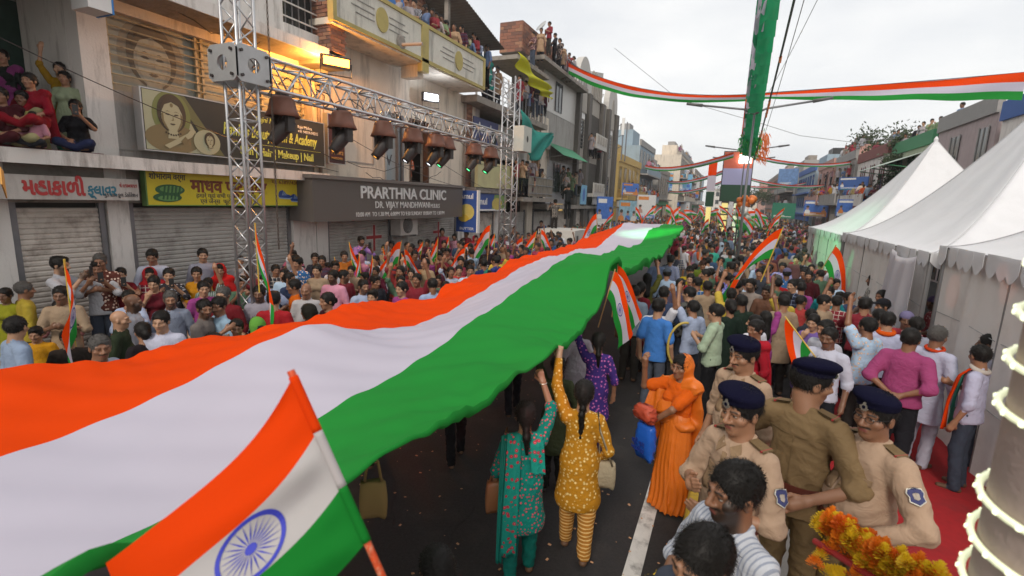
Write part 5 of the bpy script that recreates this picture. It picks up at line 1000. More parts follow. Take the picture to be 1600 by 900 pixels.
def flag_mesh(L, Hh, wave, seed=0, nu=22, droop=.0, twist=0.):
    """cloth from the hoist (u=0) to the fly (u=1); v from top 0 to bottom 1; local frame: stick along z, fly along +x"""
    r = random.Random(seed); ph = r.uniform(0, 6); 
    def fn(u, v):
        x = u * L * (1 - .18 * droop * u); z = -v * Hh - droop * L * u ** 1.4 * (.9 - .1 * v); y = wave * (math.sin(5.5 * u + ph + 1.1 * v) * u ** .7 + .4 * math.sin(11 * u - 2 * v + ph) * u) + twist * u * (v - .5)
        x += .10 * droop * L * math.sin(3 * v + ph) * u
        return x, y, z
    return fn
FLAGLIB = []
def make_flag_proto(i, L, Hh, wave, droop, stick, col_stick, seed):
    fn = flag_mesh(L, Hh, wave, seed, droop=droop); t = bpy.data.objects.new('hand_flag', None); nu = 18
    parts = []
    for k, (m, nm) in enumerate(((M_SAF, 'saffron_band'), (M_WHI, 'white_band'), (M_GRE, 'green_band'))):
        V = [fn(a / nu, (k + b / 5) / 3) for b in range(6) for a in range(nu + 1)]; F = [(b * (nu + 1) + a, b * (nu + 1) + a + 1, (b + 1) * (nu + 1) + a + 1, (b + 1) * (nu + 1) + a) for b in range(5) for a in range(nu)]
        parts.append((nm, mesh_np(nm, V, F, True, [m])))
    def fo(s): return lambda u, v: np.array(fn(u, v)) + np.array((0, s * .005, 0))
    rv = .145; ru = rv * Hh / L; A = chakra_parts(None, (.5, .5), (ru, rv), fn=fo(1)); B = chakra_parts(None, (.5, .5), (ru, rv), fn=fo(-1)); A.add(B.v, B.f)
    me = bpy.data.meshes.new('wheel'); me.from_pydata(A.v, [], A.f); me.materials.append(M_NAVY); me.update(); parts.append(('wheel', me))
    s = MB().tube([(-.008, 0, .03), (-.008, 0, -stick)], .009, 8); me = bpy.data.meshes.new('stick'); me.from_pydata(s.v, [], s.f); me.materials.append(col_stick); me.update(); parts.append(('stick', me))
    return parts
M_STK = [mat('stick_wood', (.42, .24, .1), .6, noise=.2), mat('stick_yellow', (.55, .36, .05), .5, noise=.3, nscale=20), mat('stick_black', (.03, .03, .03), .5)]
FP = [make_flag_proto(i, *a) for i, a in enumerate(((.62, .42, .03, .15, .95, M_STK[0], 1), (.75, .5, .06, .75, .95, M_STK[1], 2), (.62, .42, .05, 1.3, .9, M_STK[0], 3), (.9, .6, .07, .5, 1.2, M_STK[2], 4), (.75, .5, .06, 1.9, .9, M_STK[1], 5)))]
NFL = [0]
def hand_flag(proto, pos, rz, tilt=(0, 0), s=1., label=None, group=None, parts=True):
    t = bpy.data.objects.new('hand_flag', None); COL.objects.link(t); t.empty_display_size = .1; t.location = pos; t.rotation_euler = (tilt[0], tilt[1], rz); t.scale = (s, s, s); NFL[0] += 1
    tag(t, label, 'flag', group)
    wb_ = None
    for nm, me in FP[proto]:
        q_ = link(nm, me, wb_ if nm == 'wheel' else t)
        if nm == 'white_band': wb_ = q_
    return t
def flag_px(proto, px, py, y=None, z=None, rz=0, tilt=(0, 0), s=1., label=None, group=None):
    """top of the stick at pixel px,py: placed at distance y along the street"""
    return hand_flag(proto, aty(px, py, y), rz, tilt, s, label, group)
CAMR = rad(-24)   # world rotation that shows local +x to the right of the picture
# big flag waved close to the camera
def big_fn(u, v):
    H0, H1 = np.array((458, 588.)), np.array((573, 846.)); F0, F1 = np.array((160, 880.)), np.array((262, 1150.))
    p = (H0 * (1 - v) + H1 * v) * (1 - u) + (F0 * (1 - v) + F1 * v) * u
    bow = 26 * math.sin(math.pi * u) * (1 - v); d = 1.20 + .05 * math.sin(5.2 * u + 1.5 * v) * u + .024 * math.sin(13 * v + 4 * u) * (1 - u) ** 2 * min(1, 6 * u) + .014 * math.sin(24 * v + 9 * u) * math.exp(-4 * u) * min(1, 8 * u)
    return np.array(atd(p[0] + bow * .5 + 8 * math.sin(7 * u), p[1] + bow, d))
bf = thing('hand_flag', 'large flag with a blue spoked wheel waved right in front of the camera', 'flag', (0, 0, 0)); nu, nv = 60, 20
for k, (m, nm) in enumerate(((flagcloth('flag_saffron_near', (.86, .06, .003), .3), 'saffron_band'), (flagcloth('flag_white_near', (.55, .525, .525), .3), 'white_band'), (flagcloth('flag_green_near', (.012, .22, .03), .3), 'green_band'))):
    V = [big_fn(a / nu, (k + b / nv) / 3) for b in range(nv + 1) for a in range(nu + 1)]; F = [(b * (nu + 1) + a, b * (nu + 1) + a + 1, (b + 1) * (nu + 1) + a + 1, (b + 1) * (nu + 1) + a) for b in range(nv) for a in range(nu)]; link(nm, mesh_np(nm, V, F, True, [m]), bf)
C0 = big_fn(.43, .5); vdir = -np.array(C0 - np.array((0, 0, EYE))); vdir /= np.linalg.norm(vdir)
q = chakra_parts(None, (.43, .5), (.155, .165), fn=lambda u, v: big_fn(u, v) + vdir * .002); me = bpy.data.meshes.new('wheel'); me.from_pydata(q.v, [], q.f); me.materials.append(mat('flag_navy_near', (.035, .045, .42), .7)); me.update(); link('wheel', me, bf)
a_, b_ = big_fn(0, -.035), big_fn(0, 1.); MB().tube([a_, b_, b_ + (b_ - a_) * 1.1], .0092, 10).build('stick', mat('stick_red', (.55, .06, .01), .35, noise=.5, nscale=60, dirt=(.6, .45, .3), dirtamt=.8, dscale=40), bf, smooth=True)
for k_, nm_ in enumerate(('flag_saffron_near', 'flag_white_near', 'flag_green_near')):
    P_s = [big_fn(0, (k_ + i_ / 10) / 3) for i_ in range(11)]; MB().tube(P_s, .0115, 12).build('hoist_sleeve', flagcloth(nm_, ()), bf, smooth=True)
# flags in the crowd beyond the giant flag
for a in ((1, 101, 410, 3.15, CAMR, (0, .12), 1.25, 'flag on a yellow stick held up before the first shutter'),
          (4, 399, 352, 4.6, CAMR, (0, -.02), 1.0, 'limp flag hanging inside the near truss tower'),
          (4, 546, 380, 9.0, CAMR, (0, -.28), 1.1, 'flag with its green side folded, under the first red cross'), (4, 523, 403, 8.5, CAMR, (0, -.3), .9, 'drooping flag furthest toward the near tower of the cluster under the clinic sign'),
          (2, 627, 378, 8.6, CAMR + math.pi, (0, -.3), 1.2, 'wide open flag showing its wheel below the air conditioner'), (2, 632, 390, 9.4, CAMR, (0, -.3), .9, 'flag half hidden behind the wide open flag'),
          (4, 684, 373, 10.5, CAMR + math.pi, (0, -.1), .95, 'hanging saffron flag right of the second red cross'), (2, 727, 388, 11, CAMR + math.pi, (0, -.2), 1.0, 'flag with wheel held low against the giant flag edge'),
          (2, 766, 352, 12.5, CAMR + math.pi, (0, -.1), 1.3, 'flag flying open in front of the far truss tower'), (4, 838, 362, 15, CAMR + math.pi, (0, -.25), 1.1, 'furled red flag near the man on the speaker box'), (2, 846, 359, 15.5, CAMR, (0, .0), 1.1, 'small hanging flag beside the furled one'),
          (2, 932, 334, 19, CAMR + math.pi, (0, .1), 1.5, 'flag flying open left of the blue posters')):
    pr, px, py, yy, rz, tl, s, lb_ = a; flag_px(pr, px, py, yy, rz=rz, tilt=tl, s=s, label=lb_, group='hand flags in the crowd')
for a in ((2, 961, 424, 5.9, CAMR, (0, .25), .85, 'saffron flag hanging beside the dark corner of the giant flag'), (2, 966, 415, 6.6, CAMR, (0, .05), .8, 'second flag peeking behind the one at the giant flag corner'),
          (4, 1222, 357, 9.2, CAMR + math.pi, (0, -.25), 1.05, 'large flag slanting over the men in the middle right crowd'), (2, 1306, 385, 14.5, CAMR, (0, .35), 1.3, 'flag on a black stick held by the man at the tent wall'),
          (4, 1228, 498, 5.4, CAMR + math.pi, (0, .75), .75, 'furled saffron flag slanting behind the rear officer')):
    pr, px, py, yy, rz, tl, s, lb_ = a; flag_px(pr, px, py, yy, rz=rz, tilt=tl, s=s, label=lb_, group='hand flags in the crowd')
rl = random.Random(33)
for i in range(15):
    px = 560 + i * 21 + rl.uniform(-8, 8); yy = 8.5 + i * .75; hand_flag(rl.choice((2, 4, 4, 1)), aty(px, rl.uniform(374, 402) - i * .9, yy), CAMR + rl.choice((0, math.pi)), (rl.uniform(-.2, .2), rl.uniform(-.5, .2)), rl.uniform(.65, .95), '%s small flag of the row above the left spectators, counted from the clinic shutters' % ('first', 'second', 'third', 'fourth', 'fifth', 'sixth', 'seventh', 'eighth', 'ninth', 'tenth', 'eleventh', 'twelfth', 'thirteenth', 'fourteenth', 'fifteenth')[i], 'hand flags in the crowd')
rf = random.Random(21)
for i in range(46):
    yy = rf.uniform(24, 62); x = rf.uniform(-5.5 - yy * .02, 3.2); pr = rf.choice((1, 2, 2, 4, 4))
    hand_flag(pr, (x, yy, rf.uniform(2.35, 3.2)), CAMR + rf.choice((0, math.pi)) + rf.uniform(-.5, .5), (0, rf.uniform(-.6, .3)), rf.uniform(.8, 1.25), 'small tricolour waved far down the street among the distant crowd', 'distant flags down the street')
# ---------------------------------------------------------------- median lamps, bunting, ribbons, screen tower
M_POL = mat('lamp_pole_grey', (.2, .2, .21), .5, metal=.5, noise=.1)
def street_lamp(y, h, label, arm=1.7):
    t = thing('street_lamp', label, 'street lamp', (.35, y, 0), group='double arm lamps on the median')
    MB().tube([(0, 0, 0), (0, 0, h)], .055, 10, r2=.035).build('pole', M_POL, t, smooth=True)
    for s in (-1, 1):
        MB().tube([(0, 0, h - .05), (s * .35, 0, h + .12), (s * arm, 0, h + .3)], .035, 8).build('arm', M_POL, t, smooth=True); MB().tube([(s * arm, 0, h + .3), (s * (arm + .55), 0, h + .38)], .06, 8, r2=.045).build('lamp_head', mat('lamp_head', (.1, .1, .1), .5), t, smooth=True)
street_lamp(19.5, 6.3, 'nearest double arm street lamp on the median, tied with ribbons'); street_lamp(33, 6.3, 'middle double arm street lamp behind the green bunting'); street_lamp(44, 6.6, 'farthest double arm street lamp beside the screen tower'); 
def ribbon(label, A, B, sag, w0, w1, n=40, tw=0.):
    t = thing('tricolour_ribbon', label, 'ribbon', A); A = np.array(A); B = np.array(B)
    def C(u): return (B - A) * u - np.array((0, 0, sag * 4 * u * (1 - u)))
    for k, (m, nm) in enumerate(((M_SAF, 'saffron_strip'), (M_WHI, 'white_strip'), (M_GRE, 'green_strip'))):
        def fn(u, v, k=k):
            w_ = w0 + (w1 - w0) * u; tt = (k + v) / 3; return C(u) + np.array((.06 * math.sin(7 * u + 2 * tt) * tt, .05 * math.sin(11 * u + 5 * tt) * w_ + tw * tt * w_, -w_ * tt + .03 * w_ * math.sin(23 * u) * tt))
        o = MB().sheet(fn, n, 3).build(nm, m, t, smooth=True)
    MB().tube([C(u) + np.array((0, 0, .01)) for u in np.linspace(0, 1, 14)], .012, 5).build('rope', M_DARKM, t)
RA = atx(888, 98, -9.4); RL = aty(1172, 148, 19.5); RR = atx(1604, 113, 8.3)
ribbon('broad tricolour ribbon from the grey tiled building to the first median lamp', RA, RL, .55, .62, .2); ribbon('broad tricolour ribbon from the first median lamp to the houses on the right', (RL[0] + .1, RL[1], RL[2] + .02), RR, .03, .16, .85)
for i, (a, b) in enumerate((((1008, 258), (1146, 238)), ((1042, 282), (1140, 262)), ((1045, 298), (1132, 281)))):
    yy = (33, 44, 58)[i]; ribbon('%s distant saffron ribbon sagging from the left houses to the median' % ('upper', 'middle', 'lowest')[i], atx(*a, -9.6), aty(*b, yy), .5, .4, .3)
for i, (a, b) in enumerate((((1172, 241), (1330, 252)), ((1168, 277), (1290, 288)), ((1165, 290), (1262, 284)))):
    yy = (33, 44, 58)[i]; ribbon('%s distant dark red ribbon reaching from the median to the right houses' % ('upper', 'middle', 'lowest')[i], aty(*a, yy), atx(*b, 8.6), .35, .22, .25)
# long bunting of layered green panels hung along the median line overhead
bu = thing('street_bunting', 'long overhead line of layered green panels with white and saffron undersides', 'bunting'); BA = np.array(aty(1172, 205, 31)); BB = np.array(aty(1212, -95, 10.5)); NB = 19
BM = [mat('bunting_green', (.015, .33, .13), .45, noise=.12, trans=.6), M_WHI, M_SAF, mat('bunting_mint', (.03, .3, .16), .5, trans=.3)]
MB().tube([BA * (1 - u) + BB * u - np.array((0, 0, .5 * 4 * u * (1 - u) * .3)) for u in np.linspace(0, 1, 20)], .015, 6).build('rope', M_DARKM, bu)
rb = random.Random(4)
for k in range(NB + 6):
    u0 = k / (NB + 5); c = BA * (1 - u0) + BB * u0 - np.array((0, 0, .15 * 4 * u0 * (1 - u0))); W0 = .66 - .36 * u0; H0 = 1.35 - .35 * u0
    for s, (m, off, hh, wd) in enumerate(((BM[0], .05, 1., 1.), (BM[1] if k % 3 else BM[3], -.3 * W0, .85, .5), (BM[2] if 5 < k < 15 else BM[3 if k % 2 else 1], -.42 * W0, .75, .4))):
        def fn(u, v, c=c, s=s, off=off, hh=hh, wd=wd, k=k, W0=W0, H0=H0): return c + np.array((off + (u - .5) * W0 * wd * (1 + .03 * math.sin(k + 3 * v)), .1 * s + .07 * math.sin(5 * u + 1.3 * k + 3 * v) * (.3 + v), -H0 * hh * v + .03 * math.sin(9 * u + k)))
        MB().sheet(fn, 8, 6).build('panel', m, bu, smooth=True)
fr = MB()
for k in range(260):
    u = rb.uniform(0, .33); c = BA * (1 - u) + BB * u; x = rb.uniform(-.45, .5); z = -rb.uniform(.9, 1.4); fr.add([c + (x, rb.uniform(-.3, .3), z), c + (x + .05, rb.uniform(-.3, .3), z), c + (x + .04 + rb.uniform(-.1, .1), 0, z - rb.uniform(.1, .3))], [(0, 1, 2)])
fr.build('fringe', mat('fringe_green', (.02, .4, .04), .6, trans=.3), bu, kind='stuff')
tf = MB()
for k in range(150):
    c = BA + np.array((rb.uniform(.45, .95), rb.uniform(-.6, .6), -rb.uniform(.1, 1.6))); tf.add([c, c + (.05, 0, .03), c + (rb.uniform(-.02, .22), 0, -rb.uniform(.2, .4))], [(0, 1, 2)])
tag(tf.build('saffron_tassel', mat('tassel_orange', (.75, .16, .02), .6, trans=.3)), 'bushy saffron paper tassel hanging beside the lower end of the green bunting', 'tassel', kind='stuff')
# thin wires with scraps
for k, (a, b, lab) in enumerate(((aty(1178, 250, 30), aty(1246, -20, 12), 'dark rope with orange scraps right of the green bunting'), (aty(1186, 236, 30), aty(1262, -20, 13), 'thin string of tiny lights right of the dark rope'), (aty(1178, 180, 26), aty(1282, -10, 13), 'thinnest light string furthest right in the sky'))):
    t = thing('hanging_wire', lab, 'wire', a); a = np.array(a); b = np.array(b); P = [(b - a) * u - np.array((0, 0, .8 * u * (1 - u))) for u in np.linspace(0, 1, 20)]; MB().tube(P, (.028, .01, .007)[k], 5).build('wire', mat('wire_grey', (.14, .13, .13), .6) if k else M_DARKM, t)
    q = MB()
    for i in range(9 if k == 0 else 30):
        u = rb.uniform(.1, .9); c = (b - a) * u - np.array((0, 0, .8 * u * (1 - u))); s = .1 if k == 0 else .02; q.add([c + (-s * .4, 0, 0), c + (s * .4, 0, .02), c + (s * .3, 0, -s * 1.6), c + (-s * .3, 0, -s * 1.4)], [(0, 1, 2, 3)])
    q.build('scraps', mat('scrap_orange', (.5, .14, .04), .7) if k == 0 else mat('bulb_pale', (.5, .45, .4), .5), t, kind='stuff')
P = [np.array(aty(px, py, 30)) for px, py in ((960, 75), (1060, 155), (1180, 190), (1250, 212), (1330, 222), (1400, 216))]
tag(MB().tube(P, .012, 5).build('power_line', mat('wire_grey', ())), 'faint power line sagging across the sky', 'power line')
# LED screen tower on the median
yS = 38.0; c0 = np.array(aty(1151, 276, yS)); stw = thing('screen_tower', 'video screen showing saffron, white and green bands on a lit column', 'screen', (c0[0], yS, 0)); w2, h2 = .9, 1.65; zc = c0[2]
box('cabinet', M_BLACK, stw, -w2 - .06, w2 + .06, 0, .3, zc - h2 - .06, zc + h2 + .06)
for k, (c, e) in enumerate((((.3, .06, .03), .5), ((.2, .2, .32), .5), ((.0, .03, .012), .4))): box('screen_band', mat('screen_%d' % k, c, .4, emis=c, estr=e * .5), stw, -w2, w2, -.012, -.002, zc + h2 - (k + 1) * 2 * h2 / 3, zc + h2 - k * 2 * h2 / 3)
box('lamp', mat('lamp_glow', (1, 1, 1), .3, emis=(1, 1, .97), estr=9), stw, .05, .8, -.25, -.1, zc + h2 - .75, zc + h2 - .2)
for s in (-.55, .25): box('lit_column', mat('led_gold' if s < 0 else 'led_mint', (.5, .45, .2), .4, emis=(1, .8, .25) if s < 0 else (.75, 1, .75), estr=.45), stw, s - .2, s + .2, -.05, .3, 0, zc - h2 - .06)
for s in (-.55, .25):
    for z in np.arange(.4, zc - h2 - .1, .42): box('led_ring', M_DARKM, stw, s - .22, s + .22, -.07, .31, z, z + .1)
box('lit_column', mat('led_zebra', (.5, .5, .6), .5, noise=.9, nscale=18), stw, -.28, -.02, -.02, .2, 1.2, zc - h2 - .06)
st2 = thing('screen_tower', 'narrow side pillar left of the video screen with tricolour panels', 'screen', (c0[0] - 1.75, yS + 4, 0)); [box('panel', m, st2, -.3, .3, 0, .2, z0, z0 + 1.15) for m, z0 in ((mat('screen_2', ()), zc - 2.1), (M_WHI, zc - .9), (M_SAF, zc + .3))]; box('lit_column', mat('led_gold', ()), st2, -.18, .18, 0, .25, 0, zc - 2.15)
bl = thing('balloon_cluster', 'cluster of saffron, white and green balloons beside the screen tower', 'balloons', (*aty(1164, 335, 33)[:2], 0)); zb = aty(1164, 335, 33)[2]
for k in range(42):
    band = k // 14; m = (mat('balloon_o', (.75, .2, .03), .25), mat('balloon_w', (.7, .7, .68), .25), mat('balloon_g', (.03, .3, .07), .25))[band]; q = MB(); c = (rb.uniform(-.5, .5) * (1.1 - .25 * abs(band - 1)), rb.uniform(-.4, .4), zb + .75 - band * .65 + rb.uniform(-.25, .25))
    q.lathe([(.01, -.2), (.1, -.17), (.17, -.05), (.18, .06), (.13, .16), (.01, .2)], 10, c).build('balloon', m, bl, smooth=True)
MB().tube([(0, 0, 0), (0, 0, zb)], .02, 6).build('cord', M_POL, bl)
# loudspeaker stack the photographer stands on
spk = thing('equipment_box', 'white equipment box with vents that the photographer stands on', 'box', (*atz(880, 375, 1.0)[:2], 0)); _q = atx(880, 372, -7.4); spk.location = (-7.4, _q[1], 0)
box('cabinet', mat('box_white', (.55, .53, .5), .6, noise=.08, dirt=(.25, .22, .2)), spk, -.9, .9, -1.1, 1.1, 0, 1.75); [flatp('vent', M_BLACK, spk, [(a, .95), (a + .3, .95), (a + .3, 1.5), (a, 1.5)], .902) for a in (-.8, .3)]; [flatp('panel', mat('alu', ()), spk, disc_pts(a, .55, .1, .16, 10), .902) for a in (-.5, 0, .5)]
# table of the left crowd: yellow placard corner entering the frame
pl = thing('placard', 'orange placard corner with a black emblem at the left edge', 'placard', atd(2, 285, 4.2), rz=CAMR); MB().prism([(-.25, -.14), (.05, -.02), (.11, -.015), (.0, .13), (-.25, .1)], 'y', 0, .01).build('board', mat('placard_orange', (.6, .3, .06), .6), pl); MB().prism(disc_pts(.0, .03, .045, .03, 10), 'y', -.004, -.001).build('emblem', M_BLACK, pl)
# ---------------------------------------------------------------- the rest of the street: buildings left beyond the arched one, right row, far end
def plain_building(label, side, x, y0, y1, h, wallm, storeys=2, depth=6, trim=None, bal=None, roof=True, seed=0, cat='building', slab=.5, win=None):
    """facade at X = x facing the street (side -1: left row, faces +x; +1: right row, faces -x)"""
    r = random.Random(seed); s = -side; t = thing('street_building', label, cat, (x, (y0 + y1) / 2, 0)); hy = (y1 - y0) / 2
    def bx(n, m, a, b, c, d, e, f, parent=t):
        lo, hi = sorted((a * s, b * s)); return box(n, m, parent, lo, hi, c, d, e, f)
    bx('wall', wallm, -depth, 0, -hy, hy, 0, h); fh = h / storeys; trim = trim or M_CONC
    bx('parapet', trim, -.12, .1, -hy - .002, hy + .002, h, h + .7)
    nb = max(2, int(2 * hy / 2.2))
    for k in range(storeys):
        z = k * fh
        if k: bx('floor_slab', trim, .001, slab + .25 * r.random(), -hy, hy, z - .1, z + .08)
        if k == 0:
            for i in range(nb):
                a = -hy + .3 + i * (2 * hy - .4) / nb; bx('shop_front', (M_SHUT, M_SHUT2, M_DARKW, M_GLASSD)[r.randrange(4)], .001, .03, a, a + (2 * hy - .4) / nb - .3, .1, fh - .9)
            bx('shop_sign', M_PB[r.randrange(5)], .02, .25, -hy + .2, hy - .2 - r.random() * hy, fh - .8, fh - .2)
        else:
            for i in range(nb):
                a = -hy + .5 + i * (2 * hy - .6) / nb; w_ = r.uniform(.8, 1.2); wd = bx('window', win or M_GLASSD, .001, .04, a, a + w_, z + .9, z + fh - .45); bx('window_frame', trim, .04, .07, a - .06, a, z + .84, z + fh - .4, wd); bx('window_frame', trim, .04, .07, a + w_, a + w_ + .06, z + .84, z + fh - .4, wd); bx('window_sill', trim, .04, .16, a - .1, a + w_ + .1, z + .78, z + .84, wd); bx('mullion', trim, .041, .065, a + w_ / 2 - .025, a + w_ / 2 + .025, z + .9, z + fh - .45, wd)
            if bal and k in bal:
                bx('balcony_slab', trim, .002, 1.1, -hy + .1, hy - .1, z - .12, z + .06); bx('balcony_front', wallm, 1.0, 1.1, -hy + .1, hy - .1, z + .06, z + .85)
    if roof:
        bx('stair_room', wallm, -4, -1.5, -hy * .5, hy * .3, h, h + 2.2); bx('water_tank', M_BLACK if r.random() < .5 else trim, -3.4, -2.2, -hy * .3, hy * .1, h + 2.2, h + 3.1)
    return t
WY = mat('wall_yellow', (.52, .36, .12), .9, noise=.1, dirt=(.3, .18, .07), dirtamt=.5, streak=True); WP = mat('wall_pink', (.45, .26, .22), .9, noise=.1, dirt=(.25, .16, .13), streak=True); WB = mat('wall_blue', (.28, .36, .42), .9, noise=.1, dirt=(.15, .15, .15), streak=True)
WG = mat('wall_green', (.42, .46, .33), .9, noise=.1, dirt=(.2, .19, .13), streak=True); WW = M_WHITEW
TB = mat('trim_blue', (.05, .12, .35), .8, noise=.1); TG = mat('trim_grey', (.3, .29, .28), .9, noise=.12); TGr = mat('trim_green', (.05, .22, .1), .8)
plain_building('yellow house with a stair and roof parapet past the arched building', -1, -10.3, 48, 60, 7.0, WY, 2, trim=WY, bal=(1,), seed=1); plain_building('white and blue house with a stair tower beyond the yellow house', -1, -10.6, 60.5, 72, 9.8, WB, 3, trim=TG, bal=(1, 2), seed=2)
plain_building('low dark house with a large blue hoarding', -1, -10, 73, 86, 7.5, M_GREYW, 2, seed=3); plain_building('long pale house with crowded balconies and a water tower', -1, -8.5, 87, 112, 11.2, M_CREAM, 3, trim=TG, bal=(1, 2), seed=4); plain_building('far pale house closing the left row', -1, -8, 113, 140, 10, WW, 3, bal=(1,), seed=5)
ot = box('open_stair', WY, None, -10.8, -10.2, 44.4, 47.9, 0, 3.2); tag(ot, 'low yellow stair wall between the arched building and the yellow house', 'wall')
plain_building('nearest right house with a deep blue parapet behind the tents', 1, 8.9, 17, 25, 6.6, WW, 2, trim=TB, bal=(1,), seed=11, slab=.3); plain_building('mauve house with terrace behind the tent peak', 1, 8.9, 25.4, 31.5, 7.0, mat('wall_mauve', (.42, .34, .34), .9, noise=.12, dirt=(.2, .16, .14), streak=True), 2, trim=TG, bal=(1,), seed=12, roof=False)
plain_building('pale green house with a green awning beyond the mauve house', 1, 8.9, 32, 39, 6.6, WG, 2, trim=TGr, seed=13, roof=False); plain_building('white house with a maroon parapet and blue hoarding', 1, 8.8, 39.5, 48, 6.8, WW, 2, trim=mat('trim_maroon', (.2, .06, .05), .8, noise=.2), bal=(1,), seed=14, roof=False)
plain_building('grey house with crowded roof edge on the right', 1, 8.7, 48.5, 57, 7.3, M_GREYW, 2, trim=TG, bal=(1,), seed=15, roof=False); plain_building('pink house with a blue roof room', 1, 8.6, 57.5, 67, 7.4, WP, 2, trim=WP, bal=(1,), seed=16); plain_building('blue fronted house far along the right row', 1, 8.4, 68, 84, 7.6, WB, 3, trim=TB, seed=17); plain_building('distant grey house on the right', 1, 8.0, 85, 108, 8.5, TG, 3, bal=(1, 2), seed=18); plain_building('farthest house on the right', 1, 7.4, 109, 140, 9, WP, 3, seed=19)
for i, (x, y, w_, h) in enumerate(((-4, 185, 9, 9), (4, 200, 8, 8), (10, 170, 6, 11), (-12, 160, 6, 12))):
    t = thing('distant_building', ('distant white block closing the street', 'distant tan block at the street end', 'distant narrow block right of the street end', 'distant block left of the street end')[i], 'building', (x, y, 0)); box('wall', (WW, M_CREAM, WP, WB)[i], t, -w_ / 2, w_ / 2, 0, 8, 0, h)
    for k in range(4):
        for j in range(3): box('window', M_GLASSD, t, -w_ / 2 + .8 + k * (w_ - 1) / 4, -w_ / 2 + 1.9 + k * (w_ - 1) / 4, -.03, -.001, 1.2 + j * 2.6, 2.6 + j * 2.6)
ra = thing('roof_awning', 'green edged sloping awning on the pale green house', 'awning', (8.9, 35, 0)); MB().sheet(lambda u, v: (-v * 1.9, -3.2 + u * 6.4, 6.3 - .75 * v + .02 * math.sin(u * 120)), 120, 2).build('sheet', mat('awning_pale', (.35, .42, .36), .5, noise=.2), ra); [MB().tube([(0, y, 5.3), (-1.8, y, 5.55)], .03, 6).build('strut', TGr, ra) for y in (-3, 0, 3)]
# hoardings and posters: flat printed boards
def hoarding(label, p, rz, w_, h, main, extra, legs=True):
    t = thing('hoarding', label, 'hoarding', (p[0], p[1], 0), rz=rz); z = p[2]; box('board', main, t, -w_ / 2, w_ / 2, 0, .08, z, z + h)
    r = random.Random(int(w_ * 100) + len(label))
    if extra: MB().box(-w_ / 2 + .03 * w_, w_ / 2 - .03 * w_, -.006, -.001, z + h * .02, z + h * r.uniform(.2, .3)).build('print', M_PB[r.choice((0, 2, 3))], t); MB().box(-w_ * .45, w_ * .1, -.006, -.001, z + h * .8, z + h * .93).build('print', r.choice((M_WHITE, M_PB[2])), t)
    for k, m in enumerate(extra):
        cx_, cz_ = -w_ * .36 + k * w_ * .72 / max(1, len(extra) - 1) + r.uniform(-.03, .03) * w_, z + h * r.uniform(.5, .6); s_ = min(h, w_) * r.uniform(.10, .16)
        MB().prism([(cx_ - s_ * 1.3, cz_ - s_ * 2.4), (cx_ + s_ * 1.3, cz_ - s_ * 2.4), (cx_ + s_ * 1.1, cz_ - s_ * 1.1), (cx_ + s_ * .4, cz_ - s_ * .7), (cx_ - s_ * .4, cz_ - s_ * .7), (cx_ - s_ * 1.1, cz_ - s_ * 1.1)], 'y', -.012 - .001 * k, -.008).build('print', m, t); MB().prism(disc_pts(cx_, cz_, s_ * .62, s_ * .85, 12), 'y', -.02, -.013).build('print', WP, t); MB().prism(disc_pts(cx_, cz_ + s_ * .45, s_ * .66, s_ * .5, 10), 'y', -.024, -.0205).build('print', M_DARKW, t)
    for k in range(3): MB().box(-w_ * .4, w_ * r.uniform(.0, .42), -.0095, -.0065, z + h * (.05 + .06 * k), z + h * (.08 + .06 * k)).build('print', M_WHITE if k else M_PB[4], t)
    if legs: [box('leg', M_STEEL, t, s * w_ * .45 - .04, s * w_ * .45 + .04, .08, .14, 0, z + h) for s in (-1, 1)]
hoarding('blue poster stand with cars printed on it beside the arched building', (*atx(944, 345, -8.6)[:2], 1.2), rad(60), 1.6, 2.3, M_PB[0], [M_WHITE, M_PB[0]]); hoarding('tall sky blue poster with temples and people printed on it', (*atx(980, 345, -8.4)[:2], .9), rad(60), 2.2, 2.4, mat('poster_mix2', (.25, .42, .52), .6, noise=.7, nscale=2.5), [M_PB[2], M_PB[0], M_PB[3]]); hoarding('blue and orange hoarding on a post above the temple poster', (*atx(986, 290, -8.8)[:2], 3.8), rad(60), 2.2, 1.1, M_PB[0], [M_PB[3], M_PB[2]]); hoarding('large blue hoarding on the left house front far down the street', (*atx(1060, 310, -8.5)[:2], 5.2), rad(50), 5.5, 3.0, M_PB[1], [M_PB[0], M_WHITE, M_PB[0]], False); hoarding('white notice hoarding beside the large blue hoarding', (*atx(1082, 318, -7.8)[:2], 4.6), rad(50), 3.0, 3.4, M_PB[3], [M_PB[0], M_PB[2]], False)
hoarding('pale poster strip hanging by the road on the left', (*atx(1008, 345, -8.3)[:2], 1.4), rad(40), 2.2, 2.6, M_PB[3], [WP, M_PB[2]]); hoarding('white banner low over the left crowd', (*atx(1065, 335, -8)[:2], 2.2), rad(50), 3.4, 1.4, M_PB[3], [M_PB[0], M_PB[2]])
hoarding('blue hoarding under the white right house', (7.9, 41.5, 2.7), rad(-55), 3.4, 1.2, M_PB[0], [M_PB[2], M_WHITE, M_PB[4]]); hoarding('blue sign with white print on the right house balcony', (7.7, 43, 4.6), rad(-55), 2.4, .9, TB, [M_WHITE]); hoarding('small blue and red board below the grey right house', (7.6, 58, 2.4), rad(-45), 2.6, 1.6, M_PB[0], [M_WHITE, M_PB[2]]); hoarding('patterned blue scaffold of posters far along the right row', (6.6, 80, 6.2), rad(-35), 2.8, 2.4, mat('poster_mix', (.12, .22, .42), .6, noise=.8, nscale=2.5), []); hoarding('green street direction board over the right crowd', (4.3, 52, 2.2), 0, 1.9, 1.4, mat('board_green', (.01, .15, .09), .6), [])
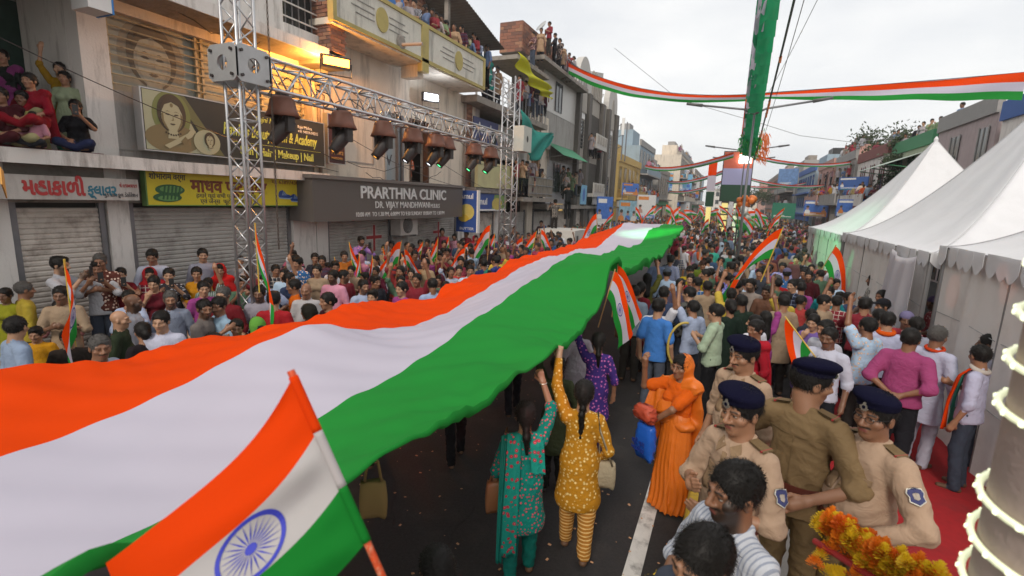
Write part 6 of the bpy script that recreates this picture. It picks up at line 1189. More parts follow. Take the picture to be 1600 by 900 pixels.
# roof cell masts and tank tower
ms_ = thing('roof_mast', 'small steel lattice with antennas on the roof past the arched building', 'mast', (-11.5, 47, 7)); [MB().tube([(x, y, 0), (x, y, 3.6)], .06, 6).build('upright', M_STEEL, ms_) for x, y in ((0, 0), (1.6, 0), (1.6, 1.6))]; [MB().tube([(0, 0, z), (1.6, 0, z + 1.0)], .03, 5).build('brace', M_STEEL, ms_) for z in (0.3, 1.3, 2.3)]; [box('antenna', M_WHITE, ms_, x - .12, x + .12, -.2, -.08, 2.2, 3.7) for x in (0, 1.6)]
# trees above the right roofs
M_LEAF = [mat('leaf_%d' % i, c, .7, noise=.3, nscale=1.5, trans=.25) for i, c in enumerate([(.05, .075, .03), (.035, .055, .022), (.075, .10, .045)])]
def tree(label, x, y, h, rx, rz_, seed):
    r = random.Random(seed); t = thing('tree', label, 'tree', (x, y, 0)); tk = MB(); tk.tube([(0, 0, 0), (.1, .05, h * .5), (0, .1, h)], .2, 8, r2=.06)
    tips = []
    for k in range(9):
        a = r.uniform(0, 6.28); z = h * r.uniform(.55, .95); e = np.array((rx * .7 * math.cos(a), rx * .7 * math.sin(a), z + rz_ * r.uniform(.3, 1.2))); tk.tube([(0, 0, z), (e * .5 + np.array((0, 0, z * .5)) * 1), e], .07, 5, r2=.015); tips.append(e)
    tk.build('trunk', mat('bark', (.09, .07, .05), .9, noise=.3), t, smooth=True)
    for mi, m in enumerate(M_LEAF):
        q = MB()
        for e in tips:
            for _ in range(110):
                c = e + np.array([r.gauss(0, rx * .24), r.gauss(0, rx * .24), r.gauss(0, rz_ * .2)]); s = r.uniform(.08, .17); d1 = np.array([r.uniform(-1, 1) for _ in range(3)]); d1 /= np.linalg.norm(d1); d2 = np.cross(d1, [r.uniform(-1, 1) for _ in range(3)]); d2 /= np.linalg.norm(d2) + 1e-6
                q.add([c - d1 * s, c + d2 * s * .45, c + d1 * s, c - d2 * s * .45], [(0, 1, 2, 3)])
        q.build('crown', m, t)
tree('thin leafed tree rising behind the right roofs', 10.8, 49, 8.2, 2.2, 2.0, 1); tree('dark bushy tree top at the right house parapet', 9.8, 38, 7.2, 1.4, 1.2, 2); tree('round green tree far down the street on the right', 2.8, 92, 4.0, 2.6, 2.2, 3); tree('green tree beside the round one far down the street', -1.5, 120, 5.0, 3.0, 2.4, 4)
# ---------------------------------------------------------------- people
M_HAIR = mat('hair_black', (.009, .0075, .0065), .55, noise=.4, nscale=30, bump=.15, bscale=55); M_GHAIR = mat('hair_grey', (.075, .07, .066), .7, noise=.5, nscale=40, bump=.5, bscale=55)
for _m in (M_HAIR, M_GHAIR): _m.node_tree.nodes['Principled BSDF'].inputs['Specular IOR Level'].default_value = .22; M_SHOE = mat('shoe_dark', (.02, .018, .016), .5, noise=.3); M_SAND = mat('sandal_brown', (.12, .06, .03), .6)
GR = ('skin', 'top', 'bottom', 'shoes', 'hair', 'drape', 'cap'); PARTN = {'top': 'shirt', 'bottom': 'trousers', 'shoes': 'shoes', 'hair': 'hair', 'drape': 'drape', 'cap': 'beret'}
def face_dir(x, y, turn): return math.atan2(-x, y) + rad(turn)
def hero(label, x, y, z, h, turn, mats, face={}, names={}, hh=.0095, hf=.0048, wr=.0105, cat='person', group=None, **k):
    f = person_fig(fine=True, **k); s = h / 1.72; body = None
    me = f.mesh('person', ['skin'], [mats['skin']], hh, hf, 0, face); o = link('person', me, None, (x, y, z), face_dir(x, y, turn)); o.scale = (s, s, s); tag(o, label, cat, group)
    for g in GR[1:]:
        if g in f.g:
            m = mats.get(g) or {'hair': M_HAIR, 'shoes': M_SHOE}.get(g); c = link(names.get(g, PARTN[g]), f.mesh(g, [g], [m], hh, hf if g in ('hair', 'cap') else hh, wr if g not in ('hair', 'cap') else .0, strands=3200 if g == 'hair' and hf < .006 else 900, sw=.0011 if hf < .006 else .002), o)
    return o, f
def P_(label): return label
KH = cloth('a68c76'); KHB = cloth('7c6648'); KHM = cloth('8a7258'); KHD = cloth('705c40'); BER = mat('beret_navy', (.007, .007, .022), .95, noise=.2, bump=.5, bscale=150); BER.node_tree.nodes['Principled BSDF'].inputs['Specular IOR Level'].default_value = .05; M_BELT = mat('belt_brown', (.12, .03, .02), .4); M_SILV = mat('badge_silver', (.55, .52, .45), .35, metal=.8)  # KH has the pinkish cast of red light put into its colour, KHB has not
def ring(parent, name, m, z, rx, ry, hgt, yoff=0, n=40, th=.006):
    q = MB(); V = []
    for k in range(n):
        a = 6.2832 * k / n; c, s = math.cos(a), math.sin(a)
        for dr, dz in ((0, 0), (th, 0), (th, hgt), (0, hgt)): V.append(((rx + dr) * c, yoff + (ry + dr) * s, z + dz))
    q.add(V, [(4 * k + e, 4 * k + (e + 1) % 4, 4 * ((k + 1) % n) + (e + 1) % 4, 4 * ((k + 1) % n) + e) for k in range(n) for e in range(4)]); return q.build(name, m, parent, smooth=False)
def on_head(o, f, name, m, poly, y, lift=.004, z0=0, x0=0, R2=None):
    """flat emblem standing on the front of the headgear, outline in head x,z"""
    c, R = f.head; q = MB(); n = len(poly); V = [c + R @ np.array((x0 + u, y, z0 + v)) for u, v in poly] + [c + R @ np.array((x0 + u, y + lift, z0 + v)) for u, v in poly]
    q.add(V, [tuple(range(n)), tuple(range(n, 2 * n))[::-1]] + [(i, (i + 1) % n, n + (i + 1) % n, n + i) for i in range(n)]); return q.build(name, m, o)
def specs(o, f, m=None):
    c, R = f.head; m = m or M_BLACK; q = MB()
    for s in (-1, 1):
        q.tube([c + R @ np.array((s * .032 + .021 * math.cos(a), .104, .004 + .015 * math.sin(a))) for a in np.linspace(0, 6.283, 17)], .0016, 5, False); q.tube([c + R @ np.array((s * .053, .102, .008)), c + R @ np.array((s * .08, .02, .01))], .0016, 5)
    q.tube([c + R @ np.array((-.011, .106, .006)), c + R @ np.array((.011, .106, .006))], .0016, 5); return q.build('glasses', m, o)
def officer_kit(o, f, belly=0., patch=1):
    lau = disc_pts(0, 0, .015, .017, 14); on_head(o, f, 'cap_badge', M_SILV, lau, .108, .006, .068); on_head(o, f, 'cap_badge', M_SILV, disc_pts(0, .02, .007, .007, 8), .107, .006, .068); on_head(o, f, 'cap_badge', BER, disc_pts(0, 0, .009, .010, 12), .1145, .001, .068)
    for k in range(6): a = k * .55 + .2; on_head(o, f, 'cap_badge', M_SILV, disc_pts(.019 * math.cos(a + 3.4), .019 * math.sin(a + 3.4), .005, .004, 6), .1075, .004, .068)
    ring(o, 'belt', M_BELT, .985, .168, .132 + .03 * belly, .045, belly * .03)
    for s, (W_, E) in zip((-1, 1), f.hands):
        sh = np.array((s * .163, -.012, 1.362)); q = MB(); q.add([(s * .07, .015, 1.448), (s * .07, -.045, 1.45), (s * .165, -.05, 1.43), (s * .165, .02, 1.428)], [(0, 1, 2, 3)]); q.add([(s * .07, .015, 1.456), (s * .07, -.045, 1.458), (s * .165, -.05, 1.438), (s * .165, .02, 1.436)], [(0, 1, 2, 3)]); q.build('epaulette', KHD, o)
        q = MB().tube([(s * .15, .022, 1.434), (s * .15, -.052, 1.436)], .006, 6).build('rank_stripe', mat('cross_red', ()), o)
def arm_patch(o, f, sd, out, bd=1.):
    W_, E = f.hands[sd]; s = -1 if sd == 0 else 1; sh = np.array((s * .163 * (.5 + .5 * bd), -.012, 1.36)); c = sh * .5 + E * .5; ax = (E - sh) / np.linalg.norm(E - sh); n = np.array(out, float); n -= ax * (n @ ax); n /= np.linalg.norm(n); b = np.cross(ax, n); c = c + n * (.045 * bd + .036)
    def sh_(name, m, sc, l):
        P = [(0, -.045), (.03, -.04), (.038, -.02), (.03, .0), (.034, .022), (.0, .045), (-.034, .022), (-.03, .0), (-.038, -.02), (-.03, -.04)]; q = MB(); V = [c + ax * v * sc + b * u * sc + n * l - n * (u * u) * 6 for u, v in P] + [c + ax * v * sc + b * u * sc + n * (l - .004) - n * (u * u) * 6 for u, v in P]; k = len(P)
        q.add(V, [tuple(range(k)), tuple(range(k, 2 * k))[::-1]] + [(i, (i + 1) % k, k + (i + 1) % k, k + i) for i in range(k)]); q.build(name, m, o)
    sh_('arm_patch', M_SILV, 1.0, .0); sh_('arm_patch', mat('patch_navy', (.03, .035, .12), .7), .88, .002); sh_('arm_patch', mat('patch_gold', (.35, .3, .25), .6), .4, .004)
def decal(o, f, g, name, m, x0, x1, z0, z1, side=1, lift=.004, n=6, taper=0.):
    """patch of cloth lying on the garment surface: pockets, plackets, seams"""
    q = MB(); V = []
    for j in range(n + 1):
        for i in range(n + 1):
            x = x0 + (x1 - x0) * i / n; z = z0 + (z1 - z0) * j / n
            if taper and j == 0: z += taper * (1 - abs(2 * i / n - 1)) * -1
            y = f.surf(g, x, z, side); V.append((x, (y if y is not None else .1 * side) + lift * side, z))
    q.add(V, [(j * (n + 1) + i, j * (n + 1) + i + 1, (j + 1) * (n + 1) + i + 1, (j + 1) * (n + 1) + i) for j in range(n) for i in range(n)]); b = q.build(name, m, o, smooth=True); b.modifiers.new('thickness', 'SOLIDIFY').thickness = .004; return b
def shirt_details(o, f, m, dark, pockets=True, back=False, z0=1.0):
    decal(o, f, 'top', 'button_placket', m, -.014, .014, z0, 1.37, 1, .004, 10)
    for z in np.linspace(z0 + .06, 1.33, 5):
        y = f.surf('top', 0, z, 1)
        if y: MB().prism(disc_pts(0, z, .0055, .0055, 10), 'y', y + .007, y + .0105).build('button', dark, o)
    for s in (-1, 1):
        if pockets: decal(o, f, 'top', 'chest_pocket', m, s * .075 - .042, s * .075 + .042, 1.155, 1.27, 1, .0045, 5, .012); decal(o, f, 'top', 'pocket_flap', m, s * .075 - .044, s * .075 + .044, 1.245, 1.278, 1, .0085, 4, .012)
    if back: decal(o, f, 'top', 'yoke_seam', dark, -.15, .15, 1.3, 1.3035, -1, .002, 14); decal(o, f, 'top', 'back_pleat', dark, -.0025, .0025, 1.02, 1.3, -1, .002, 10)
    for s in (-1, 1):   # open collar leaves
        q = MB(); q.add([(s * .012, .075, 1.398), (s * .055, .045, 1.43), (s * .075, .06, 1.385), (s * .05, .098, 1.352)], [(0, 1, 2, 3)]); c = q.build('collar_leaf', m, o); c.modifiers.new('thickness', 'SOLIDIFY').thickness = .006
sk = [skin_mat(i) for i in range(4)]
OFF = dict(skin=sk[0], top=KH, bottom=KHD, cap=BER); OFN = {'cap': 'beret'}
# four officers on the median
x, y, _ = atz(1166, 603, 2.16); o, f = hero('officer in beret at the front looking left, badge over his brow', x, y, .37, 1.79, 140, OFF, {'mus': .9}, outfit='police', cap='beret', arms=(((-.28, .03, 1.12), (-.1, .24, 1.12)), 'chest'), yaw=.05, pitch=.08, belly=.1, build=.98, sleeve='elbow'); officer_kit(o, f, .25); arm_patch(o, f, 0, (-.8, .1, .3)); shirt_details(o, f, KHM, KHD)
x, y, _ = atz(1272, 560, 2.24); o, f = hero('tall officer with his back turned, looking right, hands behind him', x, y, .37, 1.87, -22, dict(OFF, top=KHB), {'mus': .9}, outfit='police', cap='beret', arms=(((-.33, .06, 1.2), (-.42, .3, 1.18)), ((.33, -.06, 1.13), (.12, -.2, 1.0))), yaw=-.72, pitch=.18, build=1.04, sleeve='elbow'); officer_kit(o, f); shirt_details(o, f, KHM, KHD, back=True)
x, y, _ = atz(1168, 527, 2.14); o, f = hero('rear officer in beret with a moustache looking left', x, y, .37, 1.77, 142, OFF, {'mus': 1}, outfit='police', cap='beret', arms=('down', 'down'), yaw=-.1, pitch=.12, belly=.2); officer_kit(o, f, .2); shirt_details(o, f, KHM, KHD)
x, y, _ = atz(1378, 612, 2.14); o, f = hero('stout officer with glasses and arm patch leaning on the flower barricade', x, y, .37, 1.77, 138, dict(OFF, skin=sk[1]), {'mus': 1}, outfit='police', cap='beret', arms=(((-.38, .04, 1.15), (-.2, .26, 1.02)), ((.36, .06, 1.14), (.2, .32, 1.0))), yaw=.25, pitch=.0, belly=.45, build=1.1, sleeve='long'); officer_kit(o, f, 1.2); arm_patch(o, f, 0, (-.8, .5, .3), 1.1); specs(o, f); shirt_details(o, f, KHM, KHD)
# young men at the bottom
x, y, _ = atz(1158, 716, 2.12); o, f = hero('bearded young man in a white pinstriped shirt holding yellow petals', x, y, .37, 1.74, 130, dict(skin=sk[1], top=cloth('b9bcc4', 'vstripe', '8f95a4', 46), bottom=cloth('30343c')), {'mus': 1, 'beard': .9}, outfit='shirt', hair='short', arms=(((-.26, .04, 1.13), (-.08, .24, 1.13)), ((.26, .04, 1.13), (.06, .25, 1.13))), yaw=.0, pitch=.05, palm=((0, 0, 1), (0, 0, 1)), curl=(.7, .7)); hand_o, hand_f = o, f
x, y, _ = atz(1110, 818, 2.08); hero('dark haired young man cut off by the bottom edge of the photo', x, y, .37, 1.7, 135, dict(skin=sk[0], top=cloth('3a3f4a'), bottom=cloth('26282c')), {}, outfit='tee', hair='short', arms=('down', 'down'), yaw=.1, pitch=.2)
x, y, _ = atz(684, 857, 1.5); hero('dark haired head with a red parting at the bottom edge below the giant flag', x, y, 0, 1.5, 30, dict(skin=sk[0], top=cloth('4a1420'), bottom=cloth('2c1016')), {}, sex='f', outfit='kurta', hair='long', arms=('down', 'down'))
pt = MB(); rp = random.Random(2); W_ = (hand_f.hands[0][0] + hand_f.hands[1][0]) / 2 + np.array((0, .06, .045)); mw = hand_o.matrix_basis
for _ in range(150):
    c = np.array(mw @ Vector(W_ + np.array((rp.gauss(0, .035), rp.gauss(0, .035), abs(rp.gauss(0, .016)))))); s = rp.uniform(.005, .011); a, b = [np.array([rp.uniform(-1, 1) for _ in range(3)]) * s for _ in (0, 1)]; pt.add([c - a, c + b, c + a, c - b], [(0, 1, 2, 3)])
tag(pt.build('flower_petals', mat('petal_yellow', ())), 'handful of yellow petals in the bearded young man\'s cupped hands', 'petals', kind='stuff')
# women on the road
TEAL = cloth('0f7a6e', 'floral', 'b04a5a', 32); x, y, _ = atz(822, 628, 1.54)
o, f = hero('woman in teal flowered kurta reaching up to the giant flag, ponytail and brown bag', x, y, 0, 1.54, 8, dict(skin=sk[0], top=TEAL, bottom=cloth('0c665c'), shoes=M_SAND), {}, {'top': 'kurta', 'bottom': 'salwar'}, sex='f', outfit='kurta', hair='pony', build=1.08, arms=('down', ((.25, .1, 1.6), (.17, .2, 1.84))), stride=.08, curl=(.5, 1.3), palm=(None, (0, 1, 0)), wr=.008)
# dupatta over both shoulders, falling down the back
DU = cloth('1a8a7c', 'floral', 'a83a48', 20); DUB = cloth('17786c')
def strip(parent, name, m, pts, w_, axis=(1, 0, 0), fold=.01, n=40, nw=8):
    P = np.array(pts, float); t = np.linspace(0, 1, len(P)); tt = np.linspace(0, 1, n); C = np.stack([np.interp(tt, t, P[:, k]) for k in range(3)], 1); k_ = np.array([1, 2, 3, 2, 1.]) / 9
    C = np.stack([np.convolve(np.pad(C[:, k], 2, 'edge'), k_, 'valid') for k in range(3)], 1); A = np.array(axis, float); V = []
    for j in range(nw + 1):
        u = j / nw - .5; V.append(C + A * w_ * u + np.stack([np.zeros(n), fold * np.sin(9 * u + 6 * tt) - fold * abs(u), fold * .3 * np.cos(7 * u + 9 * tt)], 1))
    V = np.concatenate(V); q = link(name, mesh_np(name, V, [(j * n + i, j * n + i + 1, (j + 1) * n + i + 1, (j + 1) * n + i) for j in range(nw) for i in range(n - 1)], True, [m]), parent); q.modifiers.new('thickness', 'SOLIDIFY').thickness = .004; return q
strip(o, 'dupatta', DU, [(-.09, .09, 1.2), (-.09, .07, 1.36), (-.095, -.03, 1.452), (-.1, -.105, 1.36), (-.11, -.15, 1.1), (-.12, -.17, .8), (-.13, -.17, .3)], .13); strip(o, 'dupatta', DU, [(.1, .06, 1.36), (.1, -.03, 1.45), (.1, -.11, 1.36), (.115, -.14, 1.1)], .12); strip(o, 'dupatta_border', DUB, [(-.18, .06, 1.36), (-.185, -.03, 1.43), (-.19, -.1, 1.33), (-.2, -.14, 1.1), (-.205, -.15, .7), (-.21, -.14, .22)], .05)
MB().tube([(f.hands[1][0] * .97 + f.hands[1][1] * .03)[:3] + .033 * np.array((math.cos(a), math.sin(a), .1 * math.cos(a))) for a in np.linspace(0, 6.283, 20)], .004, 5, False).build('bangle', M_SILV, o)
def bag(parent_o, label, loc, sz, m, strap=None, name='handbag', rz=0, crumple=0.):
    t = thing(name, label, 'bag', loc, rz=rz); a, b, c = sz; q = MB(); n = 18; V = []
    for v in range(9):
        t_ = v / 8; z = -c * t_; w_ = a * (.82 + .18 * math.sin(2.2 * t_ + .3)); d = b * (.35 + .65 * math.sin(math.pi * min(1, .15 + t_ * .8)))
        V += [(w_ / 2 * np.sign(math.cos(6.283 * k / n)) * abs(math.cos(6.283 * k / n)) ** .5, d / 2 * np.sign(math.sin(6.283 * k / n)) * abs(math.sin(6.283 * k / n)) ** .6, z + .01 * math.sin(5 * k)) for k in range(n)]
    if crumple:
        rc_ = random.Random(int(a * 1000)); V = [tuple(c_ * (1 + crumple * (.5 * math.sin(9 * p_[2] / c + 3 * i_) + rc_.uniform(-.6, .6) * (.4 + abs(p_[2]) / c))) if e_ < 2 else c_ + rc_.uniform(-.3, .3) * crumple * c * .2 for e_, c_ in enumerate(p_)) for i_, p_ in enumerate(V)]
    q.add(V, [(v * n + k, v * n + (k + 1) % n, (v + 1) * n + (k + 1) % n, (v + 1) * n + k) for v in range(8) for k in range(n)] + [tuple(range(n)), tuple(8 * n + k for k in range(n))[::-1]]).build('bag_body', m, t, smooth=True)
    if strap: MB().tube(strap, .009, 6).build('strap', m, t, smooth=True)
    return t
LEA = mat('leather_tan', (.27, .11, .045), .45, noise=.15); mw = o.matrix_basis; q = mw @ Vector((-.225, -.02, .98)); sp = np.array(mw @ Vector((-.14, -.02, 1.43))) - np.array(q); bag(o, 'brown leather shoulder bag of the woman in teal', q, (.2, .1, .27), LEA, [(-.07, .0, -.02), sp + (-.03, 0.05, -.1), sp + (0, .03, .02), sp + (-.01, -.07, -.1), (.07, -.02, -.02)], rz=o.rotation_euler[2])
YEL = cloth('b0791c', 'floral', 'd0b070', 28); x, y, _ = atz(914, 594, 1.63)
o, f = hero('woman in mustard print kurta with a long black braid reaching up to the flag', x, y, 0, 1.63, -4, dict(skin=sk[2], top=YEL, bottom=cloth('a9702c', 'stripe', 'd8b070', 30), shoes=M_SAND), {}, {'top': 'kurta', 'bottom': 'salwar'}, sex='f', outfit='kurta', hair='braid', build=1.05, arms=(((-.25, .1, 1.58), (-.27, .22, 1.82)), ((.24, -.03, 1.12), (.2, .12, .94))), stride=-.12, curl=(1.3, .6), palm=((0, 1, 0), None), wr=.005, sleeve='long')
mw = o.matrix_basis; q = mw @ Vector((.24, .0, .98)); sp = np.array(mw @ Vector((.13, -.02, 1.43))) - np.array(q); bag(o, 'cream cloth shoulder bag of the woman in mustard', q, (.17, .09, .24), cloth('9c8f78'), [(-.06, .0, -.02), sp + (.02, .05, -.1), sp + (0, .0, .02), sp + (.03, -.08, -.1), (.05, -.03, -.02)], rz=o.rotation_euler[2])
ORS = mat('sari_orange', (.70, .16, .01), .5, noise=.18, nscale=4, bump=.5, bscale=14, trans=.08); x, y, _ = atz(1068, 556, 1.64)
o, f = hero('woman in bright orange sari covering her head, one hand raised, carrying plastic bags', x, y, 0, 1.66, 140, dict(skin=sk[1], top=cloth('c8560a'), bottom=ORS, drape=ORS), {'bindi': 1}, {'top': 'blouse', 'bottom': 'sari_skirt', 'drape': 'sari_drape'}, sex='f', outfit='sari', hair='bun', cover=True, build=1.06, arms=(((-.1, .26, 1.16), (.1, .3, .98)), ((.34, .1, 1.28), (.34, .18, 1.54))), yaw=.1, pitch=.0, sleeve='half', curl=(1.3, .7), wr=.009)
strip(o, 'sari_fold', ORS, [(.17, -.05, 1.42), (.2, .06, 1.3), (.22, .12, 1.0), (.28, .12, .75), (.36, .1, .55)], .24, (.8, .5, 0), .03)
mw = o.matrix_basis; q = np.array(mw @ Vector(f.hands[0][0] + np.array((.02, .06, -.03)))); t = bag(o, 'blue plastic carrier bag hanging from the orange sari woman\'s hand', q, (.22, .12, .36), mat('plastic_blue', (.02, .13, .6), .3, noise=.15, bump=.6, bscale=14, trans=.2), [(-.05, 0, .0), (-.02, 0, .08), (.03, 0, .08), (.05, 0, .0)], 'carrier_bag', rz=o.rotation_euler[2] + math.pi, crumple=.14); text('lettering', 'શ્રી જય\nખોડિયાર', .07, mat('print_blue', (.01, .03, .22), .5), t, (-.1, -.085, -.2), face='-y', width=.17)
bag(o, 'crumpled red plastic bag under her arm above the blue one', q + np.array((-.02, -.03, .2)), (.22, .15, .15), mat('plastic_red', (.6, .1, .05), .35, noise=.2, bump=.8, bscale=16, trans=.25), None, 'carrier_bag', rz=o.rotation_euler[2], crumple=.3)
PUR = cloth('3d2a72', 'floral', 'a85a9a', 24); x, y, _ = atz(936, 519, 1.58); hero('woman in purple flowered kurta with a tied back ponytail holding the flag edge', x, y, 0, 1.58, 5, dict(skin=sk[0], top=PUR, bottom=cloth('2a2350')), {}, {'top': 'kurta', 'bottom': 'salwar'}, sex='f', outfit='kurta', hair='pony', arms=(((-.24, .1, 1.55), (-.24, .22, 1.78)), 'down'), hh=.012, hf=.007, wr=.004)
x, y, _ = atz(873, 556, 1.52); hero('woman with an olive shawl half hidden between the women in teal and mustard', x, y, 0, 1.52, 10, dict(skin=sk[1], top=cloth('39402a'), bottom=cloth('1c1c1a'), drape=cloth('46512f')), {}, {'top': 'kurta', 'bottom': 'salwar', 'drape': 'shawl'}, sex='f', outfit='kurta', hair='bun', arms=(((-.2, .15, 1.55), (-.2, .25, 1.78)), 'down'), hh=.012, hf=.007)
x, y, _ = atz(905, 500, 1.56); hero('woman in white top with dark bun beside the purple kurta', x, y, 0, 1.56, 20, dict(skin=sk[0], top=cloth('a8a0a8'), bottom=cloth('40384a')), {}, {'top': 'kurta', 'bottom': 'salwar'}, sex='f', outfit='kurta', hair='bun', arms=('down', 'down'), hh=.013, hf=.008)
# walkers under the giant flag, seen by their legs
for (px, py, lb_, c, b) in ((712, 700, 'walker in black trousers under the giant flag', '2a2426', '151416'), (800, 625, 'second pair of dark legs walking under the giant flag', '3a2a30', '1c1a20'), (585, 700, 'person under the near part of the giant flag carrying a tan bag', '40301f', '2a1c14')):
    x, y, _ = atz(px, py + 20, 0); x = min(x, -1.75); hero(lb_, x, y, 0, 1.5, 10, dict(skin=sk[1], top=cloth(c), bottom=cloth(b), shoes=M_SAND), {}, outfit='tee', arms=('chest', 'fwd'), pitch=.3, stride=.2, hh=.016, hf=.012)
q = atd(583, 752, 3.0); bag(None, 'tan shopping bag with rope handles hanging under the giant flag', q, (.17, .08, .24), mat('jute', (.24, .15, .05), .8, noise=.2), [(-.05, 0, 0), (-.03, 0, .13), (.0, 0, .17), (.03, 0, .13), (.05, 0, 0)], 'shopping_bag', rz=.5)
# ---------------------------------------------------------------- the crowd: a set of bodies, each person placed and dressed on its own
ARCH = {'m': dict(outfit='shirt'), 'm_tee': dict(outfit='tee', hair='tuft'), 'm_l': dict(outfit='shirt', yaw=.7), 'm_r': dict(outfit='shirt', yaw=-.7, arms=('down', 'chest')), 'm_phone': dict(outfit='shirt', arms=('phone', 'phone'), hair='tuft'), 'm_chest': dict(outfit='shirt', arms=('chest', 'chest')), 'm_hip': dict(outfit='tee', arms=('hip', 'hip')),
        'm_up': dict(outfit='tee', arms=('up', 'down'), pitch=-.1), 'm_call': dict(outfit='tee', arms=('down', ((.3, .12, 1.2), (.12, .1, 1.5))), yaw=.2), 'm_kurta': dict(outfit='kurta_m', sleeve='long'), 'm_fwd': dict(outfit='shirt', arms=('fwd', 'fwd'), pitch=.25), 'm_bald': dict(outfit='shirt', hair='bald', belly=.5), 'm_stout': dict(outfit='shirt', build=1.14, belly=.6, arms=('behind', 'behind')), 'm_cap': dict(outfit='shirt', cap='cap'), 'm_wrap': dict(outfit='shirt', cap='wrap', yaw=.4), 'm_fold': dict(outfit='shirt', arms=('fold', 'fold'), build=1.05),
        'f': dict(sex='f', outfit='kurta', hair='bun'), 'f_chin': dict(sex='f', outfit='kurta', hair='pony', arms=('down', 'chin'), pitch=.15), 'f_phone': dict(sex='f', outfit='kurta', hair='pony', arms=('phone', 'down')), 'f_sari': dict(sex='f', outfit='sari', hair='bun', arms=('down', 'lap'), yaw=.3), 'f_cov': dict(sex='f', outfit='sari', hair='bun', cover=True, arms=('lap', 'lap')), 'f_up': dict(sex='f', outfit='kurta', hair='long', arms=('down', 'up'), pitch=-.1), 'f_shade': dict(sex='f', outfit='kurta', hair='bun', arms=('down', 'shade')),
        's_m': dict(outfit='tee', legs='seat', arms=('lap', 'lap')), 's_f': dict(sex='f', outfit='sari', legs='seat', hair='bun', arms=('lap', 'lap')), 's_ph': dict(sex='f', outfit='tee', legs='seat', hair='long', arms=('phone', 'lap'), pitch=.1)}
CACHE = {}
FACES = [{'lo': 1}, {'mus': .9, 'lo': 1}, {'mus': .8, 'beard': .7, 'lo': 1}]
def arch(key, fi=0):
    k = (key, fi)
    if k not in CACHE:
        f = person_fig(**ARCH[key]); g = [q for q in GR if q in f.g]; d = f.mesh('person', g, [None] * len(g), .0175, .0095, .006, FACES[fi], strands=420, sw=.0024); CACHE[k] = (d, g, f)
    return CACHE[k]
rq = random.Random(77)
PAL_M = ['c0c0c8', 'b8bcc8', 'c8b8a8', '9a9aa2', 'a8a8ac', '8a92a6', '6c7c94', 'b0aaa2', '4a5468', '2c3040', '5a2028', '7a6a58', '8a7a50', '3a4a3c', '9a8a80', '20242c', '6a7080', 'a09040', '70402c', '1c3a5a', '90a0b0', '5a5a62', '803030']; PAL_F = ['8a1c2c', 'b04818', '6a2a5a', 'a8801c', '1c6a5a', '94304a', '4a1c2a', 'a06a80', '2c4a7a', '7a7a80']; PAL_B = ['1c1e24', '2a2c34', '15161a', '33302c', '3a4250', '24201e']
PLACED = []
def top_fixed(l): return bool(l) and any(w_ in l for w_ in ('white', 'kurta', 'polo', 'tee', 'sari', 'shirt', 'phone'))
def put(key, x, y, z, h, turn, top=None, bottom=None, drape=None, hair=None, skin=None, fi=None, label=None, group=None, pat=None, cap=None):
    fem = key[0] == 'f' or key in ('s_f', 's_ph'); fi = (0 if fem else rq.choice((0, 0, 1, 1, 2))) if fi is None else fi; d, g, f = arch(key, fi); o = link('person', d, None, (x, y, z), face_dir(x, y, turn)); s = h / 1.70; o.scale = (s * rq.uniform(.97, 1.06), s * rq.uniform(.97, 1.06), s)
    tm = top or rq.choice(PAL_F if fem else PAL_M); tm = cloth(tm, *(pat or (rq.choice((('check', 'b0a8a0', 14), ('floral', 'c8b0a0', 22), ('vstripe', 'a8a8b0', 30), ('stripe', '40384a', 9))) if rq.random() < .28 and not top_fixed(label) else ()))); bm_ = cloth(bottom or (rq.choice(PAL_B) if key not in ('f_sari', 'f_cov', 's_f') else (drape or rq.choice(PAL_F)))); dm = cloth(drape or rq.choice(PAL_F)) if 'drape' in g else None
    mm = {'skin': sk[skin if skin is not None else rq.choice((0, 0, 1, 1, 2, 3))], 'top': tm, 'bottom': dm if key in ('f_sari', 'f_cov', 's_f') else bm_, 'shoes': rq.choice((M_SHOE, M_SAND)), 'hair': M_GHAIR if hair == 'grey' else M_HAIR, 'drape': dm, 'cap': cloth(cap or '55506a')}
    for i, q in enumerate(g): o.material_slots[i].link = 'OBJECT'; o.material_slots[i].material = mm[q]
    tag(o, label, 'person', group); PLACED.append((x, y)); return o, f
def pp(rows, group, hdef=1.68, clampx=None, floor=0., fixx=None):
    for r in rows:
        px, py, key, turn, top, label = r[:6]; kw = r[6] if len(r) > 6 else {}; kw = dict(kw); h = kw.pop('h', hdef); fx = kw.pop('X', fixx)
        if fx is not None: x, y, zt = atx(px, py, fx); z = kw.pop('z', zt - h)
        else:
            x, y, zt = atz(px, py, floor + h); z = floor
            if clampx is not None and x < clampx: x, y, zt = atx(px, py, clampx); h = min(max(zt - .14, 1.45), 1.85); z = max(zt - h, .14)
        put(key, x, y, z, h, turn, top, label=label, group=group, **kw)
LG = 'spectators lining the shops beyond the giant flag'
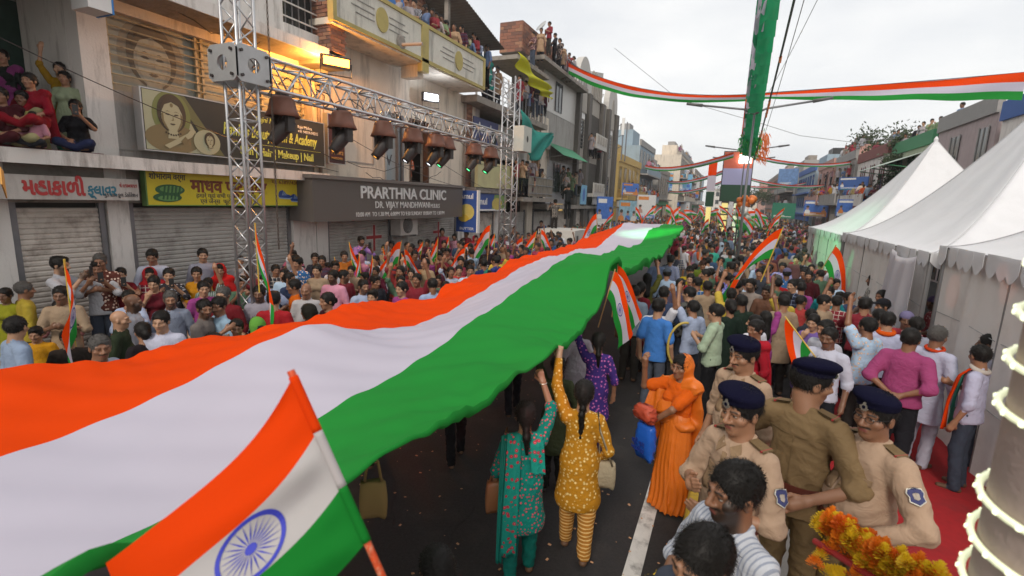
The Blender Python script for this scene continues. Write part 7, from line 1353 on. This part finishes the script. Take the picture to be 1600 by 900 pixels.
pp([(35, 441, 'm', -80, 'a08c30', 'grey haired man in a yellow shirt before the first shutter', dict(hair='grey', fi=0)), (91, 402, 'm_phone', -120, 'a8a8ae', 'man in white shirt filming with a camera at the first shutter'), (155, 397, 'm_chest', 170, '5a3028', 'grey haired man peering over a camera at the shutter', dict(hair='grey')), (151, 409, 'm_phone', 175, 'b0b0b4', 'person in white holding a white camera to the face'),
    (188, 419, 'f_phone', 175, '6a0c18', 'young woman in a maroon top holding up a phone'), (205, 460, 'm_bald', -100, 'a8a8b0', 'bald man with white shirt looking right'), (184, 486, 'm_bald', -105, '26301f', 'bald man in a dark green shirt', dict(h=1.6)), (152, 525, 'm_r', -130, '9098a8', 'grey haired moustached man at the flag edge', dict(hair='grey', fi=1)), (105, 517, 'm_tee', 165, '2c2420', 'dark haired boy close behind the flag', dict(h=1.4)),
    (55, 512, 'm_tee', 160, 'b07c10', 'small child in a yellow shirt', dict(h=1.3)), (20, 496, 'm_l', -75, '8494ac', 'man in a light blue shirt at the left edge of the photo'), (222, 505, 'f', 20, '1c1418', 'dark haired woman seen from behind near the white kurta', dict(h=1.55)), (91, 470, 'f_chin', 170, '8a5a58', 'child in dusty pink behind the flag stick', dict(h=1.4)), (8, 455, 'f', 150, '8a8a20', 'person in lime at the left edge', dict(h=1.5)),
    (237, 390, 'm_fwd', 170, 'a0a4b4', 'man in pale shirt standing tall before the second shutter'), (233, 419, 'f_cov', 180, '6a1828', 'woman with a red scarf over her hair', dict(drape='a01c24')), (240, 432, 'f_chin', 165, '5a1420', 'woman in maroon with her hand at her mouth'), (263, 420, 'f_phone', 175, '2c2a30', 'woman in dark print looking into a phone', dict(pat=('floral', '8a8a90', 16))), (316, 389, 'm', 185, '8a8a98', 'young man in a grey shirt leaning at the second shutter'),
    (307, 418, 'f_sari', 160, 'b07814', 'woman in a mustard and red sari', dict(drape='b0780c')), (343, 413, 'f_cov', 175, '9a1414', 'woman in a bright red sari and veil', dict(drape='b01210')), (265, 455, 'm', 180, '7c8496', 'elderly man with short grey beard and grey shirt', dict(hair='grey', fi=2)), (251, 487, 'm_kurta', 160, 'b0b2c4', 'smiling man in a white kurta at the flag edge', dict(fi=0, skin=2)), (317, 469, 'm_r', -120, '6c6460', 'man in a grey kurta in profile'), (342, 465, 'm_l', 110, '8aa4b8', 'man in a pale blue shirt with glasses facing left'),
    (369, 500, 'f_shade', 180, '8a3a20', 'woman holding her hand on her forehead at the flag', dict(h=1.5)), (401, 497, 'f_cov', 20, '4a7a2c', 'person under a green printed scarf', dict(drape='5a9038', h=1.5)), (374, 400, 'f_sari', 170, '9a9494', 'woman in a white striped sari inside the near tower', dict(drape='a8a2a0')), (349, 449, 'm', 150, '6a1820', 'old man with a white beard and red shawl', dict(hair='grey', fi=2)), (414, 429, 'm_hip', 150, '8c98b4', 'man in pale blue resting his arm beside the tower'), (405, 447, 'm', 165, '8a8690', 'bearded man in a grey shirt beside the tower', dict(fi=2)), (427, 457, 'm_tee', -20, '9a1c24', 'man in a red shirt seen from behind'),
    (458, 392, 'm_phone', 175, 'a05a74', 'man with cap and pink striped tee filming', dict(pat=('stripe', '2a2030', 7))), (492, 396, 'f_sari', 165, '2c2c36', 'smiling woman in a dark grey sari', dict(drape='33333f')), (512, 411, 'f', 150, 'b07a90', 'girl in a pink tee', dict(h=1.5)), (564, 370, 'm_phone', -150, '8c6aa8', 'man in a lilac shirt standing high and filming', dict(X=-9.1)), (460, 437, 'm_kurta', 95, 'c05a08', 'man with glasses in an orange kurta facing left'), (478, 443, 'm_bald', 165, 'a8a6a8', 'old bald man in a white wrap', dict(hair='grey')),
    (482, 476, 'f_cov', 60, '1c1a14', 'woman under a black polka dot scarf', dict(drape='1a1812', h=1.55)), (512, 458, 'f', 120, '3a1420', 'dark haired woman behind the saffron hem'), (538, 393, 'f_sari', 170, '9a5a1c', 'woman in ochre behind the drooping flags', dict(drape='94501a')), (503, 400, 'f', 175, '4a2c3a', 'woman peering between two neighbours'), (570, 426, 'm_tee', 120, '5a2a34', 'boy in dark red behind the flags', dict(h=1.5)), (588, 417, 'f', 150, '5a1c30', 'girl in wine red beside the boy', dict(h=1.5)), (626, 416, 'f_up', 160, '7a2c2c', 'woman in brick red behind the open flag'),
    (664, 404, 'm', 150, '9a8468', 'man in a beige shirt beyond the flag'), (676, 436, 'm_fwd', 15, '94a6c8', 'man in pale blue bending away over the flag hem'), (737, 389, 'm_fwd', 40, '9cb0c4', 'man in a light blue printed shirt at the flag hem', dict(pat=('floral', '5a7aa0', 18))), (710, 366, 'm', 170, 'a06878', 'man in a pink checked shirt under the clinic corner', dict(pat=('check', 'd0a8b4', 18))), (700, 389, 'm_tee', 160, '8a1424', 'boy in a red tee under the clinic corner', dict(h=1.55)), (775, 401, 'm', 60, '2c3a78', 'man in royal blue near the far tower'), (756, 405, 'm', 30, '1c2a5a', 'dark blue shirted man at the hem near the far tower'),
    (889, 288, 'm_phone', 20, '111216', 'photographer in black standing on the white equipment box', dict(X=-7.4, bottom='101114')), (868, 312, 'm_phone', 30, '1a1616', 'second cameraman in black crouched beside the equipment box', dict(X=-7.9))], LG, clampx=-9.35)
for px, py in ((612, 377), (636, 379), (657, 375), (668, 374), (678, 377), (691, 357), (694, 376), (729, 361), (743, 368), (753, 364), (771, 366), (794, 390), (815, 383), (804, 353), (826, 364), (838, 372), (850, 366), (783, 378), (763, 384), (722, 378), (648, 392), (687, 394), (720, 401), (800, 372), (858, 352), (846, 345), (842, 380), (862, 374)):
    c = rq.choice(['6a1c28', '7a3040', '33242c', '5a2c38', '8a5060', '2c2428', '4a3a40', '702838']); nm = {'6a1c28': 'crimson', '7a3040': 'rose red', '33242c': 'near black', '5a2c38': 'plum', '8a5060': 'dusty pink', '2c2428': 'black', '4a3a40': 'grey brown', '702838': 'claret'}[c]; k = rq.choice(['f', 'f_chin', 'f_phone', 'm', 'm_phone', 'f_sari', 'f_cov', 'm_chest'])
    pp([(px, py, k, rq.uniform(140, 200), c, '%s in %s packed by the shops near the far tower' % ({'f': 'woman', 'm': 'man'}[k[0]], nm))], LG + ', ' + nm + (' women' if k[0] == 'f' else ' men'), clampx=-9.35)
RG = 'people in the street between the giant flag and the tents'
pp([(992, 447, 'm', -5, '6c7a8c', 'man in a grey blue tee seen from behind beside the corner flag', dict(h=1.7)), (1030, 468, 'm_tee', -25, '3c72b8', 'man in a bright blue tee with his back turned', dict(h=1.76, bottom='4a505c', hair=None)), (1078, 449, 'm_l', 25, '50504e', 'man in a camouflage print shirt', dict(pat=('camo', '1c1c1a', 16), h=1.72)), (1043, 420, 'm_cap', 0, '93a8c0', 'man in pale blue shirt and grey cap seen from behind', dict(cap='3c4450')), (1002, 442, 'f', -20, '5a101c', 'woman in maroon near the corner flag'), (1012, 428, 'f_up', 10, '4a4a1c', 'woman with long hair raising her arm to the green corner'),
    (1080, 428, 'm', 170, 'a01c28', 'moustached man with glasses in a red shirt', dict(fi=1)), (1064, 436, 'm', 10, '4a4458', 'dark shirted man behind the camouflage shirt'), (1079, 416, 'm_cap', 175, 'a89018', 'man in yellow with a black cap', dict(cap='14120e')), (1104, 421, 'm', 100, 'b09c10', 'man in a bright yellow shirt looking left'), (1099, 407, 'm_cap', 170, '5a6a1c', 'man in lime with a dark cap', dict(cap='2a1810')), (1131, 425, 'm', 80, '6a6ac0', 'young man in a blue and white print shirt', dict(pat=('floral', 'c4c8e8', 22))), (1152, 408, 'm', 165, '4a3a30', 'man wearing dark sunglasses', dict(fi=2)), (1150, 437, 'm_l', 40, '141c30', 'bearded man in a navy shirt', dict(fi=2, h=1.74)), (1175, 436, 'm_call', 150, '9c9088', 'bearded man in a beige tee on the phone', dict(fi=2, h=1.74)),
    (1121, 476, 'm_chest', 75, '9aac94', 'man in a pale green shirt facing left behind the officers', dict(h=1.72, hair=None, fi=0)), (1143, 469, 'f', 25, '14241c', 'woman in dark green with a striped stole'), (1184, 501, 'f_sari', 120, '8a1020', 'woman in red behind the rear officer', dict(drape='981424')), (1028, 402, 'm', 10, '7c8cb0', 'man in periwinkle seen from behind far left of the group'), (1048, 401, 'm', 5, '5c6c98', 'man in slate blue seen from behind'), (1114, 384, 'm', 170, '3aa08c', 'man in a mint shirt with glasses'), (1166, 386, 'm_tee', 165, '8c7860', 'man in a tan tee further back'),
    (1216, 430, 'm_l', 170, '8a1014', 'grey haired man in a red tee', dict(hair='grey')), (1224, 411, 'm', 170, '9a9ac4', 'man in a white and blue print shirt with red trim', dict(pat=('floral', '5a62a8', 20))), (1240, 437, 'm', 150, '1c2234', 'man in a dark checked shirt', dict(pat=('check', '6a7488', 13), h=1.74)), (1265, 424, 'm_behind' if False else 'm', 175, '3c0c14', 'bearded man in a maroon shirt', dict(fi=2)), (1258, 420, 'm', 160, '2c1014', 'man half hidden behind the maroon shirt'), (1297, 448, 'm_stout', 170, '1f8088', 'stout man in a teal polo shirt', dict(fi=1)), (1307, 416, 'm_fwd', 95, 'b06458', 'man in a salmon shirt holding a flag at the tent'), (1313, 457, 'm_tee', 150, '9aa4b0', 'boy peeking beside the tent wall', dict(h=1.45)), (1366, 430, 'm_fold', 95, '74706c', 'man in a grey print shirt leaning on the tent', dict(pat=('camo', 'a8a49c', 30), h=1.74, fi=2)), (1380, 454, 'm', 140, '8a8a90', 'face behind the grey print shirt'),
    (1234, 364, 'm', 10, '8aa088', 'broad man in pale green seen from behind near the far tent'), (1273, 492, 'f_chin', 165, '6a5494', 'woman in purple covering her mouth with her hand', dict(h=1.62)), (1293, 501, 'm', 140, 'a4a6b0', 'man in white turned away behind the glasses man', dict(h=1.7)), (1298, 513, 'm', 160, 'b2b4c4', 'heavy man with glasses in a white shirt', dict(h=1.72, fi=1, skin=3)), (1382, 468, 'm_cap', 120, '9a9aa4', 'man with a dark beret like cap by the curtain', dict(cap='14141a')), (1376, 484, 'm', 30, 'a8a8b4', 'dark haired man in white next to the curtain'), (1389, 489, 'm', 10, 'aeb2cc', 'man in white shirt with a saffron scarf seen from behind', dict(h=1.76)), (1425, 515, 'm_stout', -15, '94406c', 'man in a magenta shirt seen from behind', dict(h=1.78)), (1467, 511, 'm_kurta', -25, 'b0b2c8', 'grey haired man in a long white kurta', dict(hair='grey', h=1.78, bottom='a8a8b8')),
    (1462, 464, 'm_wrap', 95, 'a0404a', 'man with lavender cap and red floral shirt facing left', dict(pat=('floral', 'd0a0a0', 18), cap='5a5078')), (1419, 488, 'm_wrap', 160, '94303c', 'man with grey lavender headwrap and red print shirt', dict(pat=('floral', 'c89090', 18), cap='6a6484')), (1434, 497, 'm', 30, '9498a8', 'dark haired man seen from behind between the kurtas'), (1495, 473, 'm_fwd', 130, '8c9cb4', 'man in a pale grey blue shirt looking down'), (1530, 487, 'm_l', 70, '6a7cb4', 'man with glasses and lanyard in a blue shirt'), (1550, 524, 'm', 90, '9a9aa8', 'dark haired man behind the scarf man'), (1537, 541, 'm_r', 80, 'b0b0c8', 'moustached man in white with a tricolour stole', dict(h=1.70, fi=1)),
    (1160, 462, 'm', 30, '1a2a20', 'short haired man between navy shirt and beige tee'), (1200, 447, 'm', 160, '6a4a3a', 'brown shirted man under the slanting flag'), (1188, 420, 'm', 170, '30343c', 'dark shirted man behind the slanting flag'), (1245, 400, 'm', 170, '5c4040', 'man in brown beyond the checked shirt'), (1058, 392, 'm_up', 10, '40485a', 'man raising an arm toward the far flag edge')], RG)
# neck pieces: saffron scarves and stole
def scarf(px, py, h, m, w_=.06, long=False, label=''):
    x, y, z = atz(px, py, h); t = thing('scarf', label, 'scarf', (x, y, h - .26), rz=face_dir(x, y, 80 if long else 10)); q = MB(); q.tube([(.085 * math.cos(a), .07 * math.sin(a) - .01, .02 * math.sin(a)) for a in np.linspace(0, 6.283, 26)], w_ * .55, 8, False); q.build('scarf_loop', m, t, smooth=True)
    if long:
        for s, mm in ((-1, M_SAF), (1, mat('stole_green', (.02, .25, .16), .7, noise=.2))): strip(t, 'scarf_end', mm, [(s * .07, .05, 0), (s * .10, .13, -.1), (s * .12, .17, -.4), (s * .13, .17, -.75)], .12, (1, 0, 0), .012)
scarf(1389, 489, 1.76, cloth('c8500a'), label='saffron scarf round the neck of the man in white'); scarf(1467, 511, 1.78, cloth('b83a14'), .035, label='orange collar band of the grey haired man'); scarf(1537, 541, 1.70, cloth('b8b0a8'), .05, True, label='tricolour stole hanging from the moustached man\'s shoulders')
hs = MB(); r0 = np.array(atd(1068, 540, 6.3)); hs.tube([r0 + np.array((.2 * math.cos(a) * WM[0][0], .2 * math.cos(a) * WM[1][0], .30 * math.sin(a))) for a in np.linspace(1.4, 5.2, 26)], .016, 8); tag(hs.build('coiled_hose', mat('hose_yellow', (.4, .3, .06), .5), smooth=True), 'yellow hose looped beside the camouflage shirt', 'hose')
# balcony of the salon house: seated onlookers
BG = 'onlookers on the salon house balcony'
for (px, py, key, turn, top, lab, kw) in ((45, 115, 's_f', 150, '7a0c20', 'woman in a dark red sari seated on the balcony', dict(drape='7a0c1c')), (35, 155, 's_f', 160, 'a0985a', 'young woman in a cream floral top seated in front', dict(drape='8a8460')), (52, 186, 's_m', 165, 'b07a8a', 'small child in pink on the woman\'s lap', dict(h=1.0, X=-9.55)), (118, 167, 's_ph', 170, '131318', 'woman in a black tee with phone seated by the pillar', dict(bottom='1c2444')), (4, 165, 's_f', 160, '3a0c14', 'figure in maroon at the left end of the balcony', dict(drape='3a0c14'))):
    h = kw.pop('h', 1.55); X = kw.pop('X', -9.75); x, y, zt = atx(px, py, X); put(key, x, y, max(zt - h, 3.58 - .80 * h / 1.7), h, turn, top, label=lab, group=BG, **kw)
pp([(92, 98, 'f_up', 170, '8a6a14', 'woman in mustard standing in the balcony doorway', dict(X=-10.5)), (100, 112, 'f', 160, '8a9478', 'woman in pale green in the balcony doorway', dict(X=-10.3)), (3, 78, 'f_sari', 150, '141a18', 'woman in dark clothes at the back of the balcony', dict(X=-10.9))], BG, hdef=1.55)
_b = thing('plastic_basin', 'green plastic basin beside the woman in the black tee', 'basin', atx(109, 236, -9.7)); _b.location[2] = 3.575; MB().lathe([(.1, 0), (.15, .09), (.16, .09), (.11, -.005)], 20).build('bowl', mat('basin_green', (.01, .22, .14), .4), _b)
box_rug = box('balcony_rug', cloth('5a0f18'), None, -10.6, -9.5, 2.0, 4.9, 3.581, 3.59); tag(box_rug, 'red rug under the people on the balcony', 'rug')
# terrace parapet, balconies and roofs
def ledge(rows, X, hmin, group, where):
    for i, (px, py) in enumerate(rows):
        k = rq.choice(['m_fwd', 'm_chest', 'f_chin', 'm', 'f', 'm_phone', 'm_fold']); col, nm = rq.choice([('7a2c34', 'dark red'), ('5a6a8a', 'slate blue'), ('8a8488', 'grey'), ('2c2a30', 'black'), ('a0846a', 'tan'), ('a89c9a', 'pale'), ('4a2030', 'wine'), ('6a7a5a', 'sage')]); x, y, zt = atx(px, py, X)
        put(k, x, y, zt - 1.62, 1.62, rq.uniform(110, 180), col, label='%s in %s %s' % ('woman' if k[0] == 'f' else 'man', nm, where), group=group + ', ' + nm + ('' if k[0] == 'm' else ' women'))
ledge([(622, -10), (635, -4), (648, 0), (665, 8), (682, 20), (697, 32), (710, 37), (722, 40), (735, 56), (747, 60), (762, 70), (676, 14), (690, 24), (728, 50), (741, 52)], -9.2, 7.1, 'onlookers at the clinic parapet', 'leaning over the clinic parapet')
ledge([(759, 96), (768, 102), (778, 104)], -9.5, 7, 'people behind the white railing', 'behind the white balcony railing'); ledge([(813, 118), (822, 126), (830, 122), (838, 130), (846, 128), (851, 131), (826, 138)], -9.5, 8, 'people on the upper dark balcony', 'crowding the balcony under the yellow cloth'); ledge([(808, 248), (817, 250), (824, 252), (832, 246), (838, 240), (842, 256), (847, 264), (829, 262)], -9.2, 4, 'people on the lower balcony', 'on the balcony under the teal cloth'); ledge([(881, 259), (888, 262), (894, 271), (901, 268), (907, 264), (884, 270)], -9.6, 3, 'people at the tiled wall', 'gathered on the ledge by the silver tiled wall'); ledge([(925, 208), (931, 212), (938, 214)], -9.5, 7, 'people on the arched balcony', 'on the recessed balcony of the arched building')
ledge([(834, 50), (846, 44), (859, 34), (868, 52), (875, 60), (883, 77), (890, 83), (897, 88), (879, 68)], -9.6, 11, 'people on the brick penthouse roof', 'on the roof beside the brick penthouse')
x, y, zt = atx(636, 238, -10.35); put('m_fwd', x, y, zt - 1.6, 1.6, 170, 'b04a10', label='man in saffron standing in the open upper doorway of the clinic', group=None, bottom='8a7a60')
def ledge_r(rows, X, group, where):
    for px, py in rows:
        k = rq.choice(['m_fwd', 'm_chest', 'm', 'f', 'm_phone', 'm_fold']); col, nm = rq.choice([('7a2c34', 'red'), ('5a7aa0', 'blue'), ('9a9498', 'pale grey'), ('2c2a30', 'black'), ('7a8a6a', 'green')]); x, y, zt = atx(px, py, X); put(k, x, y, zt - 1.65, 1.65, rq.uniform(150, 210), col, label='%s in %s %s' % ('woman' if k[0] == 'f' else 'man', nm, where), group=group + ', ' + nm + ('' if k[0] == 'm' else ' women'))
x, y, zt = atx(1505, 160, 9.3); put('m_hip', x, y, zt - 1.7, 1.7, 130, '7a90b0', label='man in a blue and white shirt standing on the mauve house terrace')
ledge_r([(1471, 182), (1457, 186), (1444, 190), (1437, 196)], 9.3, 'people on the mauve roof', 'on the roof left of the blue and white shirt'); ledge_r([(1398, 205), (1404, 203), (1410, 206), (1416, 209), (1371, 221), (1384, 223), (1390, 216)], 9.2, 'people on the green house roof', 'on the pale green house roof'); ledge_r([(1355, 291), (1361, 288), (1367, 290), (1372, 294), (1503, 264), (1496, 270)], 8.3, 'people on right balconies', 'on a right hand balcony behind the tents'); ledge_r([(1276 + 9 * i, 268 - 1.8 * i + (i % 3) * 2) for i in range(7)], 8.6, 'people along the right roofs', 'lining the right hand roof edge')
ledge([(968 + 4.5 * i, 246 + (i % 3) * 3) for i in range(6)] , -10.6, 7, 'people on the yellow house roof', 'on the yellow house roof')
# phones and cameras held up
for o in [ob for ob in COL.objects if ob.name.startswith('person') and ('film' in ob['label'] or 'phone' in ob['label'] or 'camera' in ob['label'])]:
    kk = [k for k, v in CACHE.items() if v[0] == o.data]
    if not kk or kk[0][0] not in ('m_phone', 'f_phone', 's_ph'): continue
    f = CACHE[kk[0]][2]; W_, E = f.hands[0]; d = (W_ - E) / np.linalg.norm(W_ - E); p = o.matrix_basis @ Vector(W_ + d * .09 + np.array((0, .02, .03))); t = thing('phone', 'phone held up by the ' + ' '.join(o['label'].split()[:11]), 'phone', p, rz=o.rotation_euler[2]); box('case', M_BLACK, t, -.036, .036, -.005, .005, -.07, .08); box('screen', mat('phone_screen', (.03, .04, .06), .15), t, -.032, .032, -.0065, -.0052, -.065, .075)
# fill: individuals where the street shows single heads
def free(x, y, d): return all((x - a) ** 2 + (y - b) ** 2 > d * d for a, b in PLACED)
NIND = 0
COLN = {'b4b4ba': 'light grey', 'c8c8d0': 'white', '9aa6c0': 'blue grey', '34405c': 'navy', '7a2430': 'maroon', '94806a': 'khaki brown', '4a6450': 'dark green', '2a2c34': 'black', 'b8a040': 'ochre', '2c5a8c': 'deep blue', 'a03a38': 'brick red', '8a3a78': 'purple', 'c88aa0': 'pink', 'a8c0d8': 'sky blue'}
for n_, (x0, x1, y0, y1, d, cnt, where, turn) in enumerate(((-1.0, 2.5, 7.6, 12.5, .46, 24, 'in the crowd between the green flag edge and the tents', 30), (-.8, 2.6, 12.5, 16, .5, 20, 'in the crowd in front of the farthest tent', 40), (-8.9, -4.9, 3.4, 7.4, .5, 14, 'among spectators between the shutters and the near saffron edge', 175), (-8.8, -4.7, 6.5, 12, .48, 34, 'among spectators behind the saffron edge', 175), (-8.8, -5.0, 12, 18, .6, 10, 'in the left crowd near the equipment box', 170))):
    rows = []
    for _ in range(900):
        if len(rows) >= cnt: break
        x, y = rq.uniform(x0, x1), rq.uniform(y0, y1)
        if free(x, y, d): rows.append((x, y)); PLACED.append((x, y))
    for x, y in rows:
        c = rq.choice(list(COLN)); k = rq.choice(['m', 'm_tee', 'm_l', 'm_r', 'm', 'm_up', 'm_up', 'f', 'f_up', 'm_kurta', 'm_cap', 'm_call', 'm_phone']) if n_ < 2 else rq.choice(['f', 'f_sari', 'f_cov', 'f_chin', 'm', 'm_l', 'm_chest', 'f_phone', 'm_phone', 'm_tee', 'm_up', 'f_up']); fem = 'women' if k[0] == 'f' else 'men'
        put(k, x, y, 0, rq.uniform(1.52, 1.74), turn + rq.uniform(-45, 45) + (180 if n_ < 2 and rq.random() < .25 else 0), c, label='%s in %s %s' % ('woman' if k[0] == 'f' else 'man', COLN[c], where), group='%s in %s %s' % (fem, COLN[c], where)); NIND += 1
# the rest of the multitude reads as one mass: low bodies merged, coloured per figure
LOW = []
for key in ('m', 'm_up', 'f', 'm_chest', 'f_cov', 'm_l'):
    f = person_fig(**dict(ARCH[key], legs='none')); g = [q for q in GR if q in f.g and q not in ('shoes', 'bottom')]; ax = f.axes(g, .042, .032); V, Q = nets(f.field(g, *ax), *ax); V2, keep = V, V[:, 2] > .75; lab = f.group_at(g, V); ok = keep[Q].all(1); LOW.append((V, Q[ok], np.array([GR.index(g[i]) for i in lab])))
VV, FF, CC = [], [], []; off = 0; rn = np.random.default_rng(5); pal = np.array([srgb(c) for c in PAL_M + PAL_F]); skc = np.array([(.27, .135, .075), (.2, .093, .05), (.14, .066, .036)])
def far_pts():
    global PLACED
    out = []
    for (x0, x1, y0, y1, dens) in ((-1.7, 2.6, 14.0, 18, 1.6), (-8.9, -4.7, 12, 20, 1.5), (-2.0, 3.4, 18, 30, 2.2), (-9.0, -4.6, 20, 30, 2.0), (-4.6, -1.5, 29, 34, 2.0), (-9, 7, 30, 48, 1.5), (-8.6, 7, 48, 80, .95), (-8, 6.5, 80, 125, .55), (4.0, 7.6, 24, 34, .8)):
        n = int((x1 - x0) * (y1 - y0) * dens); out += list(zip(rn.uniform(x0, x1, n), rn.uniform(y0, y1, n)))
    for a, b, x, z in ((60, 72, -9.6, 3.3), (60, 72, -9.6, 6.6), (87, 112, -7.6, 3.8), (87, 112, -7.6, 7.5), (48, 60, -9.4, 3.5), (87, 112, -9, 11.2), (48.5, 57, 7.8, 3.7), (57, 67, 7.7, 3.7), (85, 108, 7.2, 2.9), (85, 108, 7.2, 5.7), (48, 57, 9, 7.4), (39.5, 48, 8.0, 3.4)):
        for _ in range(int((b - a) * 1.3)): out.append((x + rn.uniform(-.15, .15), rn.uniform(a, b), z - .05))
    return out
for p in far_pts():
    if len(p) == 2 and (abs(p[0] - .35) < .25 or p[1] < 20.5 and not free(p[0], p[1], .42)): continue
    V, Q, L = LOW[rn.integers(len(LOW))]; s = rn.uniform(.9, 1.03); a = face_dir(p[0], p[1], rn.choice((0, 0, 180)) if p[0] > -5 else 170) + rn.uniform(-.7, .7); c_, s_ = math.cos(a), math.sin(a); W2 = V * s; X = np.stack([W2[:, 0] * c_ - W2[:, 1] * s_ + p[0], W2[:, 0] * s_ + W2[:, 1] * c_ + p[1], W2[:, 2] + (p[2] if len(p) > 2 else 0)], 1)
    tab = np.tile(pal[rn.integers(len(pal))], (7, 1)); tab[0] = skc[rn.integers(3)]; tab[4] = (.012, .01, .009); tab[5] = pal[rn.integers(20, len(pal))]; VV.append(X); FF.append(Q + off); CC.append(tab[L]); off += len(V)
V = np.concatenate(VV); F = np.concatenate(FF); C = np.concatenate(CC); mcr = bpy.data.materials.new('crowd_mass'); mcr.use_nodes = True; an = mcr.node_tree.nodes.new('ShaderNodeAttribute'); an.attribute_name = 'colr'; bn = mcr.node_tree.nodes['Principled BSDF']; bn.inputs['Roughness'].default_value = .8; mcr.node_tree.links.new(an.outputs['Color'], bn.inputs['Base Color'])
me = mesh_np('crowd', V, F, True, [mcr]); at = me.attributes.new('colr', 'FLOAT_COLOR', 'POINT'); at.data.foreach_set('color', np.concatenate([C, np.ones((len(C), 1))], 1).astype(np.float32).ravel()); o = link('crowd', me); tag(o, 'packed far off crowd filling the street down to its end', 'crowd', kind='stuff')

fl_ = sorted([o for o in COL.objects if o.get('group') == 'distant flags down the street'], key=lambda o: o.location.y)
for n_, o in enumerate(fl_): o['label'] = '%d%s nearest of the small tricolours waved far down the street' % (n_ + 1, 'th' if 10 < (n_ + 1) % 100 < 14 else {1: 'st', 2: 'nd', 3: 'rd'}.get((n_ + 1) % 10, 'th'))
# labels that several people share get told apart by how near they stand
from collections import defaultdict
same = defaultdict(list); ORD = ['nearest', 'second nearest', 'third nearest', 'fourth nearest', 'fifth nearest', 'sixth nearest', 'seventh nearest', 'eighth nearest', 'ninth nearest', 'tenth nearest', 'eleventh nearest', 'twelfth nearest']
for o in COL.objects:
    if o.parent is None and o.get('label') and (o.name.startswith('person') or o.name.startswith('phone')): same[o['label']].append(o)
for L, os_ in same.items():
    if len(os_) > 1:
        os_.sort(key=lambda o: o.location.x ** 2 + o.location.y ** 2)
        for n_, o in enumerate(os_): o['label'] = ' '.join((ORD[min(n_, 11)] + ' ' + L).split()[:16])

hz_ = MB().box(-80, 80, -8, 260, -1, 16).build('haze', mat('haze_tmp', (.5, .5, .5))); hm = bpy.data.materials.new('haze_air'); hm.use_nodes = True; hn = hm.node_tree; hn.nodes.remove(hn.nodes['Principled BSDF']); pv_ = hn.nodes.new('ShaderNodeVolumePrincipled'); pv_.inputs['Density'].default_value = .0009; pv_.inputs['Color'].default_value = (.93, .93, .95, 1); pv_.inputs['Anisotropy'].default_value = .2
hn.links.new(pv_.outputs[0], hn.nodes['Material Output'].inputs['Volume']); hz_.data.materials.clear(); hz_.data.materials.append(hm); tag(hz_, 'thin pale haze hanging over the whole street', 'haze', kind='stuff')
